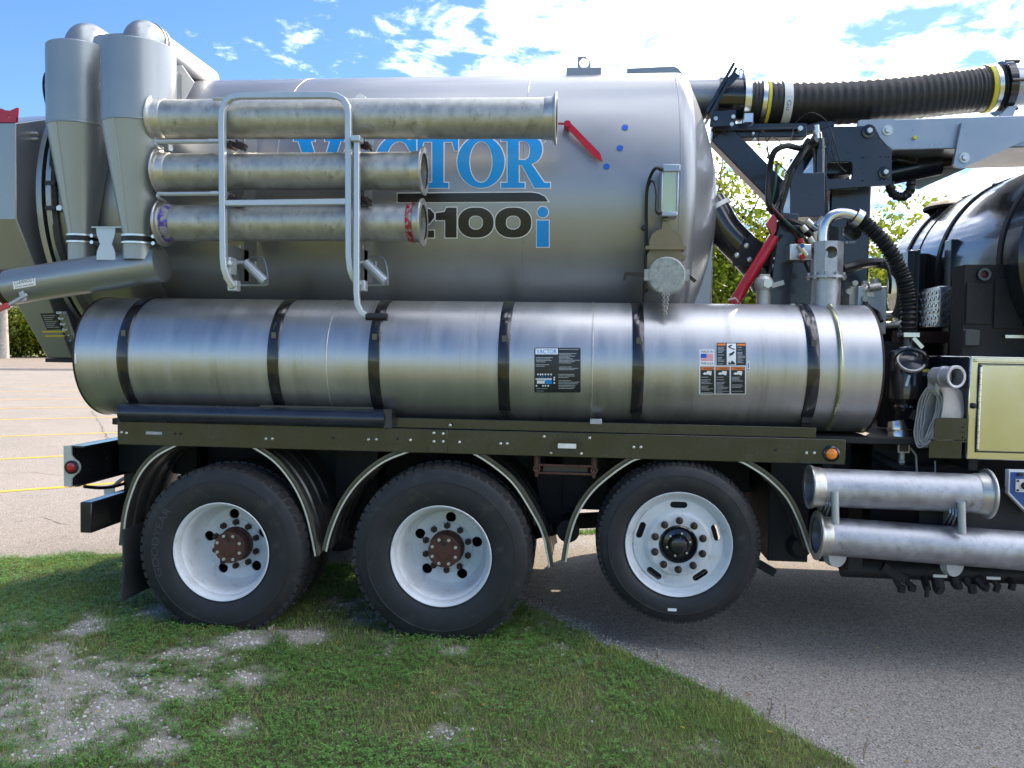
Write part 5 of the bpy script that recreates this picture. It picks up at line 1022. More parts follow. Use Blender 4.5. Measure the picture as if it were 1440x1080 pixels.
b = sq_tube([F(502, 194, -0.165), F(502, 300, -0.17), F(501.5, 412, -0.17), F(503, 428, -0.17), F(508, 439, -0.17), F(517, 445, -0.17), F(528, 445.5, -0.17)], 0.032); b.box(F(495, 194, -0.17).x, F(508, 194, -0.17).x, -0.20, -0.12, F(502, 200, -0.17).z, F(502, 192, -0.17).z); obj('rack_arm', b, M['rackpaint'], rack, bevel=0.004)
b = MB(); b.cyl(F(515, 445, -0.17), F(545, 446, -0.17), 0.022, n=16); obj('hand_grip', b, M['hose'], rack)
for xx, x2 in ((320, 343), (496, 512)):
    b = MB(); a, c = P(xx, 140, 0.08), P(x2, 396, 0.08); z_ = lambda py: P(xx, py, -0.05).z
    # cradle plate with scallops, in the YZ plane
    poly = [(-0.14, z_(150)), (-0.12, z_(138)), (-0.03, z_(136))]
    for zc_ in (A_[0].z, B_[0].z, C_[0].z):
        rr_ = 0.118
        for k_ in range(0, 9): tt = rad(90-22.5*k_); poly.append((0.0+rr_*math.cos(tt)*1.0, zc_+rr_*math.sin(tt)))
        poly.append((-0.05, zc_-rr_-0.012))
    poly += [(-0.05, z_(345)), (0.24, z_(350)), (0.30, z_(300)), (0.30, z_(200)), (0.22, z_(140)), (0.16, z_(124)), (0.08, z_(122)), (0.0, z_(128))]
    X = P(xx+3, 250, -0.05).x
    b = MB(); b.box(X, X+0.010, 0.125, 0.32, z_(392), z_(150)); b.box(X, X+0.010, -0.15, 0.13, z_(285), z_(272)); b.box(X, X+0.010, -0.15, 0.13, z_(212), z_(200)); b.box(X, X+0.010, -0.14, 0.2, z_(395), z_(345))
    bx = P(xx+20, 380, 0.1).x; b.plate([[(X+0.005, z_(392)), (bx-0.02, z_(392)), (bx-0.02, z_(340)), (X+0.005, z_(340))]], 0.10, 0.112)
    obj('cradle_plate', b, M['silverdk'], rack, bevel=0.003)
    b = MB(); q = P((xx+2 if xx < 400 else xx+2), 136, 0.0); ztop = P(xx, 122 if xx > 400 else 124, 0.0).z
    b.plate([[(q.x-0.042, q.z-0.10), (q.x+0.042, q.z-0.10), (q.x+0.042, q.z)]+[(q.x+0.042*math.cos(rad(t)), q.z+(ztop-q.z)*math.sin(rad(t))) for t in range(15, 180, 15)]+[(q.x-0.042, q.z)]], 0.125, 0.140); obj('top_stop', b, M['whitem'], rack, bevel=0.003)
    for py in (206, 283):
        b = MB(); q = P(xx+14, py, -0.08); b.bar(q+Vector((-0.05, 0, 0.02)), q+Vector((0.04, 0, -0.01)), 0.03, 0.03); b.bar(q+Vector((0.0, -0.02, 0.03)), q+Vector((0.06, -0.02, -0.03)), 0.012, 0.014); b.cyl(q+Vector((-0.03, -0.04, 0)), q+Vector((-0.03, 0.05, 0)), 0.016, n=10); b.cyl(q+Vector((0.03, -0.03, 0.01)), q+Vector((0.03, 0.05, 0.01)), 0.012, n=10); obj('latch', b, M['nut'], rack)
    # folding strut with U handle
    sx = 345 if xx < 400 else 514
    b = MB(); b.cyl(P(sx, 369, 0.02), P(sx+28, 396, 0.02), 0.028, n=20); b.cyl(P(sx-18, 369, 0.0), P(sx, 369, 0.02), 0.012, n=12); ob = obj('fold_strut', b, M['rackpaint'], rack)
    b = MB(); b.tube(spline([P(sx+4, 366, 0.1), P(sx+8, 362, 0.1), P(sx+20, 362, 0.1), P(sx+27, 367, 0.1), P(sx+31, 385, 0.1), P(sx+31, 397, 0.1), P(sx+27, 401, 0.1), P(sx-16, 401, 0.1)], 4), 0.007, 8); b.tube([P(sx+14, 368, 0.08), P(sx+15, 380, 0.08)], 0.01, 8); obj('strut_handle', b, M['silverdk'], rack)
    b = MB(); q = P(sx-22, 366, -0.14); b.ball(q+Vector((0, 0, -0.02)), 0.02, 10); b.box(q.x-0.012, q.x+0.004, -0.14, -0.05, q.z-0.08, q.z+0.02); e = P(sx-17 if xx < 400 else sx-6, 402, -0.11); b.box(e.x-0.028, e.x+0.028, -0.13, -0.07, e.z-0.03, e.z+0.03); obj('rack_foot', b, M['rackpaint'], rack, bevel=0.004)
b = MB()
for (x0, y0), (x1, y1) in (((219, 199.5), (306, 199)), ((222, 273), (309, 272.5))):
    b.tube([F(x1, y1, -0.145), F(x0, y0, -0.145)], 0.012, 10); b.tube(spline([F(x0, y0, -0.145), F(x0+1, y0+5, -0.13), F(x0+10, y0+10, 0.02)], 5), 0.010, 8); b.cyl(F(x1-12, y1-0.5, -0.15), F(x1+6, y1-0.5, -0.15), 0.014, n=10)
b.bar(P(212, 219, 0.12), P(240, 208, 0.05), 0.03, 0.04); b.cyl(P(300, 139, -0.12), P(317, 139, -0.12), 0.010, n=8); obj('retaining_rod', b, M['rackpaint'], rack)

# ---- water filler, gooseneck and fill hose
Yn = WY
a, c = P(1141, 429, Yn), P(1182, 391, Yn); xm = (a.x+c.x)/2; rN = (c.x-a.x)/2
b = MB(); b.cyl((xm, Yn, WZ+WR-0.05), (xm, Yn, c.z), rN, n=40); b.lathe([(0, 0.001), (0, rN*1.38), (0.016, rN*1.38), (0.016, rN)], (xm, Yn, P(1160, 392, Yn).z), (0, 0, 1), 40); 
for i in range(10): t = 2*math.pi*i/10; b.cyl((xm+rN*1.25*math.cos(t), Yn+rN*1.25*math.sin(t), P(1160, 391, Yn).z-0.012), (xm+rN*1.25*math.cos(t), Yn+rN*1.25*math.sin(t), P(1160, 391, Yn).z+0.03), 0.010, n=6)
neck = obj('filler_neck', b, M['galvlow'], T)
b = MB(); zA, zB = P(1163, 388, Yn).z, P(1163, 341, Yn).z; xg = P(1163, 360, Yn).x; rg = 20.5/1118*5.05*1.0
# air-gap housing: octagonal shell with a round window cut in each face
for k in range(8):
    t0, t1 = rad(22.5+45*k), rad(67.5+45*k); p0_, p1_ = Vector((xg+rg*math.cos(t0), Yn+rg*math.sin(t0), 0)), Vector((xg+rg*math.cos(t1), Yn+rg*math.sin(t1), 0)); W_ = (p1_-p0_).length; dx = (p1_-p0_)/W_; nn = Vector((dx.y, -dx.x, 0))
    zc_ = zA+(zB-zA)*0.66; polys = [rc(0, W_, zA, zB)]
    if k % 2 == 1: polys.append(circ(W_/2, zc_, 0.036, 20))
    b.plate(polys, 0, 0.004, lambda x, z, y, p0_=p0_, dx=dx, nn=nn: tuple(p0_+dx*x-nn*y*-1*0+nn*(-y)+Vector((0, 0, z))))
b.add([(xg+rg*math.cos(rad(22.5+45*k)), Yn+rg*math.sin(rad(22.5+45*k)), zB) for k in range(8)], [tuple(range(8))])
obj('air_gap_housing', b, M['galvlow'], neck, smooth=20)
Yh = Yn-0.02
goose = spline([P(1157, 345, Yn), P(1157, 330, Yn), P(1160, 316, Yn), P(1168, 305, Yn), P(1180, 300.5, Yn), P(1192, 301, Yn), P(1203, 305, Yn)], 6)
b = MB(); b.tube(goose, 0.032, 18); obj('gooseneck_pipe', b, M['alu2'], T)
hp = spline([P(1201, 304, Yn), P(1214, 312, Yn), P(1232, 329, Yn), P(1250, 351, Yn), P(1264, 376, Yn), P(1273, 402, Yn), P(1277, 430, Yn), P(1277, 468, Yn)], 22); rs = [0.043+0.0065*math.sin(2*math.pi*i/3.6) for i in range(len(hp))]
b = MB(); b.tube(hp, rs, 20); hose = obj('fill_hose', b, M['hose'], T, smooth=50)
b = MB(); d_ = (hp[6]-hp[0]).normalized(); b.lathe([(0, 0.046), (0, 0.054), (0.04, 0.054), (0.04, 0.046)], hp[2], d_, 24, closed=True); b.box(P(1266, 470, Yn).x, P(1288, 470, Yn).x, Yn-0.056, Yn+0.05, P(1270, 474, Yn).z, P(1270, 468, Yn).z); b.bar(P(1284, 475, Yn-0.03), P(1297, 489, Yn-0.03), 0.015, 0.022); obj('hose_clamp', b, M['alu2'], hose)
b = MB(); q = P(1198, 324, 0.5); b.plate([circ(q.x, q.z-0.01, 0.055, 20)], 0.48, 0.50); b.plate([[(q.x-0.05, q.z), (q.x-0.02, q.z+0.11), (q.x+0.03, q.z+0.12), (q.x+0.05, q.z)]], 0.482, 0.498); b.cyl((q.x, 0.45, q.z-0.01), (q.x, 0.48, q.z-0.01), 0.022, n=6); obj('hose_bracket', b, M['black'], T)

# ---- boom pedestal, boom and vacuum hose
Yb0, Yb1 = 1.02, 1.54
a, c = P(1168, 264, Yb0), P(1226, 264, Yb0)
b = MB(); b.box(a.x, c.x, Yb0, Yb1, 1.25, a.z+0.05); ped = obj('boom_pedestal', b, M['navy'], T, bevel=0.012)
b = MB(); b.plate([rrect(*[P(1173, 0, Yb0).x, P(1190, 0, Yb0).x, P(1180, 350, Yb0).z, P(1180, 318, Yb0).z], 0.035)], Yb0-0.004, Yb0-0.001); obj('pedestal_slot', b, M['matte'], ped)
b = MB(); b.flat([[(1188, 341), (1192.5, 338.5), (1192.5, 343.5)]], lambda x, y: P(x, y, Yb0-0.003))
for yy, x1 in ((339, 1204), (341, 1202)): b.flat([rc(1194, x1, yy, yy+0.9)], lambda x, y: P(x, y, Yb0-0.003))
obj('pedestal_print', b, M['print'], ped, smooth=0)
def pxpoly(pts, Y): return [(P(x, y, Y).x, P(x, y, Y).z) for x, y in pts]
Yt = 0.86
pl = pxpoly([(1157, 181), (1170, 178), (1222, 177), (1229, 181), (1233, 190), (1238, 199), (1246, 206), (1254, 211), (1254, 258), (1249, 260), (1162, 266)], Yt)
holes = [[(P(x, y, Yt).x, P(x, y, Yt).z) for x, y in rrect(1163, 1199, 227, 252, 5, 4)]]+[circ(P(x, y, Yt).x, P(x, y, Yt).z, 0.006, 8) for x, y in ((1214, 222), (1238, 221), (1213, 254), (1237, 253), (1243, 253), (1249, 253), (1249, 221), (1245, 221))]
b = MB(); b.plate([pl]+holes, Yt, Yt+0.03); b.plate([pl], 1.70, 1.73); xx0, xx1 = pl[0][0], pl[7][0]; b.box(xx0+0.02, xx1-0.2, Yt+0.03, 1.70, pl[10][1], pl[10][1]+0.03); b.box(xx0+0.0, xx0+0.02, Yt+0.1, 1.6, pl[10][1], pl[0][1]); turret = obj('boom_turret', b, M['navy'], T, bevel=0.004)
b = MB(); q0, q1 = P(1160, 232, 1.1), P(1192, 250, 1.1); b.box(q0.x-0.1, q1.x, 1.0, 1.5, q1.z, q0.z); obj('swing_drive', b, M['black'], turret, bevel=0.01)
for px, py, r_ in ((1221, 185, 0.040), (1243.5, 243, 0.036)):
    b = MB(); q = P(px, py, Yt); b.lathe([(0.0, r_*1.15), (-0.012, r_*1.1), (-0.014, r_*0.7), (-0.03, r_*0.65), (-0.03, r_*0.001)], (q.x, Yt, q.z), YA, 28); b.m = 1; b.lathe([(-0.03, r_*0.5), (-0.036, r_*0.45), (-0.036, 0.001)], (q.x, Yt, q.z), YA, 6); obj('pivot_pin', b, [M['black'], M['steel']], turret)
b = MB(); p = pxpoly([(1207, 170), (1211, 168.5), (1258, 167), (1258, 211), (1248, 205), (1238, 194), (1230, 178), (1207, 178)], 0.93); b.plate([p], 0.93, 0.96); b.plate([p], 1.58, 1.61)
bt0, bb0 = P(1257, 167.5, 0.96), P(1257, 211, 0.96); bt1, bb1 = P(1500, 156.5, 0.96), P(1500, 203, 0.96)
b.hexa([(bt0.x, 0.965, bb0.z), (bt1.x+0.6, 0.965, bb1.z-0.0), (bt1.x+0.6, 1.58, bb1.z), (bt0.x, 1.58, bb0.z), (bt0.x, 0.965, bt0.z), (bt1.x+0.6, 0.965, bt1.z), (bt1.x+0.6, 1.58, bt1.z), (bt0.x, 1.58, bt0.z)])
boom = obj('boom_arm', b, M['boom'], T, bevel=0.008)
b = MB(); p = pxpoly([(1353, 171.5), (1500, 164), (1500, 172), (1361, 233), (1353, 237), (1345, 236), (1341, 230)], 0.93); b.plate([p], 0.93, 0.958); b.plate([p], 1.59, 1.62); obj('boom_gusset', b, M['boom'], boom, bevel=0.004)
for px, py in ((1248, 183.5), (1356, 222)):
    b = MB(); q = P(px, py, 0.93); b.lathe([(0, 0.036), (-0.006, 0.034), (-0.006, 0.02), (-0.022, 0.018), (-0.022, 0.001)], (q.x, 0.93, q.z), YA, 20); obj('boom_pin', b, M['steel'], boom)
b = MB(); q = P(1286, 194, 0.96); b.cyl((q.x, 0.945, q.z), (q.x, 0.97, q.z), 0.012, n=12); obj('grease_fitting', b, M['yellow'], boom)
b = MB(); b.cyl(P(1243, 246, 1.28), P(1319, 230, 1.28), 0.082, n=28); lc = obj('lift_cylinder', b, M['black'], T); b = MB(); b.cyl(P(1317, 231, 1.28), P(1356, 223, 1.28), 0.032, n=16); obj('cylinder_rod', b, M['nut'], lc)
b = MB(); b.tube(spline([P(1250, 256, 1.1), P(1254, 270, 1.1), P(1262, 276, 1.1), P(1272, 276, 1.1), P(1280, 267, 1.1), P(1281, 254, 1.1)], 6), [0.03+0.004*math.sin(i*1.9) for i in range(31)], 12)
for k in range(4): b.tube(spline([P(1250+k*3, 221+k, 1.1), P(1262+k*3, 226, 1.15), P(1274+k*4, 228, 1.2), P(1284+k*2, 212, 1.2)], 5), 0.012, 8)
obj('hydraulic_loop', b, M['hose'], T)
# top beam and diagonal brace
b = MB(); b.bar(P(1000, 187, 1.28), P(1132, 185.5, 1.28), 0.12, 0.10); b.bar(P(1128, 185, 1.28), P(1170, 174, 1.28), 0.10, 0.06); b.bar(P(1000, 183, 1.20), P(1130, 181, 1.20), 0.03, 0.02); tb = obj('top_beam', b, M['navy'], T, bevel=0.006)
b = MB(); b.bar(P(1010, 189, 1.28), P(1118, 300, 1.28), 0.14, 0.165, (1, 0, 1)); obj('diagonal_brace', b, M['navy'], T, bevel=0.008)
b = MB(); 
for px, py in ((1125, 181), (1061, 196), (1059, 188)): q = P(px, py, 1.19); b.cyl((q.x, 1.175, q.z), (q.x, 1.22, q.z), 0.018 if px > 1100 else 0.009, n=12)
obj('beam_bolt', b, M['steel'], tb)
Yx = 1.28
b = MB(); b.cyl(P(960, 140, Yx), P(1020, 139, Yx), 0.138, n=36); obj('suction_neck', b, M['silver'], T)
b = MB(); b.cyl(P(1008, 139, Yx), P(1046, 140, Yx), 0.150, n=36); sc_ = obj('suction_coupling', b, M['black'], T)
b = MB(); b.bar(P(1027, 99, 1.1), P(990, 165, 1.1), 0.30, 0.02, (1, 0, 0)); b.bar(P(1031, 104, 1.1), P(995, 168, 1.1), 0.26, 0.02, (1, 0, 0)); b.bar(P(1036, 104, 1.0), P(1022, 118, 1.0), 0.02, 0.05); obj('coupling_flap', b, M['black'], sc_)
b = MB(); p = pxpoly([(1000, 157), (1035, 154), (1035, 176), (998, 178)], 1.08); b.plate([p], 1.08, 1.10); 
b.m = 1
for px, py in ((1006, 167.5), (1030.5, 165), (1028.5, 175.5)): q = P(px, py, 1.08); b.cyl((q.x, 1.06, q.z), (q.x, 1.085, q.z), 0.014, n=12)
obj('coupling_bracket', b, [M['black'], M['steel']], sc_)
b = MB(); q = P(1046, 141, Yx); b.lathe([(-0.02, 0.15), (-0.02, 0.185), (0.025, 0.180), (0.025, 0.15)], q, (1, 0, 0.0), 36, closed=True); b.tube(spline([P(1040, 111, 1.2), P(1040, 99, 1.2), P(1043, 97.5, 1.2), P(1045.5, 100, 1.2), P(1045, 112, 1.2)], 4), 0.007, 8); b.box(q.x-0.03, q.x+0.03, 1.08, 1.12, q.z-0.21, q.z-0.15); obj('coupling_clamp', b, M['alu2'], sc_)
path = spline([P(1051, 144.5, Yx), P(1100, 146, Yx), P(1180, 144.5, Yx), P(1270, 138, Yx), P(1340, 130, Yx), P(1385, 125.5, Yx), P(1408, 123, Yx)], 26)
rr = [0.1455+0.0065*abs(math.sin(i*math.pi/3.4)) for i in range(len(path))]
b = MB(); b.tube(path, rr, 40, cap=True); vh = obj('vacuum_hose', b, M['hose'], T, smooth=60)
def band(px, py, wd, r_, m, name):
    i = min(range(len(path)), key=lambda k: abs((path[k]-P(px, py, Yx)).x)); d = (path[min(i+2, len(path)-1)]-path[max(i-2, 0)]).normalized(); b = MB(); b.lathe([(-wd/2, r_-0.014), (-wd/2, r_), (wd/2, r_), (wd/2, r_-0.014)], path[i], d, 48, closed=True); return obj(name, b, m, vh), path[i], d
band(1070, 146, 0.03, 0.158, M['alu2'], 'hose_band'); band(1076, 146, 0.022, 0.159, M['yellow'], 'hose_band'); band(1386, 126, 0.03, 0.160, M['yellow'], 'hose_band'); band(1393, 126, 0.03, 0.160, M['alu2'], 'hose_band')
lb_, pc_, pd_ = band(1102, 146, 0.058, 0.1565, M['whitem'], 'hose_label')
b = MB()
def hl(x, y):   # along the hose circumference
    a_ = rad(62-124*x); n_ = Vector((0, -1, 0)); u_ = pd_.cross(n_).normalized(); return pc_+(n_*math.cos(a_)+u_*math.sin(a_)*(1 if u_.z > 0 else -1))*0.1575+pd_*(0.030*(y-0.5))
txt(b, 'Gu', lambda x, y: hl(0.56+0.2*x, y)); obj('label_print', b, M['dotblue'], vh, smooth=0)
b = MB(); b.flat([rc(0.03, 0.50, 0.0, 1.0)], lambda x, y: hl(x, -0.3+1.5*y), None); obj('label_print', b, M['blue'], vh, smooth=0)
b = MB(); b.cyl(P(1412, 125, Yx), P(1520, 118, Yx), 0.142, n=36); bp_ = obj('boom_tube', b, M['boom'], T)
b = MB(); d_ = (P(1440, 123, Yx)-P(1412, 125, Yx)).normalized(); b.lathe([(0, 0.14), (0, 0.182), (0.05, 0.182), (0.05, 0.14)], P(1404, 125, Yx), d_, 36, closed=True)
for dz in (-0.16, 0.16, 0.0): q = P(1404, 125, Yx); b.cyl(q+Vector((0, -0.18 if dz == 0 else -0.08, dz)), q+Vector((0.09, -0.18 if dz == 0 else -0.08, dz)), 0.014, n=8)
obj('tube_flange', b, M['black'], bp_)
b = MB(); q = P(1421, 95, 1.25); b.lathe([(-0.01, 0.022), (-0.01, 0.04), (0.01, 0.04), (0.01, 0.022)], q, YA, 18, closed=True); b.box(q.x-0.03, q.x+0.03, 1.24, 1.26, q.z-0.08, q.z-0.03); p = pxpoly([(1418, 150), (1430, 148), (1424, 166), (1402, 167)], 1.15); b.plate([p], 1.15, 1.18); obj('tube_bracket', b, M['boom'], bp_)
# lower black elbow
b = MB(); b.tube(spline([P(995, 285, 1.0), P(1006, 302, 1.0), P(1020, 325, 1.0), P(1042, 348, 1.0), P(1068, 378, 1.0), P(1080, 400, 1.0)], 6), 0.115, 28); el = obj('discharge_elbow', b, M['black'], T)
b = MB(); b.lathe([(0, 0.11), (0, 0.122), (0.03, 0.122), (0.03, 0.11)], P(1002, 291, 1.0), P(1008, 302, 1.0)-P(1000, 288, 1.0), 24, closed=True); obj('elbow_band', b, M['whitem'], el)
b = MB(); p = pxpoly([(1030, 362), (1056, 329), (1074, 343), (1090, 350), (1084, 374), (1031, 374)], 0.84); b.plate([p], 0.84, 0.86); obj('elbow_plate', b, M['matte'], el)
b = MB()
for px, py in ((1049.5, 345.5), (1036, 359), (1054, 365)): q = P(px, py, 0.84); b.ball(q, 0.019, 10, (1, 0.6, 1))
obj('plate_bolt', b, M['steel'], el)
# red safety prop
b = MB(); b.cyl(P(1031, 428, 0.62), P(1088, 334, 0.72), 0.036, n=20); p = pxpoly([(1077.5, 314), (1087, 301), (1092, 308), (1091, 325), (1086, 332), (1083, 325)], 0.70); b.plate([p], 0.69, 0.73); pr = obj('safety_prop', b, M['red'], T)
b = MB(); b.tube([P(1024, 422, 0.58), P(1034, 419, 0.56), P(1039, 425, 0.58)], 0.006, 8); obj('prop_pin', b, M['steel'], pr)
b = MB(); b.cyl(P(1096, 316, 0.8), P(1106, 345, 0.8), 0.055, n=20); b.cyl(P(1094, 312, 0.8), P(1097, 320, 0.8), 0.058, n=20); obj('breather', b, M['matte'], T)
# legs of the pedestal frame, valve and blocks behind the filler
b = MB(); b.bar(P(1110, 300, 0.75), P(1094, 430, 0.75), 0.02, 0.12); b.bar(P(1120, 268, 0.8), P(1102, 430, 0.8), 0.012, 0.02, (1, 0, 0)); b.box(P(1100, 400, 0.95).x, P(1170, 400, 0.95).x, 0.95, 1.0, 1.3, P(1100, 360, 0.95).z); b.bar(P(1127, 250, 0.9), P(1127, 310, 0.9), 0.3, 0.22, (1, 0, 0)); obj('pedestal_frame', b, M['navy'], T, bevel=0.004)
p = pxpoly([(1137, 245), (1160, 245), (1166, 305), (1128, 305)], 0.85); b = MB(); b.plate([p], 0.85, 1.02); obj('pedestal_gusset', b, M['matte'], T)
b = MB(); b.cyl(P(1152, 196, 0.80), P(1152, 244, 0.80), 0.038, n=20); b.cyl(P(1152, 207, 0.80), P(1152, 210, 0.80), 0.043, n=20); b.m = 1; b.cyl(P(1148, 243, 0.8), P(1148, 248, 0.8), 0.014, n=10); b.cyl(P(1148.5, 176, 0.8), P(1149, 197, 0.8), 0.016, n=12); b.cyl(P(1148.5, 183, 0.8), P(1148.5, 187, 0.8), 0.022, n=6); obj('accumulator', b, [M['black'], M['alu2']], T)
b = MB(); b.bar(P(1143, 200, 0.95), P(1113, 248, 0.95), 0.06, 0.10); b.cyl(P(1113, 252, 0.9), P(1140, 250, 0.9), 0.028, n=14); b.ball(P(1112, 250, 0.9), 0.045, 12); obj('swing_cylinder', b, M['black'], T)
b = MB(); a, c = P(1111, 343, 0.62), P(1143, 366, 0.62); b.box(a.x, c.x, 0.62, 0.76, c.z, a.z); vb = obj('valve_block', b, M['alu2'], T, bevel=0.006)
b = MB()
for px, py in ((1123, 345), (1127, 350), (1124, 357), (1128, 352)): q = P(px, py, 0.60); b.cyl(q, q+Vector((0.03, 0, -0.035)), 0.016, n=8)
for px, py, qx, qy in ((1138, 334, 1144, 343), (1149, 318, 1158, 306), (1146, 326, 1150, 340), (1128, 318, 1134, 325), (1134, 310, 1142, 317)): b.cyl(P(px, py, 0.66), P(qx, qy, 0.66), 0.022, n=12)
obj('hose_fitting', b, M['steel'], vb)
b = MB(); 
for px, py in ((1125, 336), (1127, 358)): q = P(px, py, 0.60); b.cyl(q, q+Vector((0.012, 0, -0.03)), 0.020, n=10)
b.m = 1; q = P(1126, 344, 0.60); b.cyl(q, q+Vector((0.01, 0, -0.02)), 0.020, n=10); obj('colour_collar', b, [M['red'], M['dotblue']], vb)
b = MB(); a, c = P(1065, 386, 0.55), P(1083, 428, 0.55); xm = (a.x+c.x)/2; b.cyl((xm, 0.55, c.z-0.1), (xm, 0.55, P(1070, 400, 0.55).z), 0.045, n=20); b.box(xm-0.03, xm+0.03, 0.52, 0.58, P(1070, 400, 0.55).z, a.z); b.ball((xm, 0.55, P(1070, 400, 0.55).z), 0.062, 14); b.bar(P(1085, 402, 0.52), P(1102, 397, 0.52), 0.02, 0.03); b.m = 1; q = P(1080, 398.5, 0.47); b.cyl(q, q+Vector((0, 0.05, 0)), 0.030, n=6); obj('ball_valve', b, [M['galv'], M['steel']], T)
b = MB(); a, c = P(1208, 402, 0.60), P(1243, 470, 0.60); b.box(a.x, c.x+0.02, 0.62, 0.80, c.z, a.z); mb_ = obj('hydraulic_manifold', b, M['boom'], T, bevel=0.006)
b = MB(); a, c = P(1198, 402, 0.62), P(1210, 428, 0.62); b.box(a.x, c.x, 0.66, 0.80, c.z, a.z)
for px, py, r_ in ((1217, 420, 0.02), (1224, 424, 0.017), (1203, 398, 0.018), (1195, 410, 0.02), (1238, 462, 0.02)): q = P(px, py, 0.60); b.cyl(q, q+Vector((0, 0.04, 0)), r_, n=12)
b.cyl(P(1222, 405, 0.57), P(1238, 403, 0.57), 0.024, n=14); b.cyl(P(1216, 401, 0.68), P(1216, 395, 0.68), 0.02, n=8); b.cyl(P(1231, 402, 0.68), P(1231, 392, 0.68), 0.03, n=12)
for y_ in (443, 457): b.cyl(P(1245, y_, 0.68), P(1268, y_-1, 0.68), 0.022, n=12)
obj('manifold_fitting', b, M['galv'], mb_)
b = MB(); b.flat([rc(1219, 1229, 411, 417)], lambda x, y: P(x, y, 0.612)); obj('manifold_tag', b, M['white'], mb_, smooth=0)
# hydraulic hose tangle
rg_ = random.Random(3)
def hz(pts, r, Y=0.75, m='hose', nm='hydraulic_hose'): b = MB(); b.tube(spline([P(x, y, Y+rg_.uniform(-0.05, 0.05)) for x, y in pts], 7), r, 8); obj(nm, b, M[m], T)
hz([(1150, 200), (1130, 215), (1114, 240), (1105, 270), (1098, 300), (1110, 312)], 0.016); hz([(1148, 196), (1126, 208), (1106, 205), (1088, 215), (1082, 245), (1081, 285), (1095, 302), (1120, 318)], 0.020); hz([(1146, 190), (1125, 224), (1112, 246), (1100, 275), (1090, 296)], 0.014)
hz([(1080, 290), (1095, 305), (1115, 312), (1140, 322), (1160, 335)], 0.022); hz([(1088, 296), (1104, 312), (1116, 330), (1125, 345)], 0.013); hz([(1094, 300), (1110, 316), (1124, 330), (1138, 342)], 0.013); hz([(1083, 288), (1100, 308), (1120, 322), (1136, 330), (1150, 332)], 0.016); hz([(1110, 318), (1130, 322), (1146, 336)], 0.018)
hz([(1127, 358), (1134, 372), (1140, 384)], 0.014); hz([(1100, 330), (1090, 345), (1083, 380), (1078, 392)], 0.010); hz([(1104, 322), (1098, 355), (1086, 392)], 0.007)
hz([(1185, 378), (1200, 374), (1225, 369), (1245, 371), (1262, 383), (1268, 402), (1266, 430), (1258, 445)], 0.030, 0.62); hz([(1185, 384), (1205, 376), (1228, 372), (1250, 376), (1263, 390)], 0.022, 0.66); hz([(1244, 368), (1249, 378), (1252, 395), (1251, 412)], 0.010, 0.6)
hz([(1215, 425), (1222, 432), (1234, 440), (1240, 452)], 0.012, 0.58)
hz([(1092, 230), (1090, 262), (1084, 288)], 0.008, 0.72, 'wire', 'green_hose'); hz([(1090, 296), (1108, 314), (1124, 328), (1136, 340)], 0.009, 0.70, 'wire', 'green_hose')
hz([(1086, 292), (1102, 308), (1114, 322), (1124, 338)], 0.010, 0.69, 'maroon', 'maroon_hose')
for pts in ([(1112, 200), (1118, 175), (1135, 160), (1150, 161), (1165, 175), (1175, 205), (1182, 230)], [(1082, 225), (1068, 205), (1067, 190), (1075, 187), (1082, 222)], [(1082, 225), (1078, 205), (1083, 193), (1092, 195), (1104, 208)], [(1090, 226), (1100, 235), (1110, 245)], [(1172, 186), (1170, 210), (1176, 228), (1190, 242)], [(1054, 178), (1060, 172)]): hz(pts, 0.0035, 0.8, 'hose', 'thin_cable')

# ---- transverse black silencer and machinery at the right
SXc, SZc, SR = 3.86, 2.33, 0.66
b = MB(); b.lathe([(-1.15, SR), (0.75, SR), (0.86, SR*0.97), (0.95, SR*0.87), (1.02, SR*0.68), (1.07, SR*0.40), (1.09, 0.001)], (SXc, 1.15, SZc), (0, 1, 0), 96); b.lathe([(-1.15, SR), (-1.22, SR*0.9), (-1.28, SR*0.5), (-1.29, 0.001)], (SXc, 1.15, SZc), (0, 1, 0), 96); sil = obj('blower_silencer', b, M['black'], T)
for y_ in (1.62, 1.02, 0.2):
    b = MB(); b.lathe([(-0.022, SR), (-0.022, SR+0.008), (0.022, SR+0.008), (0.022, SR)], (SXc, y_, SZc), (0, 1, 0), 96); obj('silencer_band', b, M['matte'], sil)
b = MB(); b.lathe([(0, SR), (0.0, SR+0.004), (0.008, SR+0.004), (0.008, SR)], (SXc, 1.4, SZc), (0, 1, 0), 96); obj('silencer_seam', b, M['nut'], sil)
b = MB(); q = P(1330, 294, 1.7); b.cyl((q.x+0.06, 1.7, SZc+SR-0.25), (q.x+0.06, 1.7, q.z), 0.12, n=24); b.lathe([(0.0, 0.21), (0.02, 0.215), (0.06, 0.16), (0.075, 0.001)], (q.x+0.06, 1.7, q.z-0.01), (0, 0, 1), 28); obj('rain_cap', b, M['matte'], sil)
b = MB(); q = P(1398, 268, 1.15); b.plate([[(q.x-0.04, q.z-0.08), (q.x+0.05, q.z-0.08), (q.x+0.02, q.z+0.05), (q.x-0.01, q.z+0.05)], circ(q.x+0.005, q.z+0.02, 0.014, 10)], 1.14, 1.16); obj('silencer_lug', b, M['boom'], sil)
b = MB(); a, c = P(1283, 352, 1.05), P(1350, 352, 1.05); b.box(a.x, c.x+1.0, 1.22, 1.26, 1.3, a.z); q = P(1357, 390, 0.16); b.box(q.x, q.x+1.5, 0.16, 0.32, 1.3, P(1357, 372, 0.16).z); b.box(q.x+0.25, q.x+1.5, 0.32, 1.2, 1.3, P(1357, 372, 0.16).z-0.02); sb = obj('machine_housing', b, M['matte'], T)
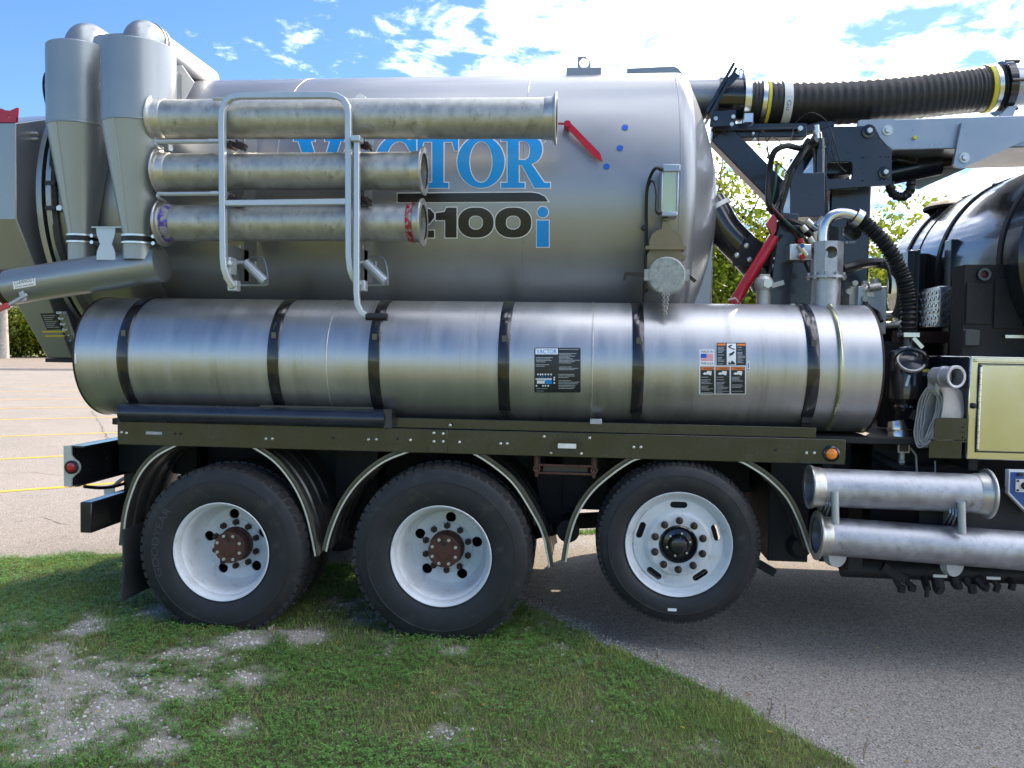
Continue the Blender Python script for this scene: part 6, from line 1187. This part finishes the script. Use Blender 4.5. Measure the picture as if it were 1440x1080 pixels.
for (x0, x1, y0, y1) in ((1400, 1438, 392, 462), (1360, 1394, 398, 456)):
    a, c = P(x0, y0, 0.15), P(x1, y1, 0.15); b = MB(); b.box(a.x, c.x, 0.148, 0.159, c.z, a.z); obj('housing_panel', b, M['matte'], sb, bevel=0.003)
b = MB()
for px, py, yy in ((1283.5, 352, 1.12), (1345, 336, 0.80)): q = P(px, py, yy); b.box(q.x-0.03, q.x+0.035, yy, yy+0.10, 1.32, q.z); b.box(q.x+0.02, q.x+0.035, yy-0.05, yy, 1.32, q.z)
obj('housing_post', b, M['black'], T, bevel=0.004)
b = MB(); q = P(1383, 386, 0.155); b.lathe([(0, 0.040), (-0.02, 0.036), (-0.02, 0.022), (0.0, 0.020)], (q.x, 0.16, q.z), YA, 24); b.m = 1; b.lathe([(-0.004, 0.022), (-0.008, 0.012), (-0.008, 0.001)], (q.x, 0.16, q.z), YA, 20); obj('gauge', b, [M['black'], M['maroon']], sb)
a, c = P(1322, 402, 0.78), P(1340, 460, 0.78); d = P(1286, 404, 1.10)
M['tread'] = mat('tread_plate', (0.60, 0.60, 0.58), 0.36, 1.0, 0.1, 20)
b = MB(); b.box(a.x, c.x, 0.78, 1.20, c.z, a.z); tp = obj('tread_plate_box', b, M['tread'], T, bevel=0.006)
b = MB()
for i in range(13):
    for j in range(6):
        yy = 0.80+0.030*i; zz2 = c.z+0.025+(a.z-c.z-0.04)*j/5.5; s = 1 if (i+j) % 2 else -1; q = Vector((a.x-0.002, yy, zz2)); b.bar(q+Vector((0, -0.010, -0.012*s)), q+Vector((0, 0.010, 0.012*s)), 0.008, 0.006, (1, 0, 0))
for j in range(9):
    for i in range(2): s = 1 if (i+j) % 2 else -1; q = Vector((a.x+0.025+0.03*i, 0.778, c.z+0.02+(a.z-c.z-0.03)*j/8.5)); b.bar(q+Vector((-0.010, 0, -0.010*s)), q+Vector((0.010, 0, 0.010*s)), 0.007, 0.006, (0, -1, 0))
obj('tread_ridges', b, M['alu2'], tp)
b = MB(); q = P(1279, 478, 0.78); e = P(1337, 466, 0.78); b.box(q.x-0.1, e.x, 0.80, 0.815, q.z-0.02, e.z); b.box(e.x-0.012, e.x, 0.70, 0.80, q.z-0.02, e.z+0.0); 
for px in (1290, 1312, 1332): w_ = P(px, 473, 0.79); b.cyl((w_.x, 0.795, w_.z), (w_.x, 0.81, w_.z), 0.012, n=10)
obj('mount_angle', b, M['brown'], T)
b = MB(); a, c = P(1358, 463, 0.12), P(1378, 486, 0.12); b.box(a.x, c.x, 0.12, 0.155, c.z, a.z); obj('housing_foot', b, M['navy'], T, bevel=0.004)
b = MB(); a, c = P(1414, 471, 0.13), P(1470, 476, 0.13); b.box(a.x, c.x, 0.13, 0.155, c.z, a.z); obj('chrome_strip', b, M['alu2'], T)

# ---- toolbox
a, c = P(1366, 501, 0.02), P(1357.5, 646, 0.02); bx = (a.x+c.x)/2; zt2, zb2 = a.z, c.z; bx1 = bx+1.35
b = MB(); b.box(bx, bx1, 0.02, 0.66, zb2, zt2); tool = obj('toolbox', b, M['boxmetal'] if 'boxmetal' in M else M['alu2'], T, bevel=0.006)
M['boxmetal'] = mat('polished_box', (0.66, 0.66, 0.62), 0.16, 1.0, 0.03, 3, 0.015, 4, rvar=0.04); tool.data.materials[0] = M['boxmetal']
b = MB(); dz0, dz1, dx0 = P(1375, 634, 0.012).z, P(1379, 513, 0.012).z, P(1378, 560, 0.012).x
b.box(dx0, bx1-0.06, 0.008, 0.0195, dz0, dz1); dr_ = obj('toolbox_door', b, M['boxmetal'], tool, bevel=0.003)
b = MB(); b.m = 0; b.box(dx0-0.012, dx0-0.004, 0.015, 0.0196, dz0-0.008, dz1+0.008); b.box(dx0-0.012, bx1-0.05, 0.015, 0.0196, dz1+0.002, dz1+0.009); b.box(dx0-0.012, bx1-0.05, 0.015, 0.0196, dz0-0.009, dz0-0.002); obj('door_seal', b, M['hose'], tool)
b = MB(); 
for i in range(14): z_0 = dz0+0.01+(dz1-dz0-0.02)*i/14; b.cyl((dx0-0.004, 0.006, z_0), (dx0-0.004, 0.006, z_0+(dz1-dz0-0.02)/14*0.92), 0.007, n=8)
obj('piano_hinge', b, M['alu2'], dr_.parent)
b = MB(); b.box(bx+0.02, bx1, -0.004, 0.0195, P(1370, 509, 0.0).z, P(1370, 504.5, 0.0).z); obj('drip_edge', b, M['boxmetal'], tool, bevel=0.003)
b = MB(); b.box(bx-0.004, bx-0.001, 0.026, 0.655, zb2+0.01, zt2-0.01); obj('side_lining', b, M['navy'], tool)
b = MB(); q = P(1370.5, 571, 0.0); b.ball((q.x, 0.015, q.z), 0.017, 14); obj('rubber_stop', b, M['hose'], tool)
b = MB(); b.box(bx+0.05, bx+0.1, 0.1, 0.6, zb2-0.07, zb2); b.box(bx-0.3, bx+0.05, 0.5, 0.56, zb2-0.06, zb2); obj('toolbox_bracket', b, M['matte'], T)
# ---- black pump and coupling left of the toolbox
Yq = 0.42
b = MB(); q = P(1277, 480, Yq); z_ = lambda py: P(1277, py, Yq).z
b.lathe([(z_(475), 0.045), (z_(492), 0.05), (z_(494), 0.100), (z_(500), 0.112), (z_(560), 0.112), (z_(566), 0.095), (z_(568), 0.075), (z_(572), 0.082), (z_(576), 0.075), (z_(592), 0.055)], (q.x, Yq, 0), (0, 0, 1), 36); pump = obj('strainer_pump', b, M['black'], T)
b = MB(); w_ = P(1281, 508, Yq-0.12); b.lathe([(0, 0.085), (-0.012, 0.08), (-0.012, 0.07), (-0.004, 0.066)], w_, (0.1, 1, -0.75), 32); b.m = 1; b.lathe([(-0.004, 0.068), (-0.012, 0.03), (-0.013, 0.001)], w_, (0.1, 1, -0.75), 32); obj('sight_glass', b, [M['galv'], M['navy']], pump)
b = MB(); b.tube(spline([P(1255, 520, 0.28), P(1258, 500, 0.26), P(1275, 490, 0.25), P(1298, 497, 0.26), P(1303, 515, 0.28)], 6), 0.016, 10); obj('pump_bail', b, M['black'], pump)
b = MB(); b.plate([[(P(x, y, 0.285).x, P(x, y, 0.285).z) for x, y in ((1272.5, 542.5), (1277, 527), (1280.5, 528), (1276, 543.5))]], 0.283, 0.286); obj('pump_tag', b, M['white'], pump)
b = MB(); b.flat([rc(1295, 1306.5, 519, 523)], lambda x, y: P(x, y, 0.32)); b.m = 1; b.flat([rc(1295, 1306.5, 523, 529)], lambda x, y: P(x, y, 0.32)); obj('caution_tag', b, [M['yellow'], M['decal']], pump, smooth=0)
b = MB(); p0_, p1_ = P(1259, 592, 0.28), P(1265, 620, 0.26); d_ = (p1_-p0_).normalized(); b.lathe([(0, 0.03), (0, 0.045), (0.03, 0.052), (0.045, 0.056), (0.06, 0.052), (0.07, 0.056), (0.10, 0.056), (0.115, 0.045), (0.115, 0.001)], p0_, d_, 32); obj('hose_coupling', b, M['alu2'], pump)
b = MB(); a_, c_ = P(1263, 622.5, 0.24), P(1279, 637, 0.24); b.m = 0; b.plate([rrect(a_.x, c_.x, c_.z, a_.z, 0.004)], 0.24, 0.25); b.m = 1; b.plate([rrect(a_.x+0.008, c_.x-0.008, c_.z+0.008, a_.z-0.008, 0.003)], 0.237, 0.2395); b.m = 0; b.cyl((a_.x+0.03, 0.26, c_.z), (a_.x+0.03, 0.26, c_.z-0.05), 0.018, n=12); b.ball((a_.x+0.03, 0.26, c_.z-0.055), 0.022, 10); b.tube([P(1280, 630, 0.24), P(1288, 640, 0.24), P(1289, 665, 0.24)], 0.006, 8); b.tube([P(1315, 648, 0.24), P(1315, 665, 0.24)], 0.005, 8); obj('drain_cock', b, [M['galv'], M['decal']], pump)
b = MB(); b.box(P(1245, 500, 0.6).x, P(1300, 500, 0.6).x, 0.62, 0.7, 1.3, P(1250, 480, 0.62).z); b.bar(P(1282, 582, 0.2), P(1318, 603, 0.1), 0.02, 0.05); b.tube(spline([P(1230, 640, 0.4), P(1260, 655, 0.3), P(1300, 660, 0.3), P(1340, 652, 0.4)], 5), 0.03, 10); obj('pump_bracket', b, M['matte'], T)
# canvas hose keeper plate
b = MB(); a_, c_ = P(1315, 587, -0.06), P(1360, 619, -0.06); b.plate([rrect(a_.x, c_.x, c_.z, a_.z, 0.02)]+[circ(P(1354, y, -0.06).x, P(1354, y, -0.06).z, 0.005, 8) for y in (601, 608, 615)], -0.06, -0.052); b.box(a_.x, c_.x, -0.06, 0.3, c_.z-0.012, c_.z-0.004); b.box(a_.x, c_.x, -0.0, 0.008, c_.z-0.11, c_.z-0.012); obj('hose_keeper', b, M['rail'], T)

# ---- lower pipe cradles, control panel, plumbing under the toolbox
b = MB()
for px, y0, y1 in ((1174, 691, 737), (1352, 706, 751)):
    b.cyl(P(px, y0, -0.17), P(px+1, y1, -0.17), 0.020, n=16)
    p0_ = P(px-3, y0+14, -0.15); p1_ = P(px-10, (y0+y1)/2+6, 0.02)
    for k in range(3): b.bar(p0_+Vector((-0.01-0.015*k, 0.02, 0.02)), p1_+Vector((-0.02*k, 0.05, 0)), 0.008, 0.10-0.02*k)
    b.bar(P(px, (y0+y1)/2, -0.15), P(px-8, (y0+y1)/2, 0.3), 0.02, 0.05)
for px, py in ((1180, 786), (1345, 799)): q = P(px, py, -0.02); b.cyl(q+Vector((-0.03, 0.03, 0.02)), q+Vector((-0.01, -0.01, 0.02)), 0.066, n=24)
obj('low_pipe_cradle', b, M['rackpaint'], T, smooth=35)
b = MB(); a_ = P(1188, 792, 0.14); zc_ = P(1440, 812, 0.14).z; b.cyl((a_.x, 0.2, zc_), (5.2, 0.2, zc_), 0.055, n=16); b.box(P(1190, 800, 0.12).x, P(1210, 800, 0.12).x, 0.09, 0.3, P(1200, 801, 0.12).z, P(1200, 770, 0.12).z); b.box(a_.x, 5.2, 0.22, 0.3, zc_-0.02, zc_+0.10)
rq = random.Random(12); b.bar(P(1240, 796, 0.15), P(1272, 815, 0.15), 0.05, 0.05)
for px in (1268, 1283, 1304, 1322, 1347, 1366, 1389, 1404, 1424, 1450):
    p0_ = P(px-rq.uniform(4, 16), 812, 0.16); p1_ = P(px, 816+rq.uniform(2, 14), 0.12+rq.uniform(-0.03, 0.05)); b.tube(spline([p0_, p0_.lerp(p1_, 0.6)+Vector((0, 0, rq.uniform(-0.02, 0.005))), p1_], 4), rq.uniform(0.016, 0.034), 10); b.cyl(p1_+Vector((0, 0, 0.012)), p1_-Vector((rq.uniform(-0.01, 0.02), 0, rq.uniform(0.02, 0.055))), rq.uniform(0.012, 0.024), n=6)
pm = obj('drain_manifold', b, M['matte'], T, bevel=0.004)
b = MB()
for px, py in ((1322, 810), (1397, 813)): q = P(px, py, 0.095); b.box(q.x-0.038, q.x+0.038, 0.092, 0.097, q.z-0.008, q.z+0.008)
obj('manifold_tag', b, M['whitem'], pm)
b = MB(); a_ = P(1419, 662, -0.02); pl = [(P(x, y, -0.02).x, P(x, y, -0.02).z) for x, y in ((1419, 661), (1600, 664), (1600, 724), (1447, 724), (1418, 694))]; b.plate([pl], -0.02, 0.02); pan = obj('control_panel', b, M['white'], T)
b = MB(); pl2 = [(P(x, y, -0.024).x, P(x, y, -0.024).z) for x, y in ((1421.5, 664), (1598, 667), (1598, 721), (1448, 721), (1420.5, 692.5))]; b.plate([pl2], -0.0235, -0.0205); obj('panel_face', b, M['panelblue'], pan)
b = MB(); q = P(1438, 683, -0.03); b.plate([rrect(q.x-0.036, q.x+0.05, q.z-0.036, q.z+0.036, 0.006)], -0.030, -0.024); b.m = 1; b.lathe([(0, 0.022), (-0.02, 0.018), (-0.02, 0.001)], (q.x+0.012, -0.03, q.z), YA, 8); q = P(1434, 667, -0.03); b.cyl(q, q+Vector((0, -0.012, 0)), 0.012, n=10)
for dx, dz in ((-0.026, 0.026), (-0.026, -0.026)): w_ = P(1438, 683, -0.03)+Vector((dx, 0, dz)); b.cyl(w_, w_+Vector((0, -0.006, 0)), 0.006, n=8)
obj('panel_switch', b, [M['whitem'], M['nut']], pan)
b = MB(); b.box(2.75, 4.9, 0.05, 0.12, 0.66, 1.02); b.tube(spline([P(1385, 680, 0.1), P(1400, 690, 0.05), P(1412, 688, 0.03), P(1420, 680, 0.02)], 5), 0.018, 8)
for px, py in ((1190, 745), (1210, 748), (1232, 752), (1262, 745), (1290, 752), (1325, 755)): q = P(px, py, 0.3); b.cyl(q, q+Vector((0.03, 0.1, -0.06)), 0.05, n=10)
b.box(2.28, 2.34, 0.30, 0.6, 0.5, 1.2); obj('underbody_part', b, M['matte'], T, bevel=0.004)

b = MB(); b.box(2.75, 5.0, 1.75, 2.44, 1.26, 2.02); obj('far_shadow_block', b, M['navy'], T, bevel=0.01)  # unseen block, added to stop sun leaking through onto the asphalt
# ---- cab and steering axle (unseen ahead of the picture, cab added mainly to cast shadow)
b = MB(); solidYZ(b, [(0.12, 0.95), (0.12, 2.2), (0.28, 2.95), (2.28, 2.95), (2.44, 2.2), (2.44, 0.95)], 5.05, 6.5); solidYZ(b, [(0.35, 0.85), (0.35, 1.75), (0.55, 1.95), (2.0, 1.95), (2.2, 1.75), (2.2, 0.85)], 6.5, 7.9); cab = obj('cab', b, M['black'], T, bevel=0.03)
b = MB(); b.hexa([(5.5, 0.175, 2.05), (6.3, 0.175, 2.05), (6.2, 0.285, 2.7), (5.5, 0.285, 2.7), (5.5, 0.20, 2.05), (6.3, 0.20, 2.05), (6.2, 0.31, 2.7), (5.5, 0.31, 2.7)]); obj('side_window', b, M['navy'], cab)
for y, rz in ((0.0, 0), (2*YC, math.pi)):
    c = w3.copy(); COL.objects.link(c); link(c, T, (6.9, y, 0.51)); c.rotation_euler = (0, 0, rz); c.scale = (1.1, 1, 1.1)
    if 'label' in c.keys(): del c['label']
    for ch in w3.children:
        if ch.name.split('.')[0] in ('tyre', 'hub'): d = ch.copy(); COL.objects.link(d); d.parent = c

# ---- loose suction pipes on the low cradle and the rolled canvas hose
YL = -0.06
spipe('short aluminium suction pipe on the lower cradle below the water tank, upper of the two', P(1137, 684.5, YL), P(1388, 694.5, YL), 0.107, 0.122, 0.138, M['galvlow'], 'aluminium pipes on the low cradle')
spipe('long aluminium suction pipe lowest on the truck, running out of the picture', P(1147, 752.5, YL), P(1560, 784, YL), 0.107, 0.138, 0.138, M['galvlow'], 'aluminium pipes on the low cradle')
# flat canvas hose rolled into an upright oval
q0 = P(1318, 586, 0.0); ht = thing('rolled_hose', (q0.x, 0.12, P(1310, 632, 0).z), 'flattened grey canvas hose rolled up beside the toolbox with metal coupling', 'hose')
b = MB(); zt3, zb3 = P(1325, 541, 0.05).z, P(1310, 630, 0.05).z; zc3 = (zt3+zb3)/2; hz3 = (zt3-zb3)/2; c0 = P(1305, 585, 0.06); turns = 4; n = 240; vs = []; Wd = 0.165; axd = Vector((0.90, 0.43, 0)); dpd = Vector((-0.43, 0.90, 0))
for i in range(n+1):
    u = i/n; ang = rad(80)+u*turns*2*math.pi; ry, rz_ = 0.090*(1-0.74*u), hz3*(1-0.27*u); ca, sa = math.cos(ang), math.sin(ang); sa2 = math.copysign(abs(sa)**0.85, sa); wob = 0.0045*math.sin(3*ang+1)+0.0025*math.sin(7.3*ang)
    for l_ in (0.0038, -0.0038):
        for s_ in (0, 1):
            z_r = (rz_+l_+wob)*sa2; p_ = Vector((c0.x, 0.06, zc3))+axd*(Wd*s_+0.05*z_r/hz3+0.006*math.sin(ang*2+s_*2)+0.010*u*(1 if s_ == 0 else -1))-dpd*((ry+l_+wob)*ca); vs.append((p_.x, p_.y, zc3+z_r))
fs = []
for i in range(n):
    o_, p_ = 4*i, 4*i+4; fs += [(o_, o_+1, p_+1, p_), (o_+2, p_+2, p_+3, o_+3), (o_, p_, p_+2, o_+2), (o_+1, o_+3, p_+3, p_+1)]
b.add(vs, fs); obj('hose_roll', b, M['hosecloth'], ht, smooth=50)
b = MB(); k_ = [P(1318, 545, 0.02), P(1310, 538, 0.05), P(1318, 531, 0.05), P(1332, 528, 0.04)]; vs = []
for p_, hh, ww_ in zip(k_, (0.045, 0.04, 0.045, 0.052), (0.03, 0.05, 0.06, 0.052)): vs += [p_+Vector((0, -ww_, -hh)), p_+Vector((0, ww_, -hh)), p_+Vector((0, ww_, hh)), p_+Vector((0, -ww_, hh))]
b.add(vs, [(4*i+j, 4*i+(j+1) % 4, 4*i+4+(j+1) % 4, 4*i+4+j) for i in range(3) for j in range(4)]); obj('hose_tail', b, M['hosecloth'], ht, smooth=60)
b = MB(); q = P(1340, 530, -0.06); ax = Vector((0.35, -1, 0.02)).normalized(); o_ = q-ax*0.13
b.lathe([(0, 0.048), (0.0, 0.052), (0.06, 0.054), (0.065, 0.060), (0.085, 0.060), (0.09, 0.056), (0.135, 0.056), (0.14, 0.064), (0.155, 0.064), (0.158, 0.058), (0.156, 0.047), (0.06, 0.044), (0.02, 0.042)], o_, ax, 36); obj('coupling', b, M['galvlow'], ht)
b = MB(); b.lathe([(0.065, 0.044), (0.06, 0.001)], o_, ax, 24); obj('coupling_core', b, M['hose'], ht)
